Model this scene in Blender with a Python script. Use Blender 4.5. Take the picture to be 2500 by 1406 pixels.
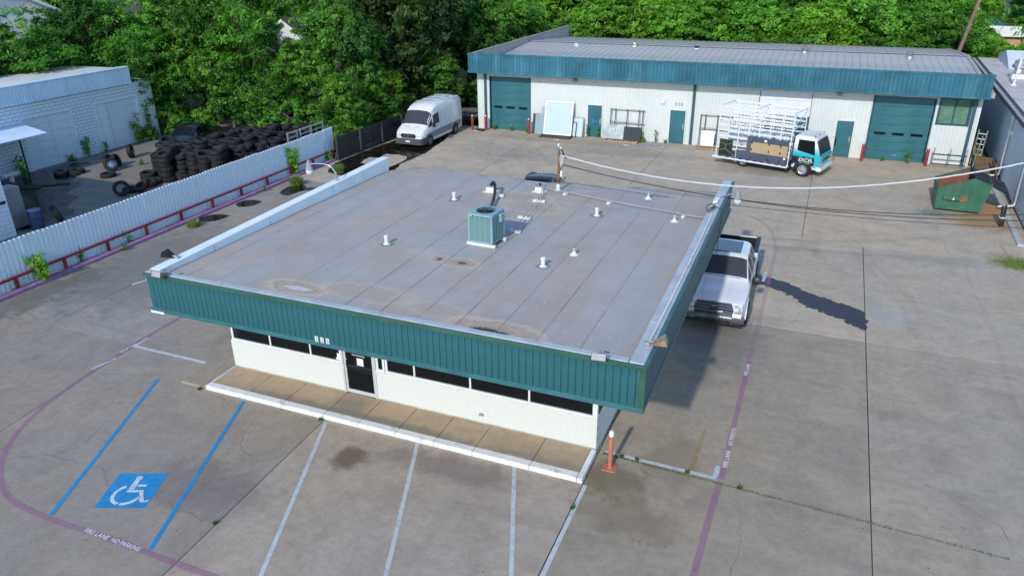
import bpy, math, random
import numpy as np
from mathutils import Vector, Matrix, Quaternion
for _o in list(bpy.data.objects): bpy.data.objects.remove(_o)
scene = bpy.context.scene
C = scene.collection
R = math.radians
random.seed(7); rng = np.random.default_rng(7)

# ------------------------------------------------------------------ camera, sky, sun, exposure
def make_camera():
    yaw, pitch, roll = 0.3928, 0.4276, -0.0113
    f = Vector((-math.sin(yaw)*math.cos(pitch), math.cos(yaw)*math.cos(pitch), -math.sin(pitch)))
    r = Vector((math.cos(yaw), math.sin(yaw), 0)); u = r.cross(f)
    r2 = r*math.cos(roll) + u*math.sin(roll); u2 = -r*math.sin(roll) + u*math.cos(roll)
    cd = bpy.data.cameras.new('camera'); cd.lens = 26.05; cd.sensor_width = 36; cd.sensor_fit = 'HORIZONTAL'
    cd.clip_start = 0.1; cd.clip_end = 1500
    o = bpy.data.objects.new('camera', cd); C.objects.link(o)
    m = Matrix(((r2.x, u2.x, -f.x, 15.268), (r2.y, u2.y, -f.y, -12.508), (r2.z, u2.z, -f.z, 11.608), (0, 0, 0, 1)))
    o.matrix_world = m
    scene.camera = o
make_camera()
SUN_EL = R(30.5); SUN_FROM = Vector((-0.05, -1.0, 0)).normalized()
world = bpy.data.worlds.new('World'); scene.world = world; world.use_nodes = True
wn = world.node_tree; wn.nodes.clear()
sky = wn.nodes.new('ShaderNodeTexSky'); sky.sky_type = 'NISHITA'; sky.sun_disc = False
sky.sun_elevation = SUN_EL; sky.sun_rotation = math.atan2(SUN_FROM.x, SUN_FROM.y); sky.air_density = 1.0; sky.dust_density = 0.2; sky.ozone_density = 3.0
bg = wn.nodes.new('ShaderNodeBackground'); bg.inputs[1].default_value = 0.15
wo = wn.nodes.new('ShaderNodeOutputWorld')
wn.links.new(sky.outputs[0], bg.inputs[0]); wn.links.new(bg.outputs[0], wo.inputs[0])
sl = bpy.data.lights.new('sun', 'SUN'); sl.energy = 2.0; sl.angle = R(1.6); sl.color = (1.0, 0.94, 0.86)
so = bpy.data.objects.new('sun', sl); C.objects.link(so)
sdir = Vector((-SUN_FROM.x*math.cos(SUN_EL), -SUN_FROM.y*math.cos(SUN_EL), -math.sin(SUN_EL)))
so.rotation_euler = sdir.to_track_quat('-Z', 'Y').to_euler(); so.location = (0, -30, 40)
vs = scene.view_settings; vs.view_transform = 'Standard'; vs.look = 'None'; vs.gamma = 1; vs.use_curve_mapping = False
vs.exposure = 0.7
scene.cycles.max_bounces = 6; scene.cycles.diffuse_bounces = 3; scene.cycles.glossy_bounces = 3
scene.cycles.transparent_max_bounces = 6; scene.cycles.transmission_bounces = 4
scene.cycles.use_denoising = True; scene.cycles.caustics_reflective = False; scene.cycles.caustics_refractive = False

# ------------------------------------------------------------------ text meshes (made first, while the scene is small)
_txt = {}
def text_mesh(s, shear=0.0):
    k = (s, shear)
    if k in _txt: return _txt[k]
    cu = bpy.data.curves.new('lettering', 'FONT'); cu.body = s; cu.size = 1.0; cu.shear = shear; cu.offset = .012
    cu.align_x = 'CENTER'; cu.align_y = 'CENTER'; cu.resolution_u = 3
    o = bpy.data.objects.new('lettering_tmp', cu); C.objects.link(o)
    dg = bpy.context.evaluated_depsgraph_get(); dg.update()
    me = bpy.data.meshes.new_from_object(o.evaluated_get(dg))
    bpy.data.objects.remove(o); bpy.data.curves.remove(cu)
    me.materials.clear()
    xs = [v.co.x for v in me.vertices]; ys = [v.co.y for v in me.vertices]
    w, h = max(xs)-min(xs), max(ys)-min(ys); cx, cy = (max(xs)+min(xs))/2, (max(ys)+min(ys))/2
    for v in me.vertices: v.co = ((v.co.x-cx)/w, (v.co.y-cy)/h, 0)      # unit box: scale gives the real size
    _txt[k] = me
    return me
for _s in ('FIRE LANE', 'NO PARKING', '5', '2', '0', 'No Soliciting', '512', 'NPR'): text_mesh(_s)
text_mesh('EXCEL', 0.25); text_mesh('972-402-2020', 0.2)

# ------------------------------------------------------------------ materials
MATS = {}
class NT:
    def __init__(s, name):
        s.m = bpy.data.materials.new(name); s.m.use_nodes = True; s.t = s.m.node_tree; s.t.nodes.clear()
        s.out = s.n('ShaderNodeOutputMaterial'); s.b = s.n('ShaderNodeBsdfPrincipled'); s.l(s.b.outputs[0], s.out.inputs[0])
    def n(s, typ, **kw):
        nd = s.t.nodes.new(typ)
        for k, v in kw.items(): setattr(nd, k, v)
        return nd
    def l(s, a, b): s.t.links.new(a, b)
    def val(s, sock, v):
        if hasattr(v, 'is_output') or isinstance(v, bpy.types.NodeSocket): s.l(v, sock)
        else: sock.default_value = v
    def math(s, op, a, b=0.0, clamp=False):
        nd = s.n('ShaderNodeMath', operation=op, use_clamp=clamp); s.val(nd.inputs[0], a); s.val(nd.inputs[1], b); return nd.outputs[0]
    def mix(s, fac, a, b, blend='MIX'):
        nd = s.n('ShaderNodeMix', data_type='RGBA', blend_type=blend)
        s.val(nd.inputs[0], fac)
        for i, c in ((6, a), (7, b)):
            if isinstance(c, (tuple, list)): c = (*c[:3], 1)
            s.val(nd.inputs[i], c)
        return nd.outputs[2]
    def noise(s, vec, scale, detail=4, rough=.6, dist=0.0):
        nd = s.n('ShaderNodeTexNoise'); nd.inputs['Scale'].default_value = scale; nd.inputs['Detail'].default_value = detail
        nd.inputs['Roughness'].default_value = rough; nd.inputs['Distortion'].default_value = dist
        if vec is not None: s.l(vec, nd.inputs['Vector'])
        return nd.outputs[0]
    def ramp(s, v, a, b, c0=0.0, c1=1.0):
        nd = s.n('ShaderNodeMapRange', clamp=True, interpolation_type='SMOOTHSTEP'); s.val(nd.inputs[0], v); nd.inputs[1].default_value = a; nd.inputs[2].default_value = b
        nd.inputs[3].default_value = c0; nd.inputs[4].default_value = c1; return nd.outputs[0]
    def pos(s): return s.n('ShaderNodeNewGeometry').outputs['Position']
    def obj(s): return s.n('ShaderNodeTexCoord').outputs['Object']
    def scaled(s, vec, sc, rot=(0, 0, 0)):
        nd = s.n('ShaderNodeMapping'); nd.inputs['Scale'].default_value = sc; nd.inputs['Rotation'].default_value = rot; s.l(vec, nd.inputs[0]); return nd.outputs[0]
    def bump(s, h, strength=.3, dist=.01):
        nd = s.n('ShaderNodeBump'); nd.inputs['Strength'].default_value = strength; nd.inputs['Distance'].default_value = dist
        s.l(h, nd.inputs['Height']); s.l(nd.outputs[0], s.b.inputs['Normal'])
    def col(s, c): s.val(s.b.inputs['Base Color'], (*c, 1) if isinstance(c, tuple) else c)
    def rough(s, v): s.val(s.b.inputs['Roughness'], v)

def mul(c, k): return tuple(max(0, min(1, x*k)) for x in c)
def mat(name, col, rough=.6, metal=0.0, var=.14, scale=2.5, dirt=None, dirt_amt=.35, streak=False, grain=.025, bump=0.0, coat=0.0, world=False, spec=.5):
    """painted or raw surface: two scales of tone, optional dirt colour (streaky if streak)"""
    if name in MATS: return MATS[name]
    t = NT(name); p = t.pos() if world else t.obj()
    n1 = t.noise(p, scale, 5)
    c = t.mix(t.ramp(n1, .3, .7), mul(col, 1-var), mul(col, 1+var))
    n2 = t.noise(p, scale*22, 2)
    c = t.mix(t.ramp(n2, .35, .65), c, t.mix(1.0, c, (1-grain*3,)*3, 'MULTIPLY'))
    if dirt:
        dv = t.scaled(p, (scale*2.6, scale*2.6, scale*.28)) if streak else t.scaled(p, (scale*.8,)*3)
        n3 = t.noise(dv, 1.0, 6, .65)
        c = t.mix(t.ramp(n3, .52, .74, 0, dirt_amt), c, dirt)
    t.col(c); t.rough(t.ramp(n1, .25, .75, max(.03, rough-.08), min(1, rough+.08)))
    t.b.inputs['Metallic'].default_value = metal
    t.b.inputs['Specular IOR Level'].default_value = spec
    if coat: t.b.inputs['Coat Weight'].default_value = coat; t.b.inputs['Coat Roughness'].default_value = .06
    if bump: t.bump(n2, bump, .01)
    MATS[name] = t.m; return t.m

def glass_mat(name, tint=(.02, .025, .03), clear=.25, rough=.03, spec=.3):
    """tinted pane: part see-through, part dark body, sharp reflection"""
    if name in MATS: return MATS[name]
    t = NT(name); t.b.inputs['Base Color'].default_value = (*tint, 1); t.b.inputs['Roughness'].default_value = rough
    t.b.inputs['IOR'].default_value = 1.45; t.b.inputs['Specular IOR Level'].default_value = spec
    tr = t.n('ShaderNodeBsdfTransparent'); tr.inputs[0].default_value = (*[min(1, .55+3*x) for x in tint], 1)
    mx = t.n('ShaderNodeMixShader'); mx.inputs[0].default_value = 1-clear
    t.l(tr.outputs[0], mx.inputs[1]); t.l(t.b.outputs[0], mx.inputs[2]); t.l(mx.outputs[0], t.out.inputs[0])
    MATS[name] = t.m; return t.m

# ------------------------------------------------------------------ mesh builder and object helpers
class MB:
    def __init__(s): s.v = []; s.f = []; s.mi = []; s.cur = 0
    def face(s, *idx): s.f.append(tuple(idx)); s.mi.append(s.cur)
    def add(s, vs, fs):
        o = len(s.v); s.v += [tuple(v) for v in vs]
        for f in fs: s.f.append(tuple(i+o for i in f)); s.mi.append(s.cur)
        return s
    def box(s, x0, x1, y0, y1, z0, z1):
        return s.add([(x0,y0,z0),(x1,y0,z0),(x1,y1,z0),(x0,y1,z0),(x0,y0,z1),(x1,y0,z1),(x1,y1,z1),(x0,y1,z1)],
                     [(3,2,1,0),(4,5,6,7),(0,1,5,4),(1,2,6,5),(2,3,7,6),(3,0,4,7)])
    def cbox(s, x0, x1, y0, y1, z0, z1, b=.02):
        """box with chamfered edges"""
        P = []
        for x, sx in ((x0, 1), (x1, -1)):
            for y, sy in ((y0, 1), (y1, -1)):
                for z, sz in ((z0, 1), (z1, -1)):
                    P += [(x, y+sy*b, z+sz*b), (x+sx*b, y, z+sz*b), (x+sx*b, y+sy*b, z)]
        def I(ix, iy, iz, k): return ((ix*2+iy)*2+iz)*3+k
        F = []
        for ix in (0, 1):
            q = [I(ix,0,0,0), I(ix,1,0,0), I(ix,1,1,0), I(ix,0,1,0)]; F.append(q[::-1] if ix == 0 else q)
            q = [I(0,ix,0,1), I(1,ix,0,1), I(1,ix,1,1), I(0,ix,1,1)]; F.append(q if ix == 0 else q[::-1])
            q = [I(0,0,ix,2), I(1,0,ix,2), I(1,1,ix,2), I(0,1,ix,2)]; F.append(q[::-1] if ix == 0 else q)
        for a in (0, 1):
            for b_ in (0, 1):
                F.append([I(a,b_,0,0), I(a,b_,1,0), I(a,b_,1,1), I(a,b_,0,1)])
                F.append([I(a,0,b_,0), I(a,1,b_,0), I(a,1,b_,2), I(a,0,b_,2)])
                F.append([I(0,a,b_,1), I(1,a,b_,1), I(1,a,b_,2), I(0,a,b_,2)])
        for a in (0, 1):
            for b_ in (0, 1):
                for c in (0, 1): F.append([I(a,b_,c,0), I(a,b_,c,1), I(a,b_,c,2)])
        return s.add(P, F)
    def prism(s, poly, z0, z1):
        n = len(poly); a = sum(poly[i][0]*poly[(i+1)%n][1]-poly[(i+1)%n][0]*poly[i][1] for i in range(n))
        if a < 0: poly = poly[::-1]
        return s.add([(x,y,z0) for x,y in poly]+[(x,y,z1) for x,y in poly],
                     [tuple(range(n))[::-1], tuple(range(n,2*n))]+[(i,(i+1)%n,n+(i+1)%n,n+i) for i in range(n)])
    def prism_ax(s, poly, a0, a1, axis):
        """polygon in the plane across axis ('x': poly=(y,z); 'y': poly=(x,z))"""
        n = len(poly)
        if axis == 'x': vs = [(a0,p,q) for p,q in poly]+[(a1,p,q) for p,q in poly]
        else: vs = [(p,a0,q) for p,q in poly]+[(p,a1,q) for p,q in poly]
        return s.add(vs, [tuple(range(n))[::-1], tuple(range(n,2*n))]+[(i,(i+1)%n,n+(i+1)%n,n+i) for i in range(n)])
    def sheet(s, poly, z):
        n = len(poly); a = sum(poly[i][0]*poly[(i+1)%n][1]-poly[(i+1)%n][0]*poly[i][1] for i in range(n))
        if a < 0: poly = poly[::-1]
        return s.add([(x,y,z) for x,y in poly], [tuple(range(n))])
    def tube(s, pts, r, n=8, cap=True):
        pts = [Vector(p) for p in pts]; m = len(pts)
        rs = r if isinstance(r, (list, tuple)) else [r]*m
        o = len(s.v); prev = None
        for i, p in enumerate(pts):
            d = (pts[min(i+1, m-1)]-pts[max(i-1, 0)]).normalized()
            if prev is None: a = d.orthogonal().normalized()
            else: a = (prev-d*prev.dot(d)).normalized()
            prev = a; b = d.cross(a)
            for k in range(n):
                t = 2*math.pi*k/n; s.v.append(tuple(p+(a*math.cos(t)+b*math.sin(t))*rs[i]))
        for i in range(m-1):
            for k in range(n):
                s.face(o+i*n+k, o+i*n+(k+1)%n, o+(i+1)*n+(k+1)%n, o+(i+1)*n+k)
        if cap:
            s.face(*[o+k for k in range(n)][::-1]); s.face(*[o+(m-1)*n+k for k in range(n)])
        return s
    def lathe(s, prof, n=16, c=(0,0,0), axis='z', cap=True):
        o = len(s.v); m = len(prof)
        for r, h in prof:
            for k in range(n):
                t = 2*math.pi*k/n; a, b = r*math.cos(t), r*math.sin(t)
                q = (a, b, h) if axis == 'z' else ((h, a, b) if axis == 'x' else (b, h, a))
                s.v.append((c[0]+q[0], c[1]+q[1], c[2]+q[2]))
        for i in range(m-1):
            for k in range(n):
                s.face(o+i*n+k, o+i*n+(k+1)%n, o+(i+1)*n+(k+1)%n, o+(i+1)*n+k)
        if cap:
            if prof[0][0] > 1e-6: s.face(*[o+k for k in range(n)][::-1])
            if prof[-1][0] > 1e-6: s.face(*[o+(m-1)*n+k for k in range(n)])
        return s
    def mesh(s, name='mesh', mats=None, smooth=None):
        me = bpy.data.meshes.new(name); me.from_pydata(s.v, [], s.f)
        if any(s.mi): me.polygons.foreach_set('material_index', s.mi)
        for m in (mats if isinstance(mats, (list, tuple)) else [mats]):
            if m is not None: me.materials.append(m)
        if smooth is not None:
            me.polygons.foreach_set('use_smooth', [True]*len(me.polygons))
            me.set_sharp_from_angle(angle=R(smooth))
        me.update(); return me
    def build(s, name, mats, parent=None, smooth=None, **kw):
        return ob(name, s.mesh(name, mats, smooth), parent, **kw)

def ob(name, me, parent=None, loc=None, rot=None, scale=None, m=None):
    o = bpy.data.objects.new(name, me); C.objects.link(o)
    if parent is not None: o.parent = parent
    if loc is not None: o.location = loc
    if rot is not None: o.rotation_euler = rot
    if scale is not None: o.scale = scale if isinstance(scale, (tuple, list)) else (scale,)*3
    if m is not None: o.matrix_local = m
    return o
def tag(o, label, cat, group=None):
    o['label'] = label; o['category'] = cat
    if group: o['group'] = group
    return o
def thing(name, label, cat, loc=(0, 0, 0), rz=0.0, group=None):
    o = bpy.data.objects.new(name, None); C.objects.link(o); o.location = loc; o.rotation_euler = (0, 0, rz); o.empty_display_size = .2
    return tag(o, label, cat, group)
def kind(o, k): o['kind'] = k; return o
def copy_tree(o, parent=None):
    c = o.copy(); C.objects.link(c)
    if parent is not None: c.parent = parent
    for ch in list(o.children): copy_tree(ch, c)
    return c
def lettering(s, mt, parent, m, size, name='lettering', shear=0.0):
    """flat letters: m places the text plane (x right, y up), size = (width, height)"""
    me = text_mesh(s, shear).copy(); me.materials.append(mt)
    o = bpy.data.objects.new(name, me); C.objects.link(o); o.parent = parent
    o.matrix_local = m @ Matrix.Diagonal((size[0], size[1], 1, 1)); return o
def lathe_pts(prof, n=16, **kw): return MB().lathe(prof, n, **kw)
# ------------------------------------------------------------------ ground and concrete lot
def concrete_mat(name, base, warm, cool, stains=(), tint=True, blotch=1.0):
    t = NT(name); p = t.pos()
    big = t.noise(p, .16, 3, .55); mid = t.noise(p, .9, 5, .65, .6); fine = t.noise(p, 38, 3, .7)
    st = t.noise(t.scaled(p, (.10, 1.0, 1), (0, 0, R(14))), 1.3, 5, .65)
    st2 = t.noise(t.scaled(p, (1.3, .16, 1), (0, 0, R(-20))), 1.1, 5, .65)
    c = t.mix(t.ramp(big, .35, .65), warm, cool)
    c = t.mix(t.ramp(mid, .38, .72, 0, .5*blotch), c, mul(base, .66))
    c = t.mix(t.ramp(t.noise(p, 4.5, 6, .75), .42, .66, 0, .38), c, mul(base, .66)); c = t.mix(t.ramp(t.noise(p, 11, 4, .7), .5, .7, 0, .30), c, mul(warm, 1.25))
    c = t.mix(t.ramp(st, .5, .75, 0, .34*blotch), c, mul(base, .55))
    c = t.mix(t.ramp(st2, .52, .78, 0, .30*blotch), c, mul(base, .62))
    c = t.mix(t.ramp(t.noise(p, .5, 4, .6), .55, .75, 0, .4), c, mul(warm, 1.12))
    c = t.mix(t.ramp(fine, .42, .68, 0, .28), c, mul(base, .58))
    spots = t.noise(p, 7.5, 2, .5)
    c = t.mix(t.ramp(spots, .68, .74, 0, .42), c, mul(base, .40)); c = t.mix(t.ramp(t.noise(p, 90, 2, .6), .5, .7, 0, .35), c, mul(warm, 1.4)); c = t.mix(t.ramp(t.noise(p, 24, 1, .5), .72, .78, 0, .6), c, mul(base, .3))
    # old spills and grime with a shape of their own
    edge = t.noise(p, 1.7, 5, .65, .4)
    for (x, y, rx, ry, colr, k) in stains:
        v = t.n('ShaderNodeVectorMath', operation='SUBTRACT'); t.l(p, v.inputs[0]); v.inputs[1].default_value = (x, y, 0)
        w = t.n('ShaderNodeVectorMath', operation='MULTIPLY'); t.l(v.outputs[0], w.inputs[0]); w.inputs[1].default_value = (1/rx, 1/ry, 0)
        ln = t.n('ShaderNodeVectorMath', operation='LENGTH'); t.l(w.outputs[0], ln.inputs[0])
        d = t.math('ADD', ln.outputs['Value'], t.math('MULTIPLY', t.math('SUBTRACT', edge, .5), 1.5))
        c = t.mix(t.ramp(d, 1.0, .35, 0, k), c, colr)
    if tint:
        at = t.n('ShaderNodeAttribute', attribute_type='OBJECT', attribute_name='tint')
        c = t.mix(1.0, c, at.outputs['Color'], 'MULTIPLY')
    t.col(c); t.rough(t.ramp(mid, .3, .7, .78, .95)); t.bump(fine, .35, .006)
    t.b.inputs['Specular IOR Level'].default_value = .3
    MATS[name] = t.m; return t.m
STAINS = [(5.56, 0, .55, .6, (.10, .07, .04), .75), (22.9, 25.6, 1.9, 1.6, (.26, .16, .07), .8), (23.4, 27.6, 1.0, 2.6, (.30, .19, .09), .8),
          (21.2, 26.2, 1.2, .7, (.17, .19, .19), .6), (11.9, 1.6, 1.3, 1.0, (.13, .11, .06), .6), (12.6, .4, 1.6, .9, (.20, .16, .10), .5),
          (8.0, .6, 2.6, .7, (.13, .115, .11), .5), (3.0, -2.2, 2.4, 1.2, (.16, .14, .14), .45), (13.2, 2.9, 1.0, 1.3, (.20, .15, .09), .45),
          (-9.0, 8.0, 4.5, 7.0, (.14, .14, .14), .55), (-10.8, 4.0, 1.3, 4.0, (.10, .10, .075), .55), (13.5, 9.5, 1.6, 3.0, (.14, .14, .14), .5),
          (18.6, 13.5, 1.0, 1.2, (.34, .34, .32), .5), (23.4, 20.6, 1.2, 1.4, (.22, .17, .09), .7), (-3.0, 30.0, 4.0, 3.0, (.19, .18, .165), .4),
          (4.0, 32.5, 6.0, 1.6, (.19, .18, .17), .5), (12.5, 31.0, 3.5, 1.4, (.14, .135, .13), .45), (0.0, 34.2, 8.0, 1.2, (.17, .15, .12), .45)]
M_CONC = concrete_mat('lot concrete', (.31, .272, .228), (.40, .335, .255), (.345, .312, .268), STAINS)
M_WALK = concrete_mat('walkway concrete', (.40, .31, .20), (.44, .335, .205), (.38, .31, .225), [(5.0, 1.45, 5.5, .33, (.20, .18, .15), .8), (10.5, 1.5, 1.2, .3, (.22, .19, .16), .6), (4.4, 1.8, .7, .6, (.25, .22, .18), .7)], tint=False)
def soil_mat():
    t = NT('soil and leaf litter'); p = t.pos()
    a = t.noise(p, .35, 5, .65); b = t.noise(p, 9, 4, .7)
    c = t.mix(t.ramp(a, .4, .6), (.045, .055, .02), (.075, .058, .035)); c = t.mix(t.ramp(b, .4, .65, 0, .7), c, (.025, .03, .012))
    t.col(c); t.rough(.95); t.bump(b, .8, .05); MATS['soil'] = t.m; return t.m
M_SOIL = soil_mat()
M_GAP = mat('joint dirt', (.045, .04, .032), .95, var=.3, scale=3, world=True)

g = MB(); N = 24; S = 600.0
g.sheet([(-S, -S), (S, -S), (S, S), (-S, S)], -0.14)
kind(g.build('ground', M_SOIL), 'structure')
lot = bpy.data.objects.new('pavement', None); C.objects.link(lot); kind(lot, 'structure')
b = MB(); b.box(-12.45, 34.2, -20, 36.5, -.12, -.035); b.box(-27.9, -12.5, 2, 31, -.12, -.035)
b.build('joint_bed', M_GAP, lot)

def clip(poly, a, b, side):
    out = []; n = len(poly)
    def d(p): return ((b[0]-a[0])*(p[1]-a[1])-(b[1]-a[1])*(p[0]-a[0]))*side
    for i in range(n):
        p, q = poly[i], poly[(i+1) % n]; dp, dq = d(p), d(q)
        if dp >= 0: out.append(p)
        if dp*dq < 0: k = dp/(dp-dq); out.append((p[0]+(q[0]-p[0])*k, p[1]+(q[1]-p[1])*k))
    return out
def cen(p): return (sum(q[0] for q in p)/len(p), sum(q[1] for q in p)/len(p))
def cut(polys, a, b, pred=lambda x, y: True):
    out = []
    for p in polys:
        if not pred(*cen(p)): out.append(p); continue
        for s_ in (1, -1):
            q = clip(p, a, b, s_)
            if len(q) > 2:
                ar = abs(sum(q[i][0]*q[(i+1)%len(q)][1]-q[(i+1)%len(q)][0]*q[i][1] for i in range(len(q))))/2
                if ar > .05: out.append(q)
    return out
def inset(poly, d):
    n = len(poly); a = sum(poly[i][0]*poly[(i+1)%n][1]-poly[(i+1)%n][0]*poly[i][1] for i in range(n))
    if a < 0: poly = poly[::-1]
    res = []
    for i in range(n):
        p0, p1, p2 = Vector(poly[i-1]), Vector(poly[i]), Vector(poly[(i+1) % n])
        e1, e2 = (p1-p0).normalized(), (p2-p1).normalized()
        n1, n2 = Vector((-e1.y, e1.x)), Vector((-e2.y, e2.x))
        k = 1+n1.dot(n2)
        res.append(tuple(p1+(n1+n2)*(d/max(k, .3))))
    return res
P = [[(-12.35, -20), (34, -20), (34, 36.3), (-12.35, 36.3)]]
P = cut(P, (0, 20.3), (1, 20.3)); P = cut(P, (11.37, 0), (11.37, 1), lambda x, y: y < 20.3)
P = cut(P, (11.3, 2.52), (20.57, 2.15), lambda x, y: x > 11.4 and y < 20.3)
P = cut(P, (0, 2.47), (1, 2.47), lambda x, y: x < 11.3 and y < 20.3)
P = cut(P, (17.84, 20), (17.66, 0), lambda x, y: x > 11.4 and y < 20.3)
P = cut(P, (25.5, 0), (25.5, 1), lambda x, y: x > 17.8 and y < 36)
P = cut(P, (0, 11.23), (1, 11.23), lambda x, y: x > 11.4 and 2.6 < y < 20.3)
P = cut(P, (13.84, 16.45), (17.81, 13.97), lambda x, y: 11.4 < x < 17.8 and 11.3 < y < 20)
P = cut(P, (14.04, 14.4), (17.77, 12.03), lambda x, y: 11.4 < x < 17.8 and 11.3 < y < 15)
P = cut(P, (-4.4, 4), (-3.85, -2), lambda x, y: x < 11.3 and y < 20.3)
P = cut(P, (4.05, 0), (4.2, -4.7), lambda x, y: -4 < x < 11.3 and y < 2)
P = cut(P, (0, -7.2), (1, -7.2), lambda x, y: y < 2)
P = cut(P, (-4.4, 11), (-4.4, 12), lambda x, y: x < 11.3 and 2.4 < y < 20.3)
P = cut(P, (0, 12.6), (1, 12.6), lambda x, y: x < -4.4 and 2.4 < y < 20.3)
P = cut(P, (-8.3, 0), (-8.3, 1), lambda x, y: x < -4.4 and 2.4 < y < 20.3)
P = cut(P, (15.45, 36), (15.39, 20), lambda x, y: y > 20.3); P = cut(P, (-2.3, 25), (-2.6, 34), lambda x, y: y > 20.3 and x < 15)
P = cut(P, (6.42, 29), (6.53, 35), lambda x, y: y > 20.3 and x < 15); P = cut(P, (0, 28.4), (1, 28.2), lambda x, y: y > 20.3 and -2 < x < 15)
P = cut(P, (0, 29.4), (1, 29.4), lambda x, y: y > 20.3 and x > 15.5 and x < 25)
L = [[(-27.8, 2.2), (-12.55, 2.2), (-12.55, 30.5), (-27.8, 30.5)]]
L = cut(L, (0, 11.5), (1, 11.8)); L = cut(L, (0, 20.5), (1, 20.9)); L = cut(L, (-19.5, 0), (-19.2, 20))
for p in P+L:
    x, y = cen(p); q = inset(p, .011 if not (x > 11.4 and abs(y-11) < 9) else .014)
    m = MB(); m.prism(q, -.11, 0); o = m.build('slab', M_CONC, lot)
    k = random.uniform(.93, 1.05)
    if x > 11.4: k *= 1.02 if y < 11.2 else 1.28; tn = (k*1.02, k*1.0, k*.965)   # right side paler; farther slabs carry view-angle brightening in the tint
    elif x < -12.4: k *= .72; tn = (k*.97, k, k*1.04)                # tyre yard: shade put into a darker, cooler slab tint
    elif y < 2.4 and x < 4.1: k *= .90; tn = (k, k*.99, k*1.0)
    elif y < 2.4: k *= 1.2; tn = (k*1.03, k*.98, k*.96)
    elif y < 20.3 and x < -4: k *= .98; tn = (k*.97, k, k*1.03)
    elif y > 20.3: k *= 1.36; tn = (k*1.02, k*.99, k*.95)  # far slabs raised too, for the view-angle brightening
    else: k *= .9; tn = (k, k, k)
    if x > 15.4 and y > 20.3: tn = (tn[0]*1.10, tn[1]*1.06, tn[2]*1.0)  # far right corner: more of that brightening in the tint
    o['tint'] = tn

# ---- paint, cracks, marks on the pavement
def catmull(pts, k=6):
    out = []; n = len(pts)
    for i in range(n-1):
        p0, p1, p2, p3 = [Vector(pts[min(max(j, 0), n-1)]) for j in (i-1, i, i+1, i+2)]
        for s_ in range(k):
            t = s_/k
            out.append(tuple(.5*((2*p1)+(-p0+p2)*t+(2*p0-5*p1+4*p2-p3)*t*t+(-p0+3*p1-3*p2+p3)*t**3)))
    out.append(tuple(pts[-1])); return out
def ribbon(mb, pts, w, z, ws=None):
    pts = [Vector(p[:2]) for p in pts]; n = len(pts); o = len(mb.v)
    for i, p in enumerate(pts):
        d = (pts[min(i+1, n-1)]-pts[max(i-1, 0)]).normalized(); nn = Vector((-d.y, d.x))*((ws[i] if ws else w)/2)
        mb.v += [(p.x+nn.x, p.y+nn.y, z), (p.x-nn.x, p.y-nn.y, z)]
    for i in range(n-1): mb.face(o+2*i, o+2*i+1, o+2*i+3, o+2*i+2)
    return mb
def paint_mat(name, col, wear=.35, fade=.0, scale=5):
    t = NT(name); p = t.pos(); n1 = t.noise(p, scale, 6, .7); n2 = t.noise(p, .7, 3); n3 = t.noise(p, 45, 2, .6)
    t.col(t.mix(t.ramp(n2, .35, .65, 0, .4), col, mul(col, .78))); t.rough(.7); t.b.inputs['Specular IOR Level'].default_value = .3
    tr = t.n('ShaderNodeBsdfTransparent'); mx = t.n('ShaderNodeMixShader')
    w = t.math('ADD', t.math('MULTIPLY', n1, .75), t.math('MULTIPLY', n3, .25))
    cov = t.ramp(w, .72-wear*.6, .72-wear*.6-.16, 0, 1-fade)
    cov = t.math('MAXIMUM', cov, (1-fade)*(1-wear)*.85)
    t.l(cov, mx.inputs[0]); t.l(tr.outputs[0], mx.inputs[1]); t.l(t.b.outputs[0], mx.inputs[2]); t.l(mx.outputs[0], t.out.inputs[0])
    MATS[name] = t.m; return t.m
M_PINK = paint_mat('fire lane paint', (.46, .17, .37), .42, .34); M_PINKW = paint_mat('worn fire lane paint', (.46, .20, .36), .62, .5)
M_BLUEP = paint_mat('blue stall paint', (.02, .29, .62), .12, .04); M_WHITEP = paint_mat('white line paint', (.60, .64, .66), .10, .12)
M_WORNW = paint_mat('worn white paint', (.55, .57, .57), .6, .45); M_YEL = paint_mat('worn yellow paint', (.50, .29, .05), .6, .35)
M_STENCIL = paint_mat('white stencil paint', (.78, .74, .80), .08, .0); M_SYMB = paint_mat('white symbol paint', (.66, .69, .72), .12, .0)
Z1, Z2 = .004, .008
def stripe(name, pts, w, mt, z=Z1):
    m = MB(); ribbon(m, pts, w, z); return m.build(name, mt, lot)
pk = catmull([(-4.46, 22), (-4.46, 12), (-4.43, 4.55), (-4.34, 2.5), (-4.1, .3), (-3.75, -1.34), (-3.28, -2.4), (-2.62, -3.25), (-1.72, -3.93), (-.83, -4.27), (.54, -4.38), (2.05, -4.34), (4.2, -4.35), (7.0, -4.34), (11.0, -4.34), (12.9, -4.2), (13.9, -3.3), (14.26, -2.0), (14.3, -.7), (14.34, 1.2), (14.39, 2.5)])
fl1 = stripe('fire_lane_stripe', pk, .15, M_PINK)
fl2 = stripe('fire_lane_stripe', catmull([(14.39, 2.56), (14.40, 4.7), (14.41, 8.6)]), .145, M_PINK)
fl3 = stripe('fire_lane_stripe', catmull([(14.41, 8.7), (14.44, 11), (14.44, 13), (14.44, 14.7), (14.44, 16.9), (14.40, 19), (13.8, 21.6), (12.35, 22.95), (9, 23.6)]), .15, M_PINKW)
stripe('fire_lane_stripe', [(14.44, 14.72), (14.44, 15.6)], .16, M_PINK, .006)
stripe('fire_lane_stripe', catmull([(21.57, 19.6), (21.5, 17.6), (21.64, 13.8), (21.52, 9.4), (21.5, 5)]), .15, paint_mat('ghost fire lane paint', (.40, .24, .30), .85, .55))
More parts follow.
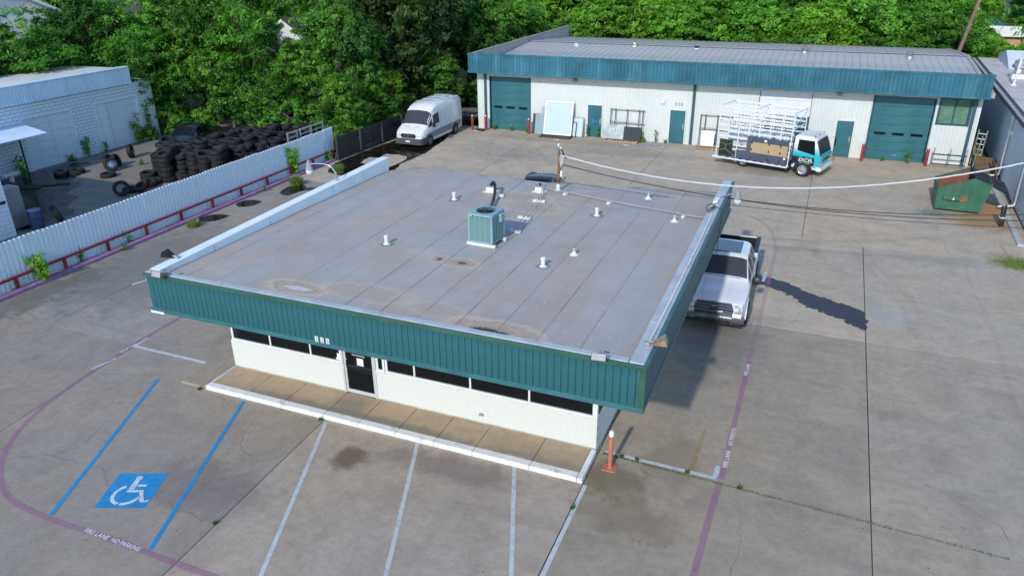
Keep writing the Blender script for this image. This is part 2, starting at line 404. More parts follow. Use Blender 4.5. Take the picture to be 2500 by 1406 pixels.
def flat(x, y, a): return Matrix.Translation((x, y, Z2)) @ Matrix.Rotation(a, 4, 'Z')
for (x, y, a, s, w, p) in [(1.92, -4.34, 0, 'FIRE LANE', .70, fl1), (2.78, -4.34, 0, 'NO PARKING', .82, fl1), (14.415, 3.42, R(90), 'FIRE LANE', .72, fl2), (14.42, 4.42, R(90), 'NO PARKING', .82, fl2),
                           (14.41, 8.05, R(90), 'FIRE LANE', .72, fl2), (14.43, 9.6, R(90), 'NO PARKING', .8, fl3), (14.44, 16.25, R(90), 'FIRE LANE', .7, fl3), (-4.21, 1.2, R(-99), 'NO PARKING', .8, fl1), (-4.30, 2.25, R(-95), 'FIRE LANE', .7, fl1)]:
    lettering(s, M_STENCIL if p is not fl3 else M_WORNW, p, flat(x, y, a), (w, .115))
for a, b_ in [((-1.93, 1.15), (.42, -4.29)), ((1.33, 1.08), (3.38, -4.25))]: stripe('accessible_stall_line', [a, b_], .105, M_BLUEP, .006)
for a, b_ in [((4.13, 1.08), (6.75, -5.7)), ((6.90, 1.17), (9.55, -5.9)), ((9.60, 1.19), (12.3, -5.8)), ((11.43, 1.17), (11.46, -4.26))]: stripe('stall_line', [a, b_], .10, M_WHITEP)
for pts, mt in [([(-4.30, 2.40), (-1.28, 2.40)], M_WHITEP), ([(-4.25, 2.46), (-4.33, 3.0)], M_WHITEP), ([(11.5, 2.60), (14.28, 2.56)], M_WHITEP), ([(14.25, 2.62), (14.27, 3.06)], M_WHITEP),
                ([(11.5, 8.42), (14.22, 8.45)], M_WORNW), ([(14.27, 7.75), (14.27, 8.9)], M_WORNW), ([(12.9, 15.62), (14.3, 15.66)], M_WORNW), ([(14.25, 15.0), (14.27, 16.0)], M_WHITEP), ([(12.0, 22.3), (13.62, 18.7), (14.2, 17.5)], M_WORNW), ([(13.0, 17.52), (14.1, 17.5)], M_WORNW), ([(-8.3, 6.05), (-8.05, 7.0)], M_WHITEP)]:
    stripe('stall_line', pts, .12, mt)
stripe('yellow_line', [(13.68, 2.7), (13.72, 4.5)], .10, M_YEL); stripe('yellow_line', [(-10.4, 3.1), (-9.0, 2.6)], .09, M_YEL); stripe('yellow_line', [(23.5, 19.3), (23.2, 22.5)], .09, M_YEL)
m = MB(); m.sheet([(17.95, 15.0), (18.35, 15.0), (18.35, 13.7), (18.7, 13.7), (18.16, 12.9), (17.9, 13.2)], Z1); m.build('direction_arrow', M_WORNW, lot)
# accessible parking symbol
iu = Vector((1.07, .42)).normalized(); iv = Vector((-.42, 1.07)).normalized(); ic = Vector((1.455, -2.955))
def ip(x, y): q = ic+iu*x+iv*y; return (q.x, q.y)
m = MB(); m.sheet([ip(-.6, -.62), ip(.6, -.62), ip(.6, .62), ip(-.6, .62)], Z1)
isa = m.build('accessible_symbol', M_BLUEP, lot)
m = MB(); m.sheet([ip(-.03+.085*math.cos(t*.449), .44+.085*math.sin(t*.449)) for t in range(14)], Z2)
m.sheet([ip(-.10, .36), ip(.02, .36), ip(.04, .02), ip(-.10, .02)], Z2); m.sheet([ip(-.10, 0), ip(.30, 0), ip(.30, -.08), ip(-.10, -.08)], Z2)
m.sheet([ip(.06, .20), ip(.28, .20), ip(.28, .13), ip(.06, .13)], Z2); m.sheet([ip(.22, -.09), ip(.31, -.09), ip(.46, -.38), ip(.37, -.42)], Z2); m.sheet([ip(.38, -.43), ip(.46, -.38), ip(.56, -.34), ip(.58, -.41)], Z2)
ribbon(m, [ip(-.03+.33*math.cos(a), -.16+.33*math.sin(a)) for a in np.linspace(R(120), R(255), 14)], .085, Z2)
ribbon(m, [ip(-.03+.33*math.cos(a), -.16+.33*math.sin(a)) for a in np.linspace(R(264), R(345), 9)], .085, Z2)
m.build('wheelchair_figure', M_SYMB, isa)
# cracks
M_CRACK = mat('crack', (.16, .145, .13), .95, var=.3, world=True)
def jag(pts, amp=.05, k=7):
    out = []
    for i in range(len(pts)-1):
        a, b_ = Vector(pts[i]), Vector(pts[i+1])
        for s_ in range(k): out.append(tuple(a.lerp(b_, s_/k)+Vector((random.uniform(-amp, amp), random.uniform(-amp, amp)))))
    out.append(tuple(pts[-1])); return out
for pts in [[(-7.1, -.1), (-5.4, .4), (-3.6, .8), (-2.0, 1.3)], [(-2.5, -3.2), (-1.55, -2.7), (-.16, -2.6), (.24, -2.65), (.63, -3.0), (2.1, -2.85), (2.8, -3.05), (4.08, -3.15)], [(-1.55, -2.7), (-1.2, -2.0), (-1.6, -1.0)],
            [(21.1, 25), (20.9, 23.1), (21.1, 22.1), (21.1, 20.4)], [(3.9, 28.9), (5.3, 27.6), (6.6, 26.8), (8.4, 27.2)], [(2.2, .6), (2.6, -.6), (3.4, -1.0)], [(18.2, 10.5), (20.5, 10.7), (22, 10.2)], [(14.9, 1.9), (15.1, .2), (14.8, -1.4)], [(9.5, 30.2), (12, 29.3), (15, 29.6)],
            [(-8.2, 8.4), (-6.5, 8.8), (-4.6, 8.4)], [(-6.2, -4.5), (-4.6, -4.0)], [(18.9, 4.2), (20.3, 3.2), (20.9, 1.0)], [(4.2, 27.8), (8.6, 28.2)], [(-20, 14), (-17, 16.2), (-14, 16.5)]]:
    j = jag(pts); m = MB(); ribbon(m, j, .02, .003, [random.uniform(.003, .016) for _ in j]); m.build('crack', M_CRACK, lot)
M_TYREM = paint_mat('tyre rubber marks', (.14, .135, .13), .8, .80, 1.6)
for pts, w in [([(13.5, 28), (15.2, 25.2), (16.8, 21.9), (17.8, 18.4), (18.9, 15), (19.3, 11.5)], .24), ([(14.0, 27.5), (15.7, 24.6), (17.3, 21.5), (18.4, 18), (19.5, 14.6)], .2), ([(14.5, 23.4), (15.9, 19.7), (16.9, 16.6), (17.2, 14.2)], .22), ([(-3.5, 33.5), (-1.5, 29), (2, 25)], .25), ([(-5, 33.5), (-3.2, 28.8), (.2, 24.4)], .25), ([(20, 33), (18.5, 27), (14, 24)], .24), ([(2.2, 0), (2.9, -2.2), (3.9, -4.2)], .22)]:
    stripe('tyre_mark', catmull(pts), w, M_TYREM, .0025)
# standing water and wet patches
def wet_mat(name, col, rough):
    t = NT(name); p = t.pos(); n = t.noise(p, 2.2, 5, .65)
    t.col(t.mix(t.ramp(n, .4, .65), mul(col, .6), mul(col, 1.5))); t.rough(t.ramp(n, .35, .7, rough, min(1, rough+.35))); t.b.inputs['IOR'].default_value = 1.33
    MATS[name] = t.m; return t.m
M_PUD = wet_mat('shallow dark water', (.014, .012, .008), .06); M_WET = wet_mat('wet oily concrete', (.035, .034, .04), .22)
def blob(pts, amp=.06, k=4): return jag(catmull(list(pts)+[pts[0]], 2), amp, k)[:-1]
def puddle(pts, mt, label, z=.0035, amp=.05):
    m = MB(); bl = blob(pts, amp); m.v = [(x, y, z) for x, y in bl]
    from mathutils.geometry import tessellate_polygon
    for tri in tessellate_polygon([[Vector((x, y, 0)) for x, y in bl]]): m.face(*tri)
    o = m.build('puddle', mt); kind(o, 'structure'); o['label'] = label; return o
puddle([(-11.35, 24.0), (-11.3, 26.2), (-11.0, 30), (-10.3, 33.5), (-8.2, 33.2), (-7.6, 29.6), (-7.35, 28.2), (-7.4, 26.1), (-7.5, 25.1), (-7.1, 23.8), (-7.3, 21.0), (-7.9, 21.0), (-7.85, 23.5), (-7.7, 25.6), (-8.0, 26.9), (-9.6, 27.0), (-9.4, 26.1), (-10.15, 25.9), (-9.9, 24.6), (-9.0, 24.2), (-8.9, 22.0), (-10.6, 22.2)], M_PUD, 'dark standing water under the white van')
puddle([(-11.6, 13.1), (-11.2, 12.7), (-10.6, 13.1), (-10.5, 13.9), (-11.0, 14.0), (-11.5, 13.7)], M_PUD, 'round puddle near the red rail', amp=.03)
puddle([(-11.5, 15.5), (-11.0, 15.2), (-10.5, 15.6), (-10.5, 16.3), (-11.1, 16.4), (-11.5, 16.1)], M_PUD, 'second round puddle near the red rail', amp=.03)
puddle([(-10.6, 17.8), (-9.9, 17.6), (-9.7, 18.6), (-8.6, 19.4), (-8.7, 19.7), (-9.8, 19.2), (-10.4, 19.6), (-10.9, 18.9)], M_PUD, 'puddle by the grass clump', amp=.04)
puddle([(13.0, 16.1), (14.2, 15.6), (15.2, 15.1), (16.1, 14.45), (17.0, 14.0), (17.75, 13.55), (17.78, 12.6), (17.7, 12.0), (17.1, 12.6), (16.5, 12.95), (15.9, 13.3), (15.5, 13.75), (15.0, 14.3), (14.3, 14.6), (13.2, 15.0)], M_WET, 'dark wet run-off beside the pickup', amp=.1)
puddle([(-26.9, 12.2), (-27, 15.6), (-26.6, 18.6), (-25.6, 18.8), (-25.2, 17.0), (-24.0, 16.9), (-23.4, 15.6), (-22.0, 15.4), (-21.5, 13.8), (-20.2, 13.6), (-19.4, 12.2), (-17.9, 11.4), (-17.9, 9.2), (-19, 8.8), (-22, 9.5)], M_PUD, 'dark wet patch in the tyre yard', amp=.1)
# raised walkway in front of the office, with its white painted kerb
walk = bpy.data.objects.new('walkway', None); C.objects.link(walk); kind(walk, 'structure')
JX = [-.15, 1.3, 2.55, 3.96, 5.07, 6.21, 7.34, 8.44, 9.98, 11.20]
for i in range(len(JX)-1):
    m = MB(); m.cbox(JX[i]+.006, JX[i+1]-.006, 1.425, 2.43, -.1, .13+random.uniform(-.002, .002), .008); m.build('slab', M_WALK, walk)
M_KERB = mat('white kerb paint', (.74, .75, .74), .7, var=.06, dirt=(.30, .26, .21), dirt_amt=.7, scale=4, world=True)
for i in range(len(JX)-1):
    m = MB(); m.cbox(JX[i]+.004, JX[i+1]-.004, 1.2, 1.42, -.1, .133, .012); m.build('kerb', M_KERB, walk)
m = MB(); m.cbox(11.205, 11.34, 1.2, 2.405, -.1, .134, .012); m.build('kerb', M_KERB, walk)
m = MB(); m.sheet([(-.14, 1.43), (-.05, 1.43), (-.05, 2.4), (-.14, 2.4)], .1345); m.build('kerb_stripe', M_WHITEP, walk)
m = MB(); m.prism([(-1.1, 1.22), (-.17, 1.22), (-.17, 11.5), (-.95, 11.5), (-.95, 3.2)], -.1, .07); m.build('side_slab', M_CONC, walk)['tint'] = (.92, .91, .88)
# low purple-painted kerb along the fence
fk = bpy.data.objects.new('kerb', None); C.objects.link(fk); kind(fk, 'structure')
M_PURPLE = mat('flaking purple kerb paint', (.30, .16, .30), .85, var=.2, dirt=(.16, .145, .13), dirt_amt=.9, scale=5, world=True, bump=.4)
y = -6.0
while y < 24.5:
    m = MB(); m.cbox(-11.95, -11.62, y+.006, min(y+2.1, 24.6)-.006, -.1, .12, .025); m.build('kerb_stone', M_PURPLE, fk); y += 2.1
fk2 = bpy.data.objects.new('kerb', None); C.objects.link(fk2); kind(fk2, 'structure')
M_GRAYKERB = mat('whitewashed kerb', (.45, .45, .44), .85, var=.15, dirt=(.2, .18, .15), dirt_amt=.6, scale=4, world=True)
for i in range(6):
    a = 22.6+i*2.2; m = MB(); m.prism([(23.86+(a-22.6)*.038, a+.01), (24.1+(a-22.6)*.038, a+.01), (24.1+(a-20.4)*.038, a+2.19), (23.86+(a-20.4)*.038, a+2.19)], -.1, .09); m.build('kerb_stone', M_GRAYKERB, fk2)
# ------------------------------------------------------------------ the office building in front
M_TEAL = mat('weathered teal fascia paint', (.018, .110, .130), .5, var=.3, scale=.9, dirt=(.075, .12, .155), dirt_amt=.6, streak=True)
M_TEALTRIM = mat('teal trim', (.03, .13, .15), .5, var=.2, scale=1.2, dirt=(.12, .14, .17), dirt_amt=.7)
M_GREENTRIM = mat('green trim', (.03, .105, .075), .45, var=.2, scale=1.0, dirt=(.09, .10, .09), dirt_amt=.4)
M_CAP = mat('dull white coping metal', (.50, .53, .54), .45, var=.12, scale=1.5, dirt=(.30, .28, .26), dirt_amt=.5, metal=.2)
M_WBLOCK = mat('white painted block', (.62, .635, .59), .75, var=.03, scale=1.5, grain=.01, dirt=(.58, .56, .50), dirt_amt=.35)
M_MORTAR = mat('painted mortar', (.60, .63, .61), .85, var=.05)
M_PARAPET = mat('white parapet coating', (.78, .86, .91), .6, var=.04, scale=1.1, dirt=(.58, .63, .67), dirt_amt=.3, streak=True)
M_ALU = mat('window aluminium', (.60, .62, .62), .4, metal=.3, var=.04, grain=0)
M_WFRAME = mat('white window frame', (.68, .70, .70), .45, var=.04, grain=0, dirt=(.4, .38, .35), dirt_amt=.3)
M_DARKG = glass_mat('dark tinted pane', (.010, .012, .014), .30, .03)
M_INT = mat('dim interior', (.10, .095, .09), .8, var=.2, scale=1)
M_WHITE = mat('white board', (.78, .79, .78), .6, var=.04); M_BLACK = mat('black plastic', (.014, .014, .016), .5, var=.3)
M_RUST = mat('rusty metal', (.20, .105, .06), .8, var=.35, scale=4, dirt=(.33, .25, .16), dirt_amt=.6); M_GALV = mat('galvanised metal', (.48, .50, .52), .38, metal=.7, var=.15, scale=3)
M_GREY = mat('grey paint', (.30, .31, .32), .55, var=.15); M_PVC = mat('white pipe', (.70, .70, .67), .55, var=.08, scale=4, dirt=(.40, .36, .30), dirt_amt=.6)
FX0, FX1, ZT, ZB, YW, WX0, WX1, YB = -.1, 12.89, 4.20, 3.12, 2.43, -.1, 11.32, 12.1
off = thing('office_building', 'flat roofed office with teal ribbed fascia and white block walls', 'building')
# fascia: ribbed boards, front and right side
def board_mesh(w, h):
    m = MB(); m.add([(0,0,0),(.012,-.016,0),(w-.016,-.016,0),(w-.004,0,0),(w,.0,0),(0,0,h),(.012,-.016,h),(w-.016,-.016,h),(w-.004,0,h),(w,0,h),(0,.02,0),(w,.02,0),(0,.02,h),(w,.02,h)],
          [(0,1,6,5),(1,2,7,6),(2,3,8,7),(3,4,9,8),(5,6,7,8,9,13,12),(10,11,4,3,2,1,0),(11,10,12,13),(10,0,5,12),(4,11,13,9)])
    return m.mesh('fascia_board', M_TEAL)
FB = .1555; fm = board_mesh(FB, ZT-ZB-.2)
nb = int((FX1-.14-FX0-.05)/FB)
for i in range(nb):
    o = ob('fascia_board', fm, off, loc=(FX0+.06+i*FB, .022+random.uniform(-.002, .002), ZB+.11))
for i in range(int(13.3/FB)):
    ob('fascia_board', fm, off, loc=(FX1-.022+random.uniform(-.002, .002), .10+i*FB, ZB+.11), rot=(0, 0, R(90)))
m = MB(); m.box(FX0, FX1-.05, .045, .16, ZB+.02, ZT-.02); m.box(FX1-.2, FX1-.045, .16, 13.45, ZB+.02, ZT-.02); m.build('fascia_backing', M_TEALTRIM, off)
m = MB(); m.cbox(FX0-.01, FX1+.012, -.014, .05, ZB, ZB+.115, .008); m.build('bottom_trim', M_TEALTRIM, off)
m = MB(); m.cbox(FX1-.05, FX1+.014, .06, 13.5, ZB+.001, ZB+.114, .008); m.build('bottom_trim', M_TEALTRIM, off)
m = MB(); m.box(FX0-.02, FX0+.42, -.03, -.016, ZB-.02, ZB+.035); m.build('bare_trim_end', M_WHITE, off)
m = MB(); m.cbox(FX1-.115, FX1+.008, -.006, .09, ZB+.116, ZT-.1, .008); m.build('corner_trim', M_GREENTRIM, off)
m = MB(); m.cbox(FX0-.025, FX1+.028, -.028, .05, ZT-.095, ZT+.012, .012); m.build('cap_trim', M_GREENTRIM, off)
m = MB(); m.cbox(FX1-.05, FX1+.026, .052, 13.52, ZT-.093, ZT+.008, .012); m.build('cap_trim', M_TEALTRIM, off)
m = MB(); m.cbox(FX0-.02, FX1-.37, .052, .24, ZT-.12, ZT+.016, .015); m.build('coping', M_CAP, off)
m = MB(); m.cbox(FX1-.36, FX1-.052, .056, 13.5, ZT-.2, ZT+.022, .02); m.build('coping', M_CAP, off)
for i in range(6): m = MB(); m.cbox(FX1-.345, FX1-.07, 1.9+i*2.0, 1.96+i*2.0, ZT+.022, ZT+.03, .003); m.build('coping_splice', M_CAP, off)
for i in range(9): m = MB(); m.cbox(.9+i*1.35, .96+i*1.35, .06, .23, ZT+.016, ZT+.024, .003); m.build('coping_splice', M_CAP, off)
# soffit under the overhang
m = MB(); m.box(FX0+.02, FX1-.2, .16, YW-.01, ZB+.03, ZB+.07); m.box(WX1+.012, FX1-.2, YW-.01, 13.4, ZB+.03, ZB+.07); m.build('soffit', M_GREY, off)
# left parapet wall (its top rises slightly to the back)
m = MB(); m.add([(-.1,.25,3.0),(.17,.25,3.0),(.17,11.6,3.0),(-.1,11.6,3.0),(-.1,.25,4.19),(.17,.25,4.19),(.17,11.6,4.36),(-.1,11.6,4.36)], [(3,2,1,0),(4,5,6,7),(0,1,5,4),(1,2,6,5),(2,3,7,6),(3,0,4,7)])
m.build('parapet', M_PARAPET, off)
m = MB(); m.add([(-.13,.245,4.193),(.2,.245,4.193),(.2,11.63,4.363),(-.13,11.63,4.363),(-.13,.245,4.225),(.2,.245,4.225),(.2,11.63,4.395),(-.13,11.63,4.395)], [(3,2,1,0),(4,5,6,7),(0,1,5,4),(1,2,6,5),(2,3,7,6),(3,0,4,7)])
m.build('parapet_coping', M_PARAPET, off)
m = MB()
for y0 in (2.2, 4.6, 7.9, 9.8): m.box(.171, .175, y0, y0+.03, 4.0, 4.2+y0*.014)
m.build('parapet_seams', M_CAP, off)
def zr(y): return 4.055-.0135*y
# roof membrane in lapped sheets, uneven at the back edge
ED = [(.17, 11.6), (.5, 12.0), (1.16, 12.42), (2.05, 12.45), (3.5, 12.33), (5.9, 12.27), (7.1, 12.30), (8.9, 12.58), (12.55, 13.25)]
def yedge(x): return float(np.interp(x, [e[0] for e in ED], [e[1] for e in ED]))
def roof_mat():
    t = NT('grey roof membrane'); p = t.pos()
    big = t.noise(t.scaled(p, (.55, .22, 1)), 1.0, 4, .6); mid = t.noise(p, 1.6, 5, .65, .5); fine = t.noise(p, 30, 3, .6)
    c = t.mix(t.ramp(big, .36, .64), (.42, .35, .29), (.375, .375, .37))
    c = t.mix(t.ramp(mid, .42, .72, 0, .45), c, (.45, .44, .42)); c = t.mix(t.ramp(t.noise(p, .35, 4, .6), .5, .72, 0, .5), c, (.345, .278, .222))
    c = t.mix(t.ramp(fine, .45, .7, 0, .22), c, (.24, .225, .215))
    st = t.noise(t.scaled(p, (7, .35, 1)), 1.0, 4, .7); c = t.mix(t.ramp(t.noise(t.scaled(p, (2.2, .25, 1)), 1.0, 5, .7), .5, .72, 0, .55), c, (.36, .30, .255)); c = t.mix(t.ramp(st, .58, .8, 0, .5), c, (.50, .51, .52))
    edge = t.noise(p, 2.6, 8, .72)
    def dist(x, y, rx, ry):
        v = t.n('ShaderNodeVectorMath', operation='SUBTRACT'); t.l(p, v.inputs[0]); v.inputs[1].default_value = (x, y, 0)
        w = t.n('ShaderNodeVectorMath', operation='MULTIPLY'); t.l(v.outputs[0], w.inputs[0]); w.inputs[1].default_value = (1/rx, 1/ry, 0)
        ln = t.n('ShaderNodeVectorMath', operation='LENGTH'); t.l(w.outputs[0], ln.inputs[0])
        return t.math('ADD', ln.outputs['Value'], t.math('MULTIPLY', t.math('SUBTRACT', edge, .5), 1.25))
    # dried puddle rings: pale silt rim round a darker middle
    for (x, y, rx, ry, k) in [(3.9, .95, .95, .42, .8), (9.35, .62, 1.25, .5, .75), (6.32, 3.95, .35, .3, .8), (7.0, 3.92, .62, .34, .8), (5.63, 4.15, .5, .45, .4), (1.4, 11.7, .6, .3, .6), (6.2, 10.1, 1.3, .6, .5), (7.0, 9.2, 1.2, .8, .45), (6.6, 8.2, 1.0, .6, .4), (5.7, 1.3, 1.4, .5, .45), (7.7, 1.1, .8, .4, .4), (8.4, 10.4, 1.2, .5, .4)]:
        d = dist(x, y, rx, ry)
        c = t.mix(t.ramp(d, 1.06, .94, 0, min(1, k)), c, (.53, .43, .325)); c = t.mix(t.ramp(d, .86, .62, 0, k*.9), c, (.33, .258, .20)); c = t.mix(t.math('MULTIPLY', t.ramp(d, .60, .54), t.ramp(d, .42, .5, 0, k*.8)), c, (.50, .42, .33))
    for (x, y, rx, ry, colr, k) in [(3.95, .92, .42, .13, (.55, .56, .57), .9), (9.3, .45, .62, .2, (.035, .03, .035), .92), (7.02, 3.9, .14, .1, (.06, .05, .045), .8), (6.32, 3.95, .1, .12, (.09, .06, .05), .8), (5.6, 4.2, .42, .3, (.45, .44, .41), .6)]:
        d = dist(x, y, rx, ry); c = t.mix(t.ramp(t.math('ADD', d, t.math('MULTIPLY', t.math('SUBTRACT', fine, .5), 1.1)), 1.1, .7, 0, k), c, colr)
    t.col(c); t.rough(t.ramp(mid, .3, .7, .62, .85)); t.bump(mid, .25, .02); t.b.inputs['Specular IOR Level'].default_value = .35
    return t.m
M_ROOF = roof_mat(); M_SEAM = mat('roof lap seam', (.26, .23, .20), .8, var=.3, scale=2, world=True); M_SILT = mat('bleached seam', (.46, .46, .46), .8, var=.2, scale=2, world=True)
xs = [.16]+[.16+.62+.965*i for i in range(12)]+[12.56]
for i in range(len(xs)-1):
    x0, x1 = xs[i], min(xs[i+1]+.06, 12.56); n = 14; m = MB(); rows = []
    bo = [random.uniform(-.006, .006) for _ in range(n+1)]
    for j in range(n+1):
        for x, dz in ((x0, .007), ((x0+x1)/2, .004), (x1, 0)):
            ye = yedge(x); y_ = .22+(ye-.22)*j/n
            zz = zr(y_)+dz+bo[j]+(-.03*max(0, (y_-ye+.35)/.35)**2 if j >= n-1 else 0)
            m.v.append((x, y_, zz))
    for j in range(n):
        for k in range(2): m.face(j*3+k, j*3+k+1, j*3+k+4, j*3+k+3)
    m.build('roof_sheet', M_ROOF, off, smooth=40)
    if 0 < i:
        mm = MB(); pts = [(x0+.004+random.uniform(-.006, .006), .3+(yedge(x0)-.4)*j/24, 0) for j in range(25)]; ribbon(mm, pts, .02, 0, [random.uniform(.003, .016) for _ in pts])
        mm.v = [(a, b_, zr(b_)+.0135) for a, b_, _ in mm.v]; mm.build('lap_seam', M_SEAM if i not in (2, 3, 5) else M_SILT, off)
m = MB()
for _ in range(420):                                                     # fastener plates showing through the membrane
    i = random.randrange(1, len(xs)-1); x = xs[i]+random.choice((.1, .47))+random.uniform(-.03, .03); y_ = random.uniform(.4, 12.0)
    if x > 12.4: continue
    r_ = random.uniform(.012, .026); m.sheet([(x+r_*math.cos(a), y_+r_*math.sin(a)) for a in np.linspace(0, 5.2, 6)], zr(y_)+.014)
kind(m.build('fastener_dots', mat('bleached fastener spots', (.58, .59, .60), .8), off), 'stuff')
m = MB(); m.box(.16, 12.6, .2, 12.2, 3.6, 3.78); m.build('roof_deck', M_GREY, off)
m = MB()
for k in range(9):
    x = .8+k*1.45; m.add([(x, yedge(x)-.15, zr(12)+.03), (x+.4, yedge(x+.4)-.12, zr(12)+.03), (x+.38, yedge(x+.4)-.06, zr(12)-.005), (x+.03, yedge(x)-.09, zr(12)-.005)], [(0, 1, 2, 3)])
m.build('edge_flashing', M_CAP, off)
# walls: painted block below the windows, solid band above, side and back walls
DX0, DX1 = 3.93, 4.90
def block_wall(mb_inst, x0, x1, z0, z1, y, parent, bw=.4, bh=.2, mt=M_WBLOCK, name='block'):
    nz = int(round((z1-z0)/bh)); bh = (z1-z0)/nz; cache = {}
    for j in range(nz):
        x = x0
        first = True
        while x < x1-.01:
            w = bw/2 if (first and j % 2) else bw
            w = min(w, x1-x); 
            if x1-(x+w) < .08: w = x1-x
            first = False; key = round(w, 3)
            if key not in cache:
                q = MB(); q.cbox(.0004, w-.0004, 0, .06, .0004, bh-.0004, .0012); cache[key] = q.mesh(name, mt)
            ob(name, cache[key], parent, loc=(x, y, z0+j*bh)); x += w
block_wall(None, WX0, DX0-.07, .13, 1.03, YW, off); block_wall(None, DX1+.07, WX1, .13, 1.03, YW, off)
m = MB(); m.box(WX0+.01, DX0-.08, YW+.012, YW+.2, .1, 1.03); m.box(DX1+.08, WX1-.01, YW+.012, YW+.2, .1, 1.03); m.box(WX0+.005, WX1-.02, YW, YW+.2, 2.85, ZB+.03); m.build('wall_core', M_MORTAR, off)
m = MB(); m.box(WX0, WX1-.005, YW+.205, YW+.35, -.1, .125); m.box(WX0-.0, WX0+.2, YW+.21, YB, .0, 3.1); m.box(WX0, WX1-.06, YB-.2, YB, 0, 3.7); m.build('side_wall', M_WBLOCK, off)
for y0, y1, z0, z1 in ((YW+.06, YB, 0, 1.03), (YW+.06, YB, 2.85, 3.15), (5.2, YB, 1.03, 2.85)):
    m = MB(); m.box(WX1-.2, WX1-.004, y0, y1, z0, z1); m.build('side_wall', M_WBLOCK, off)
q = MB(); q.cbox(0, .012, .003, .397, .003, .177, .004); bm_ = q.mesh('block', M_WBLOCK)
for j in range(5):
    for k in range(23): ob('block', bm_, off, loc=(WX1-.006, YW+.07+k*.4+(.2 if j % 2 else 0), .13+j*.18))
M_STAIN = mat('stained wall foot', (.42, .38, .31), .85, var=.2, scale=3, world=True)
m = MB(); m.box(WX0, DX0-.08, YW-.012, YW-.001, .131, .165); m.box(DX1+.08, WX1, YW-.012, YW-.001, .131, .165); m.build('base_joint', M_STAIN, off)
# windows
def window(x0, x1, y, parent, z0=1.05, z1=2.85, rev=False):
    w = MB(); w.cbox(x0, x1, y-.015, y+.06, z0-.02, z0+.05, .006); w.cbox(x0, x1, y-.01, y+.05, z1-.05, z1, .006); f = w.build('window_frame', M_WFRAME, parent); return f
def glazing(mull, y, z0, z1):
    fr = MB(); fr.cbox(mull[0], mull[-1], y-.03, y+.07, z0-.015, z0+.045, .006); fr.cbox(mull[0], mull[-1], y-.01, y+.06, z1-.05, z1-.002, .006)
    f = fr.build('window_frame', M_WFRAME, off)
    for i, x in enumerate(mull):
        w = .05 if 0 < i < len(mull)-1 else .07
        q = MB(); q.cbox(x-(w/2 if 0 < i < len(mull)-1 else (0 if i == 0 else w)), x+(w/2 if 0 < i < len(mull)-1 else (w if i == 0 else 0)), y-.006, y+.055, z0+.046, z1-.051, .004); q.build('mullion', M_WFRAME, f)
    for i in range(len(mull)-1):
        q = MB(); q.box(mull[i]+.03, mull[i+1]-.03, y+.02, y+.03, z0+.04, z1-.04); q.build('pane', M_DARKG, f)
    q = MB(); q.cbox(mull[0]-.02, mull[-1]+.02, y-.05, y+.02, z0-.06, z0-.016, .008); q.build('sill', M_WBLOCK, f)
glazing([-.05, 1.38, 2.80, DX0-.075], YW+.02, 1.07, 2.86); glazing([DX1+.075, 5.25], YW+.02, 1.07, 2.86); glazing([5.25+.02, 6.18, 7.85, 9.51, WX1-.06], YW+.02, 1.07, 2.86)
m = MB(); m.cbox(WX1-.07, WX1+.002, YW-.01, YW+.09, 1.04, ZB+.02, .006); m.build('corner_post', M_WFRAME, off)
fr = MB(); fr.cbox(WX1-.06, WX1+.012, YW+.1, 5.2, 1.04, 1.1, .006); fr.cbox(WX1-.05, WX1+.006, YW+.1, 5.2, 2.8, 2.849, .006); fr.cbox(WX1-.05, WX1+.006, 3.8, 3.86, 1.1, 2.8, .004); f = fr.build('window_frame', M_WFRAME, off)
for a, b_ in ((YW+.1, 3.8), (3.86, 5.2)):
    q = MB(); q.box(WX1-.03, WX1-.02, a, b_, 1.09, 2.82); q.build('pane', M_DARKG, f)
# glazed entrance door
d = MB(); d.cbox(DX0-.07, DX0-.005, YW-.02, YW+.08, .131, 2.86, .006); d.cbox(DX1+.005, DX1+.07, YW-.02, YW+.08, .131, 2.86, .006); d.cbox(DX0-.004, DX1+.004, YW-.01, YW+.07, 2.42, 2.52, .006); dr = d.build('door', M_ALU, off)
d = MB(); d.cbox(DX0, DX0+.07, YW, YW+.05, .14, 2.41, .006); d.cbox(DX1-.05, DX1, YW, YW+.05, .14, 2.41, .006); d.cbox(DX0+.071, DX1-.051, YW+.002, YW+.048, .14, .26, .006); d.cbox(DX0+.071, DX1-.051, YW+.002, YW+.048, 2.3, 2.41, .006); d.build('door_frame', M_ALU, dr)
d = MB(); d.box(DX0+.06, DX1-.04, YW+.02, YW+.03, .25, 2.31); d.build('pane', M_DARKG, dr)
d = MB(); d.box(DX0, DX1, YW+.02, YW+.03, 2.52, 2.86); d.build('pane', M_DARKG, dr)
d = MB(); d.cbox(DX0+.06, DX1-.05, YW-.012, YW+.012, 1.02, 1.08, .006); d.build('push_bar', M_BLACK, dr)
d = MB(); d.tube([(DX0+.1, YW-.002, .95), (DX0+.1, YW-.06, .98), (DX0+.1, YW-.06, 1.22), (DX0+.1, YW-.002, 1.25)], .012, 6); d.build('pull_handle', M_ALU, dr)
q = MB(); q.box(4.36, 4.57, YW+.014, YW+.019, 1.09, 1.32); q.build('notice', M_WHITE, dr)
upY = Matrix(((1, 0, 0, 0), (0, 0, -1, 0), (0, 1, 0, 0), (0, 0, 0, 1)))
def wallm(x, y, z): return Matrix.Translation((x, y, z)) @ upY
lettering('No Soliciting', M_WHITE, dr, wallm(4.42, YW+.016, 1.40), (.40, .06), shear=0)
q = MB(); q.box(3.70, 3.80, YW+.03, YW+.036, 1.13, 1.34); q.box(3.66, 3.69, YW+.03, YW+.036, 1.13, 1.2); q.build('window_sticker', M_WHITE, off)
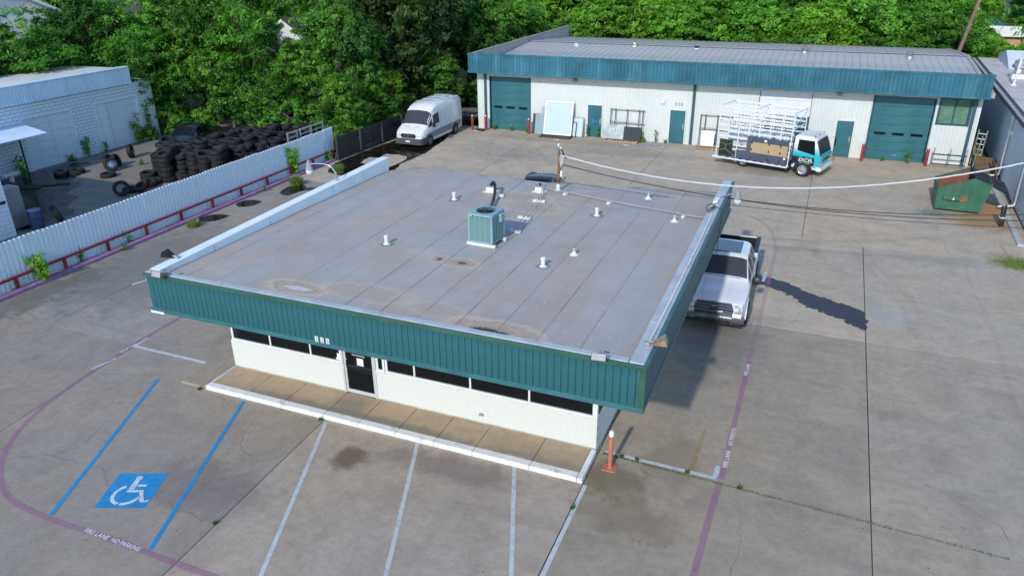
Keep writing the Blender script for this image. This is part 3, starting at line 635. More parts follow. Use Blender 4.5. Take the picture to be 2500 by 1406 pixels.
q = MB(); q.cbox(4.17, 4.28, YW-.02, YW-.0, 0, 0, 0) if False else None
for i, ch in enumerate('520'):
    x = 5.08+i*.155
    q = MB(); q.box(x-.045, x+.045, -.012, -.006+.0, 3.235, 3.375); pl = q.build('number_plate', M_WHITE, off)
    lettering(ch, M_BLACK, pl, wallm(x, -.0135, 3.305), (.055, .105))
m = MB(); m.cbox(8.10, 8.22, YW-.045, YW-.001, .37, .45, .01); m.build('wall_outlet', M_GREY, off)
m = MB(); m.box(WX0+.2, WX1-.2, YW+.36, YB-.2, .06, .1); m.box(WX0+.22, WX1-.22, 6.0, 6.1, .11, 3.0); m.box(WX0+.22, WX1-.22, YW+.25, 6.0, 2.9, 2.95); m.build('interior', M_INT, off)
m = MB(); m.cbox(6.4, 8.2, 3.6, 4.3, .72, .76, .01); m.box(6.5, 6.56, 3.7, 4.2, .11, .72); m.box(8.04, 8.1, 3.7, 4.2, .11, .72); m.build('desk', M_INT, off)
# ------------------------------------------------------------------ things on the office roof
def vent_pipe(x, y, label, h=.26, r=.055):
    t = thing('vent_pipe', label, 'vent pipe', (x, y, zr(y)+.012), group='white pipes standing on the office roof')
    m = MB(); m.lathe([(r*1.25, 0), (r*1.15, .03), (r, .05), (r, h-.06), (r*1.25, h-.06), (r*1.25, h-.02), (r*.9, h)], 12); m.build('pipe', M_PVC, t, smooth=40)
    m = MB(); m.lathe([(r*2.1, 0), (r*1.7, .012), (r*1.26, .03)], 12); m.build('flashing', M_PVC, t)
    q_ = MB(); rr_ = random.Random(int(x*100)); q_.sheet([(r*rr_.uniform(2.6, 4.2)*math.cos(a), r*rr_.uniform(2.6, 4.2)*math.sin(a)) for a in np.linspace(0, 5.9, 12)], .003); q_.build('sealant_patch', mat('dirty sealant', (.27, .235, .20), .85, var=.3, scale=6), t)
vent_pipe(4.39, 4.43, 'white vent pipe on office roof nearest the left front'); vent_pipe(4.28, 9.0, 'white vent pipe on office roof left of the black hose')
vent_pipe(9.13, 4.47, 'white vent pipe on office roof nearest the front edge'); vent_pipe(9.25, 9.09, 'white vent pipe on office roof right of the air conditioner')
def cap_vent(x, y, label):
    t = thing('flue_cap', label, 'vent', (x, y, zr(y)+.012), group='small capped flues on the office roof')
    m = MB(); m.lathe([(.13, 0), (.09, .025), (.05, .06), (.05, .12)], 12); m.build('base', M_PVC, t, smooth=50)
    m = MB(); m.lathe([(.035, .12), (.035, .17), (.06, .17), (.05, .2), (.0, .215)], 12); m.build('cap', M_GALV, t, smooth=50)
cap_vent(9.63, 5.58, 'small capped flue beyond the front right vent pipe'); cap_vent(10.36, 11.46, 'small capped flue near the back roof edge'); cap_vent(11.64, 9.41, 'small capped flue beside the conduit near right edge')
def sleeper(x, y, l, rz, label, h=.09):
    t = MB(); t.cbox(-l/2, l/2, -.05, .05, 0, h, .012); o = t.build('support_block', M_PVC, loc=(x, y, zr(y)+.013), rot=(0, 0, rz)); tag(o, label, 'support block', 'white support blocks on the office roof')
sleeper(5.62, 9.84, .22, R(25), 'white block beside the black hose bend'); sleeper(5.95, 8.30, .34, R(-12), 'white block where the black hose meets the condenser')
sleeper(7.06, 9.75, .42, R(5), 'white block under the thin cable, second from the mast'); sleeper(7.24, 7.92, .42, R(-4), 'white block under the thin cable, halfway to the mast')
sleeper(7.45, 6.66, .36, R(-14), 'white block under the thin cable near condenser'); sleeper(7.28, 5.92, .40, R(3), 'white block at the foot of the condenser cable')
sleeper(7.62, 10.86, .2, R(70), 'white block under the roof conduit nearest the mast'); sleeper(9.30, 10.38, .2, R(70), 'white block under the middle of the roof conduit'); sleeper(11.84, 9.86, .18, R(70), 'white block under the conduit by the right parapet')
# hooded penetration boxes
for x, y, lb in ((5.06, 10.32, 'white roof box where the black hose enters'), (6.66, 10.93, 'white roof box at the end of the conduit')):
    t = thing('roof_box', lb, 'box', (x, y, zr(y)+.012)); m = MB(); m.cbox(-.15, .15, -.12, .12, 0, .2, .012); m.cbox(-.24, .24, -.2, .2, 0, .03, .008); m.build('curb', M_PVC, t)
    m = MB(); m.cbox(-.17, .17, -.14, .14, .2, .225, .006); m.build('lid', M_GREY, t); m = MB(); m.lathe([(.04, .225), (.04, .29), (.02, .31)], 8); m.build('cable_entry', M_BLACK, t)
# condenser
ac = thing('air_conditioner', 'grey green condenser unit on white sleepers on the office roof', 'air conditioner', (7.0, 5.60, zr(5.6)+.012), R(-4))
M_AC = mat('grey green enamel', (.23, .40, .40), .5, var=.08, scale=2, metal=.1); M_ACD = mat('condenser dark inside', (.012, .016, .018), .6)
for sy in (-.33, .33):
    m = MB(); m.cbox(-.46, .46, sy-.05, sy+.05, 0, .09, .012); m.build('sleeper', M_PVC, ac)
ah = .96; m = MB(); m.cbox(-.385, .385, -.385, .385, .1, .15, .015); m.build('base_pan', M_AC, ac)
for sx in (-1, 1):
    for sy in (-1, 1):
        m = MB(); m.cbox(sx*.36-.03, sx*.36+.03, sy*.36-.03, sy*.36+.03, .15, ah-.07, .012); m.build('corner_post', M_AC, ac)
m = MB(); m.box(-.345, .345, -.345, .345, .16, ah-.1); m.build('coil_core', M_ACD, ac)
sl = MB(); [sl.cbox(-.082, .082, -.006, .006, i*.0285, i*.0285+.017, .002) for i in range(25)]; slm = sl.mesh('louver_panel', M_AC)
for k in range(4):
    for (px, py, rz) in ((-.255+k*.17, -.372, 0), (.372, -.255+k*.17, R(90)), (-.255+k*.17, .372, 0), (-.372, -.255+k*.17, R(90))): ob('louver_panel', slm, ac, loc=(px, py, .165), rot=(0, 0, rz))
    for (px, py) in (((-.17+k*.17), -.378),) if k < 3 else ():
        q = MB(); q.cbox(px-.008, px+.008, py-.006, py+.008, .15, ah-.07, .002); q.build('rib', M_AC, ac)
    if k < 3: q = MB(); q.cbox(.37, .384, -.17+k*.17-.008, -.17+k*.17+.008, .15, ah-.07, .002); q.build('rib', M_AC, ac)
m = MB(); n = 28; o0 = [(.39*max(-1, min(1, 1.42*math.cos(a))), .39*max(-1, min(1, 1.42*math.sin(a)))) for a in np.linspace(0, 2*math.pi, n, endpoint=False)]; i0 = [(.27*math.cos(a), .27*math.sin(a)) for a in np.linspace(0, 2*math.pi, n, endpoint=False)]
for z in (ah-.07, ah): m.v += [(x, y, z) for x, y in o0]+[(x, y, z) for x, y in i0]
for k in range(n):
    a, b_ = k, (k+1) % n; m.face(2*n+a, 2*n+b_, 3*n+b_, 3*n+a); m.face(a, b_, 2*n+b_, 2*n+a); m.face(n+b_, n+a, 3*n+a, 3*n+b_); m.face(b_, a, n+a, n+b_)
m.build('top_cover', M_AC, ac)
m = MB()
for r_ in (.06, .1, .14, .18, .22, .26): m.tube([(r_*math.cos(a), r_*math.sin(a), ah+.012-.0*r_) for a in np.linspace(0, 2*math.pi, 25)], .0035, 4, False)
for k in range(4): a = k*math.pi/4; m.tube([(-.28*math.cos(a), -.28*math.sin(a), ah+.007), (.28*math.cos(a), .28*math.sin(a), ah+.007)], .005, 4)
m.build('fan_guard', M_BLACK, ac)
m = MB(); m.lathe([(.06, ah-.16), (.06, ah-.05), (.0, ah-.03)], 10)
for k in range(3):
    a = k*2.094; ca, sa = math.cos(a), math.sin(a); q = [(.05, -.05, -.11), (.24, -.11, -.10), (.25, .08, -.055), (.05, .05, -.07)]
    m.add([(x*ca-y*sa, x*sa+y*ca, ah+z) for x, y, z in q], [(0, 1, 2, 3)])
m.build('fan', M_BLACK, ac)
m = MB(); m.cbox(.386, .48, .0, .2, .66, .9, .02); m.build('disconnect_box', M_AC, ac); m = MB(); m.cbox(-.36, -.2, -.391, -.383, .865, .915, .003); bd = m.build('badge', M_BLACK, ac); m = MB(); m.box(-.345, -.235, -.394, -.392, .88, .9); m.build('badge_lettering', M_WHITE, bd)
# black insulated hose, thin cable, conduit
def cable(name, pts, r, mt, label, cat, smooth_k=6, n=6):
    m = MB(); m.tube(catmull3(pts, smooth_k), r, n); o = m.build(name, mt, smooth=60); return tag(o, label, cat)
def catmull3(pts, k=6): return [tuple(p) for p in catmull([tuple(p) for p in pts], k)]
z0 = zr(9)
cable('refrigerant_hose', [(5.10, 10.30, z0+.24), (5.16, 10.26, z0+.36), (5.3, 10.1, z0+.35), (5.52, 9.6, z0+.22), (5.72, 9.0, z0+.14), (5.95, 8.25, z0+.13), (6.35, 7.1, z0+.12), (6.85, 6.15, z0+.45), (6.9, 6.05, z0+.55)], .05, M_BLACK, 'thick black insulated hose running to the condenser', 'hose', n=8)
cable('power_cable', [(6.75, 10.9, z0+.2), (6.9, 10.4, z0+.1), (7.06, 9.75, z0+.125), (7.24, 7.92, z0+.14), (7.45, 6.66, z0+.155), (7.32, 6.05, z0+.1), (7.35, 5.75, z0+.25)], .012, M_GREY, 'thin grey cable over white blocks on the office roof', 'cable')
cable('power_cable', [(6.82, 10.85, z0+.06), (7.15, 9.75, z0+.12), (7.38, 7.92, z0+.135), (7.58, 6.66, z0+.15), (7.45, 6.0, z0+.12)], .01, M_GREY, 'second thin cable lying beside the grey roof cable', 'cable')
cable('conduit', [(6.75, 11.02, zr(11)+.13), (7.6, 10.87, zr(11)+.13), (9.3, 10.39, zr(10)+.13), (11.84, 9.87, zr(10)+.13), (12.45, 9.8, zr(10)+.13), (12.6, 9.75, ZT+.06)], .015, M_GREY, 'metal conduit crossing the office roof to the right edge', 'conduit', 3)
cable('conduit', [(12.72, 9.6, ZT+.05), (12.75, 7, ZT+.055), (12.75, 4, ZT+.05), (12.74, .95, ZT+.055)], .026, M_PVC, 'white conduit lying along the right roof edge', 'conduit', 3)
m = MB()
for k in range(5):
    a = k*1.3; m.tube(catmull3([(12.58, 9.7, ZT+.05), (12.56+.12*math.sin(a), 9.95+.15*k*.5, ZT+.07+.05*(k % 2)), (12.70+.06*math.cos(a), 10.2+.1*k, ZT+.1), (12.66, 9.8+.2*k, ZT+.06)], 6), .007, 5)
tag(m.build('wire_tangle', M_BLACK, smooth=60), 'tangle of wires on the right roof edge', 'wires')
t = thing('junction_box', 'white junction box on the right roof edge by tangled wires', 'junction box', (12.66, 10.85, ZT+.022)); m = MB(); m.cbox(-.07, .07, -.2, .2, 0, .1, .01); m.build('box', M_WHITE, t); m = MB(); m.cbox(-.075, .075, -.205, .205, .1, .112, .004); m.build('cover', M_WHITE, t)
cable('drop_wire', [(12.6, 10.2, ZT+.05), (12.93, 10.1, ZT+.05), (12.94, 10.05, 3.6), (12.94, 10.0, 2.9), (12.9, 9.6, 2.4)], .009, M_BLACK, 'black wires hanging down the right fascia', 'wires')
# service mast
mx, my = 7.2, 11.3; zm = zr(my)+.012
ms = thing('service_mast', 'rusty service mast with weatherhead on the office roof', 'mast', (mx, my, zm))
m = MB(); m.tube([(0, 0, .1), (.0, 0, .6), (.005, 0, 1.5)], .042, 10); m.build('pipe', M_RUST, ms, smooth=60)
m = MB(); m.lathe([(.13, 0), (.075, .03), (.065, .2), (.05, .24)], 12); m.build('roof_boot', M_PVC, ms, smooth=50)
m = MB(); m.lathe([(.052, 1.46), (.075, 1.5), (.08, 1.6), (.06, 1.67), (0, 1.69)], 12); m.cbox(.03, .12, -.05, .05, 1.48, 1.56, .015); m.build('weatherhead', M_GALV, ms, smooth=50)
m = MB()
for z_ in (.36, .62, .95): m.lathe([(.046, z_), (.055, z_+.005), (.055, z_+.035), (.046, z_+.04)], 10)
m.build('clamp', M_RUST, ms); m = MB(); m.cbox(.07, .14, -.03, .0, .5, .72, .01); m.build('tag_plate', M_WHITE, ms)
m = MB()
for k in range(3): m.tube(catmull3([(.09, -.01, 1.5), (.13+.02*k, -.02, 1.38), (.2+.03*k, -.01, 1.25-.04*k), (.3, 0, 1.22)], 5), .009, 5)
m.tube(catmull3([(.05, 0, .75), (.12, -.02, .95), (.16, -.02, .98), (.2, 0, .95)], 5), .01, 5); m.tube(catmull3([(.04, 0, .3), (.1, -.02, .5), (.06, -.02, .7), (.2, 0, .93)], 5), .01, 5); m.build('wire_tails', M_BLACK, ms)
# overhead wires to the right
def span(a, b_, sag, n=24): return [(a[0]+(b_[0]-a[0])*t, a[1]+(b_[1]-a[1])*t, a[2]+(b_[2]-a[2])*t-4*sag*t*(1-t)) for t in np.linspace(0, 1, n)]
M_WCABLE = mat('white cable sheath', (.62, .64, .66), .5, var=.05)
wA, wB = (7.5, 11.3, zm+1.22), (33.0, 15.6, 12.0)
m = MB(); m.tube(span(wA, wB, 3.25, 40), .013, 6)
for k in range(3): m.tube([(x+.017*math.cos(k*2.1+i*.9), y, z+.017*math.sin(k*2.1+i*.9)) for i, (x, y, z) in enumerate(span(wA, wB, 3.25, 110))], .009, 5)
tag(m.build('service_cable', M_WCABLE, smooth=60), 'thick white twisted service cable sagging over the lot', 'cable')
m = MB()
for k in range(3): m.tube(catmull3([(7.5, 11.3, zm+1.22), (7.42-.06*k, 11.28, zm+1.26), (7.36-.05*k, 11.26, zm+1.12), (7.36-.03*k, 11.25, zm+.98-.05*k)], 5), .012, 5)
tag(m.build('cable_ends', M_WCABLE, smooth=60), 'loose white cable ends by the mast', 'cable')

for a_, zB, sg, r_, lb in (((7.4, 11.3, zm+.94), 6.5, 1.8, .016, 'uppermost black overhead wire leaving the mast'), ((7.4, 11.3, zm+.92), 5.7, 1.55, .015, 'middle black overhead wire leaving the mast'), ((7.3, 11.3, zm+.35), 4.3, .75, .010, 'lowest thin black wire crossing the lot')):
    m = MB(); m.tube(span(a_, (33.0, 15.6, zB), sg, 36), r_, 5); tag(m.build('overhead_wire', M_BLACK, smooth=60), lb, 'wire', 'black overhead wires')
M_POLE = mat('weathered pole wood', (.20, .135, .085), .9, var=.25, scale=2, dirt=(.10, .07, .05), dirt_amt=.5, streak=True)
def utility_pole(x, y, h, label, lean=0.0):
    t = thing('utility_pole', label, 'utility pole', (x, y, -.1)); t.rotation_euler = (0, lean, 0)
    m = MB(); m.tube([(0, 0, 0), (0, 0, h*.5), (0, 0, h)], [.17, .15, .12], 12); m.build('pole', M_POLE, t, smooth=60)
    m = MB(); m.lathe([(.03, 0), (.05, .04), (.03, .08), (.05, .12), (.02, .16)], 8, (.16, 0, h*.82)); m.lathe([(.03, 0), (.05, .04), (.03, .08), (.02, .12)], 8, (.16, 0, h*.66)); m.build('insulator', M_PVC, t)
    m = MB(); m.tube([(0, -.13, h*.9), (.2, -.13, h*.86)], .02, 6); m.build('bracket', M_GALV, t); return t
utility_pole(33.15, 15.65, 12.6, 'wooden pole carrying the service cable, beyond the right edge')
# lamps on the roof edge
def flood(x, y, z, rz, label, mt):
    t = thing('floodlight', label, 'floodlight', (x, y, z), rz, 'old floodlights on the office roof edge')
    m = MB(); m.add([(-.09,-.05,0),(.09,-.05,0),(.09,.05,.0),(-.09,.05,.0),(-.15,-.26,.02),(.15,-.26,.02),(.15,-.2,.17),(-.15,-.2,.17)], [(3,2,1,0),(0,1,5,4),(1,2,6,5),(2,3,7,6),(3,0,4,7)]); m.build('housing', mt, t)
    m = MB(); m.add([(-.14,-.252,.03),(.14,-.252,.03),(.14,-.197,.16),(-.14,-.197,.16)], [(0,1,2,3)]); m.build('lens', M_GREY, t)
    m = MB(); m.tube([(0, .02, .03), (0, .12, .03), (0, .16, -.02)], .022, 6); m.cbox(-.06, .06, .1, .2, -.03, .03, .01); m.build('bracket', M_GALV, t)
M_TANRUST = mat('sun-bleached rusty lamp', (.30, .20, .13), .8, var=.25, scale=5, dirt=(.16, .10, .07), dirt_amt=.6)
flood(.55, .03, ZT+.05, 0, 'rusty floodlight at the left end of the front fascia', M_TANRUST); flood(11.95, .03, ZT+.05, R(8), 'rusty floodlight near the right end of the front fascia', M_TANRUST)
flood(12.86, .9, ZT+.06, R(100), 'tan floodlight on the right fascia near the front corner', M_TANRUST); flood(-.12, 1.0, ZT+.06, R(-80), 'black floodlight on the left parapet', M_BLACK)
def lamp(name, pts, head, label, rz=0.0):
    t = thing(name, label, 'lamp', pts[0]); p0 = Vector(pts[0])
    m = MB(); m.tube([tuple(Vector(p)-p0) for p in catmull3(pts, 5)], .024, 8); m.build('arm', M_GALV, t, smooth=60)
    h = Vector(head)-p0; m = MB(); m.lathe([(.03, .34), (.05, .34), (.05, .26), (.085, .24), (.095, .08), (.13, .06), (.13, 0), (.12, 0)], 14, tuple(h)); m.build('ballast', M_GREY, t, smooth=40)
    m = MB(); m.lathe([(.115, .02), (.13, -.06), (.10, -.16), (0, -.19)], 14, tuple(h)); m.build('refractor', M_PVC, t, smooth=60)
    return t
gl = lamp('gooseneck_lamp', [(.03, 8.4, 4.33), (.0, 8.4, 4.62), (-.22, 8.38, 4.86), (-.6, 8.35, 4.90), (-.95, 8.32, 4.86)], (-1.02, 8.31, 4.66), 'white gooseneck lamp over the left parapet')
m = MB(); m.tube([(0, -.12, 0), (-.02, 0, .32)], .012, 6); m.tube([(0, .12, 0), (-.02, 0, .32)], .012, 6); m.build('strut', M_GALV, gl)
lamp('wall_lamp', [(12.7, 11.4, ZT+.04), (12.95, 11.6, ZT+.1), (13.12, 11.75, ZT+.12)], (13.22, 11.8, 4.12), 'lamp with white bowl hanging off the right fascia')
# ------------------------------------------------------------------ the long metal workshop at the back
M_WMETAL = mat('off-white ribbed metal', (.62, .66, .63), .55, var=.03, scale=.8, dirt=(.52, .54, .50), dirt_amt=.25, streak=True)
M_TEALR = mat('faded blue teal fascia', (.014, .118, .17), .5, var=.22, scale=.7, dirt=(.10, .27, .36), dirt_amt=.42, streak=True)
M_TEALD = mat('teal door paint', (.022, .125, .155), .45, var=.14, scale=1.1, dirt=(.05, .15, .17), dirt_amt=.4)
M_RROOF = mat('dull grey metal roof', (.46, .44, .40), .5, var=.10, scale=.5, dirt=(.30, .29, .28), dirt_amt=.35, metal=.1)
M_RTRIM = mat('tan roof trim', (.40, .35, .30), .6, var=.12)
M_TEALDS = mat('dark teal downspout', (.02, .085, .115), .5, var=.1)
rb = thing('workshop_building', 'long white metal workshop with teal fascia and roll-up doors', 'building')
YR, RX0, RX1, YF = 35.9, -7.25, 23.62, 34.92
def ribwall(x0, x1, z0, z1, y, axis='x', pitch=.21, dep=.014, sgn=-1):
    """ribbed sheet standing at y, ribs towards sgn*y"""
    m = MB(); xs_ = [x0]; x = x0+pitch*.5
    prof = []
    while x < x1-.06:
        for dx, d in ((-.035, 0), (-.015, dep), (.015, dep), (.035, 0)): prof.append((x+dx, d))
        x += pitch
    prof = [(x0, 0)]+prof+[(x1, 0)]
    for px, d in prof:
        for z in (z0, z1): m.v.append((px, y+sgn*d, z) if axis == 'x' else (y+sgn*d, px, z))
    for i in range(len(prof)-1): m.face(2*i, 2*i+2, 2*i+3, 2*i+1)
    return m
# front wall in bays round the openings (x0, x1, z0, z1)
OPEN = [(-6.27, -3.28, 0, 3.60), (.90, 1.86, 0, 2.12), (6.42, 7.38, 0, 2.13), (11.76, 14.80, 0, 3.66), (16.38, 17.30, 0, 2.15), (18.15, 21.32, 0, 3.68), (21.55, 23.13, 2.27, 3.78)]
cuts_ = sorted({RX0, RX1} | {v for o_ in OPEN for v in o_[:2]})
ZW = 4.05
for i in range(len(cuts_)-1):
    a, b_ = cuts_[i], cuts_[i+1]; mid = (a+b_)/2; op = [o_ for o_ in OPEN if o_[0] < mid < o_[1]]
    for z0, z1 in ([(0, ZW)] if not op else [(op[0][3], ZW)]+([(0, op[0][2])] if op[0][2] > 0 else [])):
        ribwall(a, b_, z0, z1, YR).build('wall_panel', M_WMETAL, rb)
m = MB(); ribwall(YR, 56.3, 0, ZW, RX0, 'y', sgn=-1).build('wall_panel', M_WMETAL, rb); ribwall(YR, 56.3, 0, ZW, RX1, 'y', sgn=1).build('wall_panel', M_WMETAL, rb); ribwall(RX0, RX1, 0, ZW, 56.3, sgn=1).build('wall_panel', M_WMETAL, rb)
m = MB(); m.box(RX0+.05, RX1-.05, YR+.6, YR+.7, -.1, 4.0); m.build('inner_wall', M_INT, rb)
for o_ in OPEN:
    x0, x1, z0, z1 = o_; q = MB(); q.box(x0-.05, x0+.001, YR-.045, YR+.3, z0, z1+.05); q.box(x1-.001, x1+.05, YR-.045, YR+.3, z0, z1+.05); q.box(x0+.001, x1-.001, YR-.043, YR+.3, z1, z1+.05)
    q.build('opening_trim', M_WMETAL if z1 > 3 and z0 == 0 and x0 < 15 and x0 > 10 else (M_TEALDS if z1 > 3 else M_WMETAL), rb)
# fascia: ribbed, front face and short right return
fz0, fz1 = 3.96, 5.25
m = ribwall(-7.45, 23.72, fz0+.14, fz1-.08, YF, pitch=.23, dep=.025); m.build('fascia', M_TEALR, rb)
m = ribwall(YF, 36.2, fz0+.14, fz1-.08, 23.72, 'y', pitch=.23, dep=.025, sgn=1); m.build('fascia', M_TEALR, rb)
m = MB(); m.box(-7.45, 23.71, YF+.01, YF+.12, fz0+.02, fz1-.02); m.box(23.6, 23.71, YF+.12, 36.2, fz0+.02, fz1-.02); m.box(-7.45, -7.34, YF+.12, 36, fz0+.02, fz1-.02); m.build('fascia_backing', M_TEALR, rb)
m = MB(); m.cbox(-7.5, 23.78, YF-.06, YF+.03, fz0, fz0+.16, .02); m.build('bottom_gutter', M_TEALR, rb)
m = MB(); m.cbox(-7.48, 23.76, YF-.035, YF+.16, fz1-.085, fz1+.02, .012); m.build('cap_trim', M_TEALR, rb)
m = MB(); m.box(-7.4, 23.6, YF+.12, YR-.05, fz0+.05, fz0+.09); m.build('soffit', M_WMETAL, rb)
# standing-seam roof, two slopes
RY, RZ, EZ = 46.4, 4.86, 4.2
sw = .47; nx = int((23.9+7.2)/sw)
for side in (0, 1):
    y0, y1 = (YF+.2, RY) if side == 0 else (RY, 56.5); za, zb_ = (EZ, RZ) if side == 0 else (RZ, EZ)
    q = MB(); q.add([(0,y0,za),(.03,y0,za+.045),(.06,y0,za),(sw,y0,za),(0,y1,zb_),(.03,y1,zb_+.045),(.06,y1,zb_),(sw,y1,zb_)], [(0,1,5,4),(1,2,6,5),(2,3,7,6)]); rm = q.mesh('roof_panel', M_RROOF)
    for i in range(nx): ob('roof_panel', rm, rb, loc=(-7.18+i*sw, 0, random.uniform(-.004, .004)))
m = MB(); m.prism_ax([(RY-.22, RZ+.035), (RY, RZ+.065), (RY+.22, RZ+.035), (RY, RZ+.05)], -7.2, 23.75, 'x'); m.build('ridge_cap', M_RROOF, rb)
m = MB(); m.prism_ax([(YF+.2, EZ-.02), (RY, RZ-.02), (56.5, EZ-.02), (56.5, EZ-.2), (YF+.2, EZ-.2)], -7.2, 23.7, 'x'); m.build('roof_underside', M_GREY, rb)
m = MB(); m.prism_ax([(YF+.3, EZ+.06), (RY, RZ+.08), (56.5, EZ+.06), (56.5, EZ-.2), (YF+.3, EZ-.2)], 23.74, 23.98, 'x'); m.build('gable_trim', M_RTRIM, rb)
m = ribwall(YF+.1, 56.4, 4.05, 5.17, -7.28, 'y', pitch=.25, sgn=1); m.build('parapet', mat('grey ribbed parapet', (.42, .43, .46), .5, var=.1, scale=.8, dirt=(.3, .3, .3), dirt_amt=.4, streak=True), rb)
ribwall(YF+.1, 56.4, 4.05, 5.17, -7.36, 'y', pitch=.25, sgn=-1).build('parapet', M_WMETAL, rb)
m = MB(); m.cbox(-7.42, -7.2, YF+.17, 56.45, 5.17, 5.24, .01); m.build('parapet_cap', M_RTRIM, rb)
# roll-up doors of sections with small windows
def rollup(x0, x1, z1, mt, panes, label, dirty=False):
    d = ob('rollup_door', None, rb); n = int(round(z1/.52)); h = (z1-.02)/n; d['label'] = label
    q = MB(); w = x1-x0-.06
    q.cbox(0, w, 0, .05, .004, h-.004, .008)
    for k in (1, 2, 3): q.cbox(.01, w-.01, -.008, .0, h*k/4-.008, h*k/4+.008, .003)
    sm = q.mesh('door_section', mt)
    for i in range(n): ob('door_section', sm, d, loc=(x0+.03, YR+.1, .015+i*h))
    if panes:
        zz = .015+2*h+h*.58 if not dirty else .015+2*h+.42
        for k in range(3):
            cx = x0+(x1-x0)*(.19+.31*k); q = MB(); q.cbox(cx-.34, cx+.34, YR+.075, YR+.098, 1.47, 1.66, .01); f = q.build('window_frame', M_TEALDS, d)
            q = MB(); q.box(cx-.30, cx+.30, YR+.068, YR+.074, 1.50, 1.63); q.build('pane', M_DARKG, d)
    q = MB(); q.cbox((x0+x1)/2-.12, (x0+x1)/2+.12, YR+.06, YR+.1, .3, .34, .006); q.build('lift_handle', M_GALV, d)
    return d
rollup(-6.27, -3.28, 3.60, M_TEALD, True, 'teal roll-up door at the left end'); rollup(18.15, 21.32, 3.68, M_TEALD, True, 'teal roll-up door at the right end')
M_WDOOR = mat('white door sections', (.70, .74, .78), .5, var=.05)
rollup(11.76, 14.80, 3.66, M_WDOOR, False, 'white upper door partly hidden by the truck'); q = MB(); q.cbox(12.3, 14.78, YR+.02, YR+.09, 0, 2.25, .01); q.build('door_panel', M_TEALD, rb)
def mandoor(x0, x1, z1, label):
    q = MB(); q.cbox(x0+.02, x1-.02, YR+.03, YR+.08, .02, z1-.02, .006); d = q.build('door', M_TEALD, rb); d['label'] = label
    q = MB(); q.lathe([(.03, 0), (.03, .03), (.04, .05), (.0, .07)], 8, (x1-.11, YR-.04, 1.0), 'y'); q.cbox(x1-.15, x1-.07, YR+.02, YR+.029, .9, 1.25, .003); q.build('handle', M_GALV, d)
    q = MB(); q.cbox(x0-.03, x1+.03, YR-.35, YR, -.02, .025, .01); q.build('threshold', M_CONC, rb)['tint'] = (1, 1, 1); return d
d1 = mandoor(.90, 1.86, 2.12, 'teal door marked with a blue arrow'); mandoor(6.42, 7.38, 2.13, 'teal door under the number'); mandoor(16.38, 17.30, 2.15, 'teal door beside the truck cab')
ar = MB()
for (a, b_) in (((1.15, 1.05), (1.62, 1.05)), ((1.15, 1.05), (1.30, 1.16)), ((1.15, 1.05), (1.30, .94))):
    dx, dz = b_[0]-a[0], b_[1]-a[1]; L_ = math.hypot(dx, dz); nx_, nz_ = -dz/L_*.022, dx/L_*.022
    ar.add([(a[0]+nx_, YR+.026, a[1]+nz_), (a[0]-nx_, YR+.026, a[1]-nz_), (b_[0]-nx_, YR+.026, b_[1]-nz_), (b_[0]+nx_, YR+.026, b_[1]+nz_)], [(0, 1, 2, 3)])
ar.build('arrow_mark', mat('sprayed blue', (.03, .25, .6), .6), d1)
# high window on the right, two lights with blinds
q = MB(); q.cbox(21.55, 23.13, YR-.02, YR+.05, 2.27, 2.34, .008); q.cbox(21.55, 23.13, YR-.02, YR+.05, 3.71, 3.78, .008)
for x in (21.55, 22.3, 23.06): q.cbox(x, x+.07, YR-.018, YR+.048, 2.34, 3.71, .006)
wf = q.build('window', M_TEALDS, rb); q = MB(); q.box(21.62, 23.06, YR+.01, YR+.016, 2.33, 3.72); q.build('pane', glass_mat('greenish old pane', (.10, .15, .14), .75, .06), wf)
q = MB()
for i in range(20): q.box(21.64, 23.04, YR+.10, YR+.13, 2.36+i*.068, 2.41+i*.068)
q.build('blinds', mat('yellowed blinds', (.62, .64, .46), .7, var=.2), wf)
for x, z0 in ((-6.6, .05), (7.84, .05), (23.28, .05)):
    q = MB(); q.cbox(x-.08, x+.08, YR-.15, YR-.045, z0, 4.02, .012); q.build('downspout', M_TEALDS, rb)
for x in (-.05, 16.25):
    q = MB(); q.cbox(x-.13, x+.13, YR-.28, YR-.04, 3.62, 3.8, .02); l_ = q.build('wall_light', M_GREY, rb); q = MB(); q.box(x-.1, x+.1, YR-.27, YR-.1, 3.607, 3.618); q.build('lens', M_PVC, l_)
q = MB(); q.cbox(5.77, 6.01, YR-.14, YR-.04, 2.52, 2.80, .012); q.build('meter_box', M_WHITE, rb)
for i, ch in enumerate('520'): lettering(ch, M_BLACK, rb, wallm(6.72+i*.19, YR-.036, 2.53), (.085, .17), 'house_number')
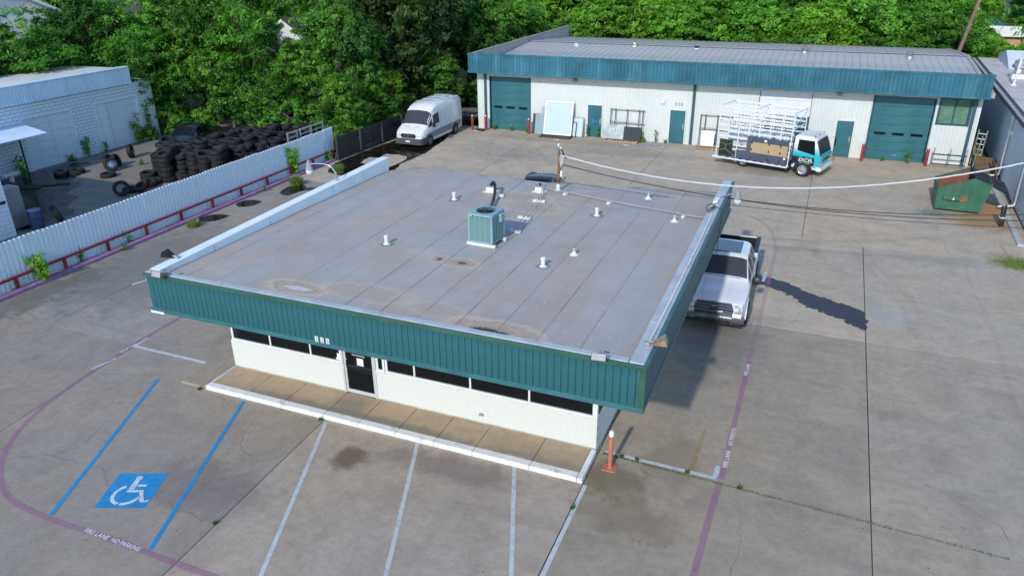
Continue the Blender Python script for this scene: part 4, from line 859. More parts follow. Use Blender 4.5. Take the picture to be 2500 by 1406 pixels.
# roof vents, dish, antenna
def roofz(y): return EZ+(RZ-EZ)*(y-YF-.2)/(RY-YF-.2) if y < RY else RZ-(RZ-EZ)*(y-RY)/(56.5-RY)
def round_vent(x, y, label, kindv):
    t = thing('roof_vent', label, 'roof vent', (x, y, roofz(y)), group='vents along the workshop roof')
    if kindv == 'dome':
        q = MB(); q.lathe([(.17, 0), (.16, .14), (.2, .15)], 14); q.build('collar', M_PVC, t, smooth=40); q = MB(); q.lathe([(.2, .15), (.23, .2), (.21, .32), (.12, .39), (0, .41)], 14); q.build('dome', M_GALV, t, smooth=50)
    elif kindv == 'turbine':
        q = MB(); q.lathe([(.2, 0), (.18, .16)], 14); q.build('collar', M_GALV, t, smooth=40); q = MB()
        for k in range(14):
            a = k*2*math.pi/14; ca, sa = math.cos(a), math.sin(a); cb, sb = math.cos(a+.3), math.sin(a+.3)
            q.add([(.17*ca, .17*sa, .17), (.17*cb, .17*sb, .17), (.27*cb, .27*sb, .34), (.27*ca, .27*sa, .34), (.1*cb, .1*sb, .5), (.1*ca, .1*sa, .5)], [(0, 1, 2, 3), (3, 2, 4, 5)])
        q.build('turbine', mat('rust-tinged vent metal', (.40, .34, .30), .5, metal=.5, var=.2), t)
    else:
        q = MB(); q.lathe([(.22, 0), (.18, .05), (.16, .06)], 12); q.build('base', M_PVC, t); q = MB(); q.lathe([(.13, .06), (.13, .12), (.2, .13), (.16, .2), (0, .22)], 12); q.build('cap', M_BLACK if kindv == 'dark' else M_PVC, t)
round_vent(-2.9, 45.0, 'low white vent at the left of the workshop roof', 'low'); round_vent(1.56, 45.5, 'domed grey vent on the workshop roof', 'dome'); round_vent(6.2, 45.6, 'dark capped vent beside the roof antenna', 'dark')
round_vent(13.7, 45.4, 'rust tinged turbine vent near the roof middle', 'turbine'); round_vent(20.3, 44.8, 'rust tinged turbine vent near the right roof end', 'turbine')
t = thing('satellite_dish', 'dark satellite dish behind the workshop fascia', 'satellite dish', (5.0, 36.6, roofz(36.6)))
q = MB(); q.tube([(0, 0, 0), (0, 0, .5)], .03, 6); q.build('mast', M_GALV, t); q = MB(); q.lathe([(0, 0), (.18, .03), (.3, .08), (.38, .14)], 18, cap=False); ob('reflector', q.mesh('reflector', M_GREY, 60), t, loc=(0, 0, .55), rot=(R(60), R(40), 0)); q = MB(); q.tube([(0, 0, .45), (-.35, -.3, .55)], .015, 6); q.cbox(-.42, -.3, -.36, -.26, .53, .62, .01); q.build('feed_arm', M_PVC, t)
t = thing('antenna', 'thin roof antenna with crossbars on the workshop', 'antenna', (7.55, 36.2, roofz(36.2)))
q = MB(); q.tube([(0, 0, 0), (0, 0, .75)], .025, 6); q.build('mast', M_BLACK, t); q = MB(); q.tube([(-1.0, .6, .72), (.9, -.2, .75)], .01, 5); 
for k in range(6): q.tube([(-1+.35*k-.12, .6-.15*k-.3, .73), (-1+.35*k+.12, .6-.15*k+.3, .73)], .006, 4)
q.build('crossbars', M_GALV, t)
# red bollards by the doors
M_RED = mat('red bollard paint', (.33, .035, .04), .5, var=.2, scale=3, dirt=(.16, .03, .03), dirt_amt=.5)
for x, y, lb in ((-7.35, 35.1, 'red bollard left of the workshop corner'), (-6.42, 35.3, 'red bollard left of the left roll-up door'), (-3.14, 35.25, 'red bollard right of the left roll-up door'), (18.0, 35.3, 'red bollard left of the right roll-up door'), (21.4, 35.25, 'red bollard right of the right roll-up door')):
    t = thing('bollard', lb, 'bollard', (x, y, 0), group='red bollards along the workshop'); q = MB(); q.lathe([(.085, 0), (.085, 1.0)], 12); q.build('post', M_RED, t, smooth=40); q = MB(); q.lathe([(.084, 1.0), (.07, 1.04), (0, 1.06)], 12); q.build('concrete_fill', M_GALV, t)
# orange bollard by the office
t = thing('bollard', 'faded orange bollard with white cap beside the office corner', 'bollard', (11.80, 2.02, 0)); M_ORANGE = mat('faded orange pole paint', (.50, .165, .105), .65, var=.12, scale=3, dirt=(.52, .28, .18), dirt_amt=.5)
q = MB(); q.lathe([(.055, .02), (.055, .95)], 12); q.build('post', M_ORANGE, t, smooth=40); q = MB(); q.lathe([(.06, .95), (.06, 1.06), (.045, 1.09), (0, 1.1)], 12); q.build('cap', M_WHITE, t, smooth=40); q = MB(); q.cbox(-.17, .17, -.17, .17, 0, .022, .005); q.build('base_plate', M_ORANGE, t)
q = MB(); [q.lathe([(.02, .02), (.02, .04)], 6, (sx*.12, sy*.12, 0)) for sx in (-1, 1) for sy in (-1, 1)]; q.build('bolts', M_RUST, t)
# glass sheets leaning on the workshop wall
M_GL1 = glass_mat('pale green glass sheet', (.62, .76, .76), .30, .08); M_GL2 = glass_mat('clear glass sheet', (.42, .52, .54), .5, .05); M_MIRR = mat('pale mirrored glass', (.40, .46, .44), .2, var=.25, scale=1.6)
def lean(name, x0, x1, h, yb, yt, z0, mt, label, cat, frame=None, th=.012, fw=.05, group=None):
    t = thing(name, label, cat, ((x0+x1)/2, yb, z0), group=group); w = x1-x0; ang = math.atan2(yt-yb, h)
    q = MB(); q.box(-w/2, w/2, -th/2, th/2, 0, h); ob('sheet', q.mesh('sheet', mt), t, rot=(-ang, 0, 0))
    if frame:
        q = MB(); q.cbox(-w/2-fw/2, -w/2+fw/2, -.04, .04, 0, h, .008); q.build('stile', frame, t, rot=(-ang, 0, 0)); q = MB(); q.cbox(w/2-fw/2, w/2+fw/2, -.04, .04, 0, h, .008); q.build('stile', frame, t, rot=(-ang, 0, 0))
        q = MB(); q.cbox(-w/2+fw/2, w/2-fw/2, -.035, .035, h-fw, h-.002, .008); q.build('rail', frame, t, rot=(-ang, 0, 0)); q = MB(); q.cbox(-w/2+fw/2, w/2-fw/2, -.035, .035, .002, fw, .008); q.build('rail', frame, t, rot=(-ang, 0, 0))
    return t
lean('glass_sheet', -1.95, -.05, 2.25, 35.05, 35.6, .12, M_GL1, 'large white framed glass panel leaning on the workshop wall', 'glass panel', M_WHITE, fw=.10)
lean('glass_sheet', -2.35, -1.0, 1.85, 35.3, 35.72, .02, M_GL2, 'clear glass sheet behind the white framed panel', 'glass panel')
lean('glass_sheet', -2.95, -2.45, 1.35, 35.45, 35.7, .02, mat('black car glass', (.02, .023, .026), .12), 'narrow black glass piece left of the white framed panel', 'glass panel', th=.03)
lean('glass_sheet', -2.75, -1.9, 1.35, 35.36, 35.6, .02, M_GL2, 'frosted glass sheet left of the white framed panel', 'glass panel')
lean('glass_sheet', -.1, .66, 1.30, 35.4, 35.75, .02, M_GL1, 'grey framed glass panel right of the white framed panel', 'glass panel', M_GREY)
lean('glass_sheet', -.35, .22, .98, 35.28, 35.6, .02, M_GL1, 'small dark framed glass panel on the pallet', 'glass panel', M_BLACK, fw=.04)
M_PALW = mat('pale pallet wood', (.42, .33, .20), .85, var=.2, scale=3, dirt=(.25, .18, .11), dirt_amt=.5); M_PALD = mat('dark wet pallet wood', (.07, .06, .05), .85, var=.3)
def pallet(x0, x1, y0, y1, mt, label, rz=0):
    t = thing('pallet', label, 'pallet', ((x0+x1)/2, (y0+y1)/2, 0), rz); w, d = x1-x0, y1-y0
    for k in range(3): q = MB(); q.cbox(-w/2, w/2, -d/2+k*(d-.1)/2, -d/2+.1+k*(d-.1)/2, .022, .10, .006); q.build('stringer', mt, t)
    n = 5
    for k in range(n): x = -w/2+k*(w-.1)/(n-1); q = MB(); q.cbox(x, x+.1, -d/2-.01, d/2+.01, .10, .122, .004); q.build('deck_board', mt, t)
    for k in (0, 2, 4): x = -w/2+k*(w-.1)/(n-1); q = MB(); q.cbox(x, x+.1, -d/2-.005, d/2+.005, 0, .022, .004); q.build('bottom_board', mt, t)
pallet(-2.1, .05, 34.55, 35.3, M_PALD, 'dark pallet under the white framed glass panel'); pallet(2.35, 4.6, 34.75, 35.75, M_PALW, 'pale pallet under the first glass rack'); pallet(8.3, 10.4, 34.9, 35.75, mat('reddish pallet wood', (.40, .25, .15), .85, var=.2), 'reddish pallet under the second glass rack')
M_DARKST = mat('dark rack steel', (.06, .05, .045), .6, var=.3, metal=.3); M_TANST = mat('tan rack steel', (.42, .35, .26), .7, var=.2)
def rack(x0, x1, label):
    t = thing('glass_rack', label, 'rack', ((x0+x1)/2, 35.45, .122)); w = x1-x0
    for k, fx in enumerate((0, .14, .5, .86, .97)):
        x = -w/2+w*fx; q = MB(); q.cbox(x-.025, x+.025, -.02, .02, 0, 1.93, .006); q.build('upright', M_DARKST, t, rot=(R(-7), 0, 0))
    for z in (1.05, 1.86): q = MB(); q.cbox(-w/2-.05, w/2+.05, .03, .07, z, z+.07, .006); q.build('crossbar', M_TANST, t, rot=(R(-7), 0, 0))
    q = MB(); q.cbox(-w/2, w/2, -.3, .05, 0, .05, .006); q.build('base', M_TANST, t); return t
rack(2.55, 4.75, 'dark steel rack holding mirrored sheets by the first door'); rack(8.4, 10.5, 'dark steel rack holding white board near the truck')
lean('mirror_sheet', 2.2, 3.6, .88, 35.0, 35.2, .19, M_MIRR, 'pale mirrored sheet on the left of the rack', 'mirror'); lean('mirror_sheet', 3.5, 4.75, .84, 35.02, 35.2, .19, mat('black mirrored glass', (.02, .02, .018), .05, var=.1), 'black mirrored sheet on the right of the rack', 'mirror')
lean('white_board', 8.6, 9.4, .95, 35.1, 35.3, .185, M_WHITE, 'white board standing on the second glass rack', 'board', th=.05)
q = MB(); q.cbox(2.95, 3.03, 34.985, 34.995, .75, .92, .002); tag(q.build('paper_tag', M_WHITE), 'white paper tag on the mirrored sheet', 'paper')
# rack of pipes at the right end
t = thing('pipe_rack', 'low grey pipe rack against the workshop right end', 'rack', (22.5, 35.1, 0))
for x in (-.82, 0, .82): q = MB(); q.cbox(x-.03, x+.03, -.03, .03, 0, 1.15, .006); q.cbox(x-.03, x+.03, .03, .5, 0, .06, .006); q.build('upright', M_GALV, t)
for z in (.2, .75): q = MB(); q.cbox(-.85, .85, -.075, -.031, z, z+.07, .006); q.build('rail', M_DARKST, t)
# blue tarp scrap, paper
M_TARP = mat('crumpled blue tarp', (.20, .28, .42), .55, var=.3, scale=6)
q = MB(); n = 12
for i in range(n):
    for j in range(6): q.v.append((5.05+i*.09+random.uniform(-.03, .03), 34.75+j*.1+random.uniform(-.03, .03), .02+random.uniform(0, .07)*(0 < i < n-1)*(0 < j < 5)))
for i in range(n-1):
    for j in range(5): q.face(i*6+j, i*6+6+j, i*6+7+j, i*6+1+j)
tag(q.build('tarp', M_TARP), 'crumpled blue grey tarp by the workshop wall', 'tarp')
for x, y, a, lb in ((4.0, 34.3, .2, 'scrap of white paper in front of the pale pallet'), (-.7, 34.2, -.1, 'white scrap in front of the dark pallet'), (-6.9, 34.9, .4, 'white rag by the workshop corner')):
    q = MB(); q.cbox(-.16, .16, -.06, .06, .003, .02, .004); tag(q.build('paper_scrap', M_WHITE, loc=(x, y, 0), rot=(0, 0, a)), lb, 'paper')
q = MB(); q.cbox(-.3, .3, -.14, .14, 0, .14, .05); tag(q.build('black_bag', M_BLACK, loc=(-6.7, 35.0, 0)), 'small black bag at the workshop corner', 'bag')

# ------------------------------------------------------------------ grey metal building on the right
M_GWALL = mat('grey metal wall', (.58, .64, .70), .5, var=.07, scale=.7, dirt=(.34, .35, .37), dirt_amt=.4, streak=True); M_PROOF = mat('pale gravel roof', (.54, .51, .48), .85, var=.15, scale=.8, dirt=(.24, .22, .2), dirt_amt=.4)
gbd = thing('warehouse', 'grey metal warehouse at the right edge with flat pale roof', 'building', (24.42, 22.6, 0), R(-2.25))
GH = 3.62; ga = 34.0
y = 0.0
while y < ga-.1:
    q = MB(); q.cbox(0, .05, y+.006, min(y+1.2, ga)-.006, .1, GH-.1, .012); q.build('wall_panel', M_GWALL, gbd); y += 1.2
q = MB(); q.box(.03, 14, .02, ga, -.1, GH-.05); q.build('wall_core', M_GWALL, gbd)
q = MB(); q.box(.3, 13.8, .2, ga-.2, GH-.05, GH+.04); q.build('roof', M_PROOF, gbd)
q = MB(); q.cbox(-.14, -.02, -.1, ga+.1, GH-.16, GH-.05, .01); q.cbox(-.02, .32, -.1, ga+.1, GH-.05, GH+.01, .01); q.build('gutter', M_DARKST, gbd)
q = MB(); q.cbox(-.05, .1, -.1, .1, 0, .1, .01)
gm_ = MB(); gm_.cbox(-.12, .08, 0, .16, GH+.012, GH+.06, .015); gmm = gm_.mesh('gutter_strap', M_GALV)
for i in range(int(ga/.42)): ob('gutter_strap', gmm, gbd, loc=(0, .1+i*.42, 0))
q = MB(); q.box(-.005, .03, 0, ga, -.02, .1); q.build('base_flashing', M_BLACK, gbd)
for yy, fz in ((5.2, .25), (11.0, .25)):
    q = MB(); q.tube(catmull3([(-.08, yy, GH-.15), (-.08, yy, 1.2), (-.08, yy, fz+.12), (-.2, yy-.02, fz), (-.75, yy-.1, fz-.08)], 4), .05, 8); q.build('downspout', M_PVC, gbd, smooth=50)
q = MB(); q.tube([(-.06, 6.1, GH-.2), (-.06, 6.1, .7), (-.1, 5.6, .2)], .03, 8); q.build('downspout', M_PVC, gbd, smooth=50)
q = MB(); q.cbox(-.14, -.0, 10.2, 10.4, 2.6, 2.75, .02); q.build('wall_light', M_PVC, gbd)
q = MB(); q.prism_ax([(27.5, GH+.041), (33.5, GH+.041), (33.5, GH+.5), (30.5, GH+1.0)], 1.6, 13.5, 'x'); q.build('rear_gable', M_GWALL, gbd)
def fan(x, y, s, label):
    t = thing('exhaust_fan', label, 'exhaust fan', (x, y, GH+.04)); q = MB(); q.cbox(-.42*s, .42*s, -.42*s, .42*s, 0, .3*s, .01); q.build('curb', M_PVC, t)
    q = MB(); q.lathe([(.4*s, .3*s), (.3*s, .42*s), (.26*s, .6*s), (.4*s, .66*s), (.46*s, .7*s), (.46*s, .88*s), (.36*s, .92*s), (.36*s, 1.12*s), (.3*s, 1.15*s), (0, 1.15*s)], 20); q.build('hood', M_GALV, t, smooth=35)
    q = MB(); q.cbox(.3*s, .44*s, -.1*s, .1*s, .5*s, .72*s, .01); q.build('motor_box', M_GALV, t)
fan(26.9, 45.8, 1.0, 'metal exhaust fan on the right warehouse roof'); fan(27.3, 41.6, 1.0, 'second exhaust fan cut by the right picture edge')
t = thing('vent_pipe', 'tall white pipe leaning beside the exhaust fan', 'vent pipe', (26.15, 42.6, GH+.04)); q = MB(); q.tube([(0, 0, 0), (.12, .25, 1.6)], .06, 10); q.build('pipe', M_PVC, t, smooth=50); q = MB(); q.lathe([(.2, 0), (.1, .1), (.065, .16)], 12); q.build('flashing', M_PVC, t)
# ------------------------------------------------------------------ corrugated fence with red rail
M_FENCE = mat('white corrugated fence sheet', (.74, .85, .93), .42, var=.04, scale=.8, dirt=(.60, .69, .75), dirt_amt=.4, streak=True)
M_REDR = mat('dark red rail paint', (.20, .018, .02), .5, var=.25, scale=2, dirt=(.07, .015, .025), dirt_amt=.6)
fn = thing('metal_fence', 'white corrugated metal fence along the tyre yard', 'fence', (-12.16, 0, 0))
def corr_mesh(L_, h, pitch=.195, dep=.045):
    m = MB(); y = 0; prof = []
    while y < L_-.01:
        for dy, d in ((0, 0), (.06, 0), (.085, dep), (.155, dep), (.18, 0)): prof.append((y+dy, d))
        y += pitch
    prof.append((min(y, L_), 0))
    for py, d in prof:
        for z in (0, h): m.v.append((d, py, z))
    for i in range(len(prof)-1): m.face(2*i, 2*i+2, 2*i+3, 2*i+1)
    return m.mesh('sheet', M_FENCE)
cm = corr_mesh(.975, 1.84)
y = -6.0
while y < 24.6:
    ob('sheet', cm, fn, loc=(random.uniform(-.006, .006), y, .05+random.uniform(-.02, .03)), rot=(random.uniform(-.006, .006), 0, 0)); y += .975
for z in (.45, 1.5): q = MB(); q.cbox(-.09, -.02, -6, 24.6, z, z+.08, .01); q.build('back_rail', M_GALV, fn)
for k in range(13): q = MB(); q.cbox(-.14, -.06, -6+k*2.5, -5.92+k*2.5, 0, 1.8, .008); q.build('post', M_GALV, fn)
rl = thing('red_rail', 'low dark red pipe rail in front of the metal fence', 'rail', (-11.93, 0, 0))
for k in range(15):
    yy = -4.2+k*2.07; q = MB(); q.lathe([(.075, 0), (.075, .52)], 10, (0, yy, 0)); q.build('post', M_RED if k % 2 else M_REDR, rl, smooth=50)
q = MB(); q.tube([(0, -6, .55), (0, 10, .55), (0, 25.0, .55)], .055, 10); q.build('pipe', M_REDR, rl, smooth=50)
q = MB()
for k in range(2): pass
t = thing('aluminium_rack', 'grey aluminium frames standing behind the fence end', 'frame', (-12.6, 21.5, 0))
for a, b_ in ((0, .95), (1.15, 2.2), (2.2, 3.45)):
    q = MB(); q.cbox(-.04, .04, a, a+.09, 0, 2.27, .01); q.cbox(-.04, .04, b_-.09, b_, 0, 2.27, .01); q.build('upright', M_GALV, t); q = MB(); q.cbox(-.035, .035, a+.09, b_-.09, 2.17, 2.26, .01); q.cbox(-.035, .035, a+.09, b_-.09, 1.9, 1.97, .01); q.build('rail', M_GALV, t)
# ------------------------------------------------------------------ white block garage on the left
M_BLK = mat('white block paint bluish', (.70, .81, .88), .8, var=.05, scale=1.3, dirt=(.54, .62, .68), dirt_amt=.4, grain=.015); M_BMORT = mat('dark open mortar joint', (.09, .10, .11), .9, var=.3)
M_BFASC = mat('pale blue corrugated metal', (.60, .76, .90), .45, var=.06, scale=.8, dirt=(.4, .46, .5), dirt_amt=.4, streak=True); M_WROOF = mat('white roof coating', (.66, .66, .63), .7, var=.08, dirt=(.45, .44, .4), dirt_amt=.4, scale=.5)
M_OHD = mat('white garage door', (.68, .78, .85), .6, var=.05, scale=1, dirt=(.42, .40, .36), dirt_amt=.45, streak=True)
GX, GY0, GY1 = -27.2, 6.0, 26.0
gar = thing('block_garage', 'white painted block garage with corrugated fascia beside the tyre yard', 'building', (GX, GY0, 0))
GO = [(16.4-GY0, 19.6-GY0, 2.98), (21.35-GY0, 24.6-GY0, 2.98), (13.2-GY0, 14.3-GY0, 2.1)]
q = MB(); L_ = GY1-GY0
edges = sorted({0, L_} | {v for g_ in GO for v in g_[:2]})
for i in range(len(edges)-1):
    a, b_ = edges[i], edges[i+1]; mid = (a+b_)/2; gg = [g_ for g_ in GO if g_[0] < mid < g_[1]]
    q.box(-.2, -.012, a, b_, (gg[0][2] if gg else 0), 3.75)
q.box(-6, -.2, L_-.2, L_, 0, 3.75); q.box(-6, -.2, 0, .2, 0, 3.75); q.box(-6, -5.8, .2, L_-.2, 0, 3.75)
q.build('mortar_core', M_BMORT, gar)
blocks = []
bh, bw = .2, .405
for j in range(19):
    y = -.2 if j % 2 else 0.0
    while y < L_-.01:
        a, b_ = max(y, 0), min(y+bw, L_); z0 = j*bh; z1 = z0+bh
        for g_ in GO:
            if z0 < g_[2]-.05:
                if a >= g_[0]-.02 and b_ <= g_[1]+.02: a = b_
                elif a < g_[0] < b_: b_ = g_[0]
                elif a < g_[1] < b_: a = g_[1]
        if b_-a > .06 and z1 < 3.82: blocks.append((a, b_, z0))
        y += bw
vis = [b for b in blocks if b[0] > 8.4]; vis.sort(key=lambda b: b[0]+ (0 if b[2] > 1.0 else 0))
cacheb = {}; rest = MB()
def blk(w):
    k = round(w, 3)
    if k not in cacheb: q = MB(); q.cbox(-.03, .0, .009, w-.009, .009, bh-.009, .004); cacheb[k] = q.mesh('block', M_BLK)
    return cacheb[k]
for n_, (a, b_, z) in enumerate(sorted(blocks, key=lambda b: (b[0] < 8.4, b[0]))):
    if n_ < 290: ob('block', blk(b_-a), gar, loc=(random.uniform(-.004, .004), a, z))
    else: rest.cbox(-.03, .0, a+.009, b_-.009, z+.009, z+bh-.009, .004)
kind(rest.build('blockwork', M_BLK, gar), 'stuff')
for g_ in GO[:2]:
    n = 6; h = g_[2]/n; q = MB(); q.cbox(-.12, -.08, g_[0]+.02, g_[1]-.02, .004, h-.004, .008)
    for k in (1, 2): q.cbox(-.081, -.074, g_[0]+.03, g_[1]-.03, h*k/3-.006, h*k/3+.006, .002)
    sm = q.mesh('door_section', M_OHD)
    for k in range(n): ob('door_section', sm, gar, loc=(0, 0, k*h))
    q = MB(); q.cbox(-.2, .015, g_[0]-.09, g_[0]+.02, 0, g_[2]+.05, .01); q.cbox(-.2, .015, g_[1]-.02, g_[1]+.09, 0, g_[2]+.05, .01); q.cbox(-.2, .012, g_[0]+.02, g_[1]-.02, g_[2]-.02, g_[2]+.06, .01); q.build('door_jamb', M_BLK, gar)
q = MB(); q.box(-.15, -.11, GO[2][0], GO[2][1], 0, 2.1); q.build('door', mat('dark brown door', (.06, .035, .025), .7, var=.3), gar)
ribf = MB(); prof = []; y = 0
while y < 18.3:
    for dy, d in ((0, 0), (.05, 0), (.075, .04), (.125, .04), (.15, 0)): prof.append((y+dy, d))
    y += .19
for py, d in prof:
    for z in (3.86, 4.86): ribf.v.append((.12+d, py, z))
for i in range(len(prof)-1): ribf.face(2*i, 2*i+2, 2*i+3, 2*i+1)
ribf.build('fascia', M_BFASC, gar)
q = MB(); q.box(-.2, .115, 0, 18.3, 3.84, 4.84); q.build('fascia_backing', M_BFASC, gar); q = MB(); q.cbox(-.25, .2, -.05, 18.35, 4.86, 4.95, .015); q.build('fascia_cap', M_BFASC, gar)
q = MB(); q.add([(-6, -.1, 4.75), (-.25, -.1, 4.83), (-.25, 18.3, 4.83), (-6, 18.3, 4.75), (-6, -.1, 3.7), (-.25, -.1, 3.7), (-.25, 18.3, 3.7), (-6, 18.3, 3.7)], [(0, 1, 2, 3), (4, 7, 6, 5), (0, 4, 5, 1), (1, 5, 6, 2), (2, 6, 7, 3), (3, 7, 4, 0)]); q.build('roof', M_WROOF, gar)
q = MB(); q.add([(-6, 18.32, 3.78), (.05, 18.32, 3.78), (.05, L_+.05, 3.78), (-6, L_+.05, 3.78), (-6, 18.32, 3.86), (.05, 18.32, 3.86), (.05, L_+.05, 3.86), (-6, L_+.05, 3.86)], [(3, 2, 1, 0), (4, 5, 6, 7), (0, 1, 5, 4), (1, 2, 6, 5), (2, 3, 7, 6), (3, 0, 4, 7)]); q.build('rear_roof', M_WROOF, gar)
aw = ob('awning', None, gar); aw['label'] = 'corrugated awning on a dark post'
q = MB(); prof = [(6.2+i*.1, .02*(i % 2)) for i in range(43)]
for py, d in prof: q.v += [(.02, py, 2.78+d), (2.0, py, 2.42+d), (.02, py, 2.75+d), (2.0, py, 2.39+d)]
for i in range(len(prof)-1): a = 4*i; q.face(a, a+1, a+5, a+4); q.face(a+3, a+2, a+6, a+7); q.face(a+1, a+3, a+7, a+5)
q.build('awning_sheet', M_BFASC, aw); q = MB(); q.cbox(.4, .47, 9.65, 9.72, 0, 2.68, .008); q.cbox(.4, .47, 6.3, 6.37, 0, 2.68, .008); q.build('awning_post', M_BLACK, aw)
# near-left block building (only its end shows above the fence)
nl = thing('block_shed', 'white block building end at the far left picture edge', 'building', (-17.75, 8.3, 0))
q = MB(); q.box(-12, -.02, -14, -.02, -.1, 4.6); q.build('mortar_core', M_BMORT, nl)
q = MB(); q.cbox(-.03, .0, .005, .40, .005, .195, .005); bm2 = q.mesh('block', M_BLK); q = MB(); q.cbox(-.03, .0, .005, .198, .005, .195, .005); bm2h = q.mesh('block', M_BLK)
for j in range(23):
    for k in range(8):
        if j % 2 and k == 0: ob('block', bm2h, nl, loc=(0, -.2, j*.2))
        ob('block', bm2, nl, loc=(0, -.405*(k+1)-(.2 if j % 2 else 0), j*.2))
rest = MB()
for j in range(23):
    for k in range(26): rest.cbox(-.03, .0, -.405*(k+9)-(.2 if j % 2 else 0), -.405*(k+8)-(.2 if j % 2 else 0)-.01, j*.2+.005, j*.2+.195, .005)
kind(rest.build('blockwork', M_BLK, nl), 'stuff')
q = MB(); q.cbox(-12.1, .06, -14, .05, 4.6, 4.72, .02); q.build('roof', M_WROOF, nl); q = MB(); q.cbox(.0, .05, -9, -.1, 1.55, 1.68, .01); q.build('wall_ledge', M_BLACK, nl)
q = MB(); q.cbox(-12, -.02, -.02, .0, -.1, 4.6, .004); q.build('end_wall', M_BLK, nl)
t = thing('metal_cabinet', 'grey metal cabinet beside the far left block building', 'cabinet', (-18.7, 9.0, 0)); q = MB(); q.cbox(-.45, .28, -.55, .45, .05, 1.95, .015); q.build('body', M_GREY, t); q = MB(); q.cbox(.281, .295, -.53, .43, .08, 1.92, .006); q.build('door', mat('grey cabinet door', (.25, .25, .26), .5, var=.08), t); q = MB(); q.cbox(-.44, .27, -.54, .44, 0, .05, .004); q.build('plinth', M_BLACK, t)
t = thing('drum', 'blue lidded drum beside the grey cabinet', 'drum', (-17.75, 9.35, 0)); M_BLUED = mat('blue plastic drum', (.04, .06, .16), .5, var=.15); q = MB(); q.lathe([(.27, 0), (.29, .05), (.29, .3), (.305, .31), (.29, .33), (.29, .6), (.305, .61), (.29, .63), (.28, .86)], 20); q.build('body', M_BLUED, t, smooth=35); q = MB(); q.lathe([(.3, .86), (.3, .9), (.26, .91), (.25, .885), (0, .885)], 20); q.build('lid', mat('pale blue lid', (.16, .20, .34), .45, var=.15), t, smooth=35)
t = thing('bench_stand', 'white plank on a bucket by the garage awning', 'stand', (-26.3, 14.3, 0)); q = MB(); q.lathe([(.14, 0), (.17, .38)], 14); q.build('bucket', M_PVC, t, smooth=40); q = MB(); q.cbox(-.2, .2, -.5, .4, .38, .5, .01); q.build('plank', M_WHITE, t)
for i, (x, y, a) in enumerate(((-24.6, 13.9, .55), (-24.2, 14.3, .6), (-25.0, 13.2, .5))):
    q = MB(); q.cbox(-1.6, 1.6, -.08, .08, .005, .06, .008); tag(q.build('timber_plank', M_PALD, loc=(x, y, 0), rot=(0, 0, a)), ('long dark plank on wet ground, nearest the tyre pair', 'middle dark plank on the wet yard ground', 'dark plank nearest the awning post')[i], 'plank')
# ------------------------------------------------------------------ tyres
M_TYRE = mat('dusty black tyre rubber', (.010, .010, .011), .7, var=.5, scale=5, dirt=(.045, .042, .04), dirt_amt=.45)
def tyre_mesh(ro=.335, ri=.205, w=.215, name='tyre'):
    m = MB(); h = w/2
    prof = [(ri, -h*.62), (ri+.012, -h*.9), (ri+.05, -h), (ro-.055, -h*.98), (ro-.012, -h*.8), (ro-.004, -h*.45), (ro-.009, -h*.42), (ro-.009, -h*.36), (ro, -h*.33), (ro, -.018), (ro-.01, -.014), (ro-.01, .014), (ro, .018), (ro, h*.33), (ro-.009, h*.36), (ro-.009, h*.42), (ro-.004, h*.45), (ro-.012, h*.8), (ro-.055, h*.98), (ri+.05, h), (ri+.012, h*.9), (ri, h*.62), (ri-.0, h*.3), (ri+.06, h*.2), (ri+.08, 0), (ri+.06, -h*.2), (ri, -h*.3), (ri, -h*.62)]
    m.lathe(prof, 26, cap=False); return m.mesh(name, M_TYRE, 35)
TM = [tyre_mesh(.42, .25, .265), tyre_mesh(.40, .24, .245), tyre_mesh(.44, .26, .285)]; TW = [.265, .245, .285]
def tyre(x, y, z, label, group=None, k=None, rot=None):
    k = random.randrange(3) if k is None else k
    o = ob('tyre', TM[k], loc=(x, y, z), rot=rot or (random.uniform(-.05, .05), random.uniform(-.05, .05), random.uniform(0, 6)), scale=random.uniform(.96, 1.04)); return tag(o, label, 'tyre', group)
rnd = random.Random(11); PILE = 'worn black tyre in the crowded stacks behind the metal fence'; PG = 'tyres stacked in the pile'
# stack feet on the ground: (x, y, height in tyres)
def inpoly(x, y, P_):
    c = False; n = len(P_)
    for i in range(n):
        (x0, y0), (x1, y1) = P_[i], P_[i-1]
        if (y0 > y) != (y1 > y) and x < (x1-x0)*(y-y0)/(y1-y0)+x0: c = not c
    return c
REG = [(-18.95, 17.5), (-16.2, 17.9), (-14.0, 18.9), (-12.95, 20.2), (-12.95, 27.0), (-17.6, 27.0), (-19.9, 25.3), (-19.7, 22.0), (-20.6, 20.6)]
feet = []
for i in range(13):
    for j in range(16):
        x = -12.8-.88*i+(j % 2)*.44+rnd.uniform(-.06, .06); y = 17.6+.82*j+rnd.uniform(-.06, .06)
        if inpoly(x, y, REG): feet.append((x, y, j))
feet.sort(key=lambda f: (f[2], f[0])); low = MB(); rowc = {}
ORD = ['first', 'second', 'third', 'fourth', 'fifth', 'sixth', 'seventh']
ntyre = 0
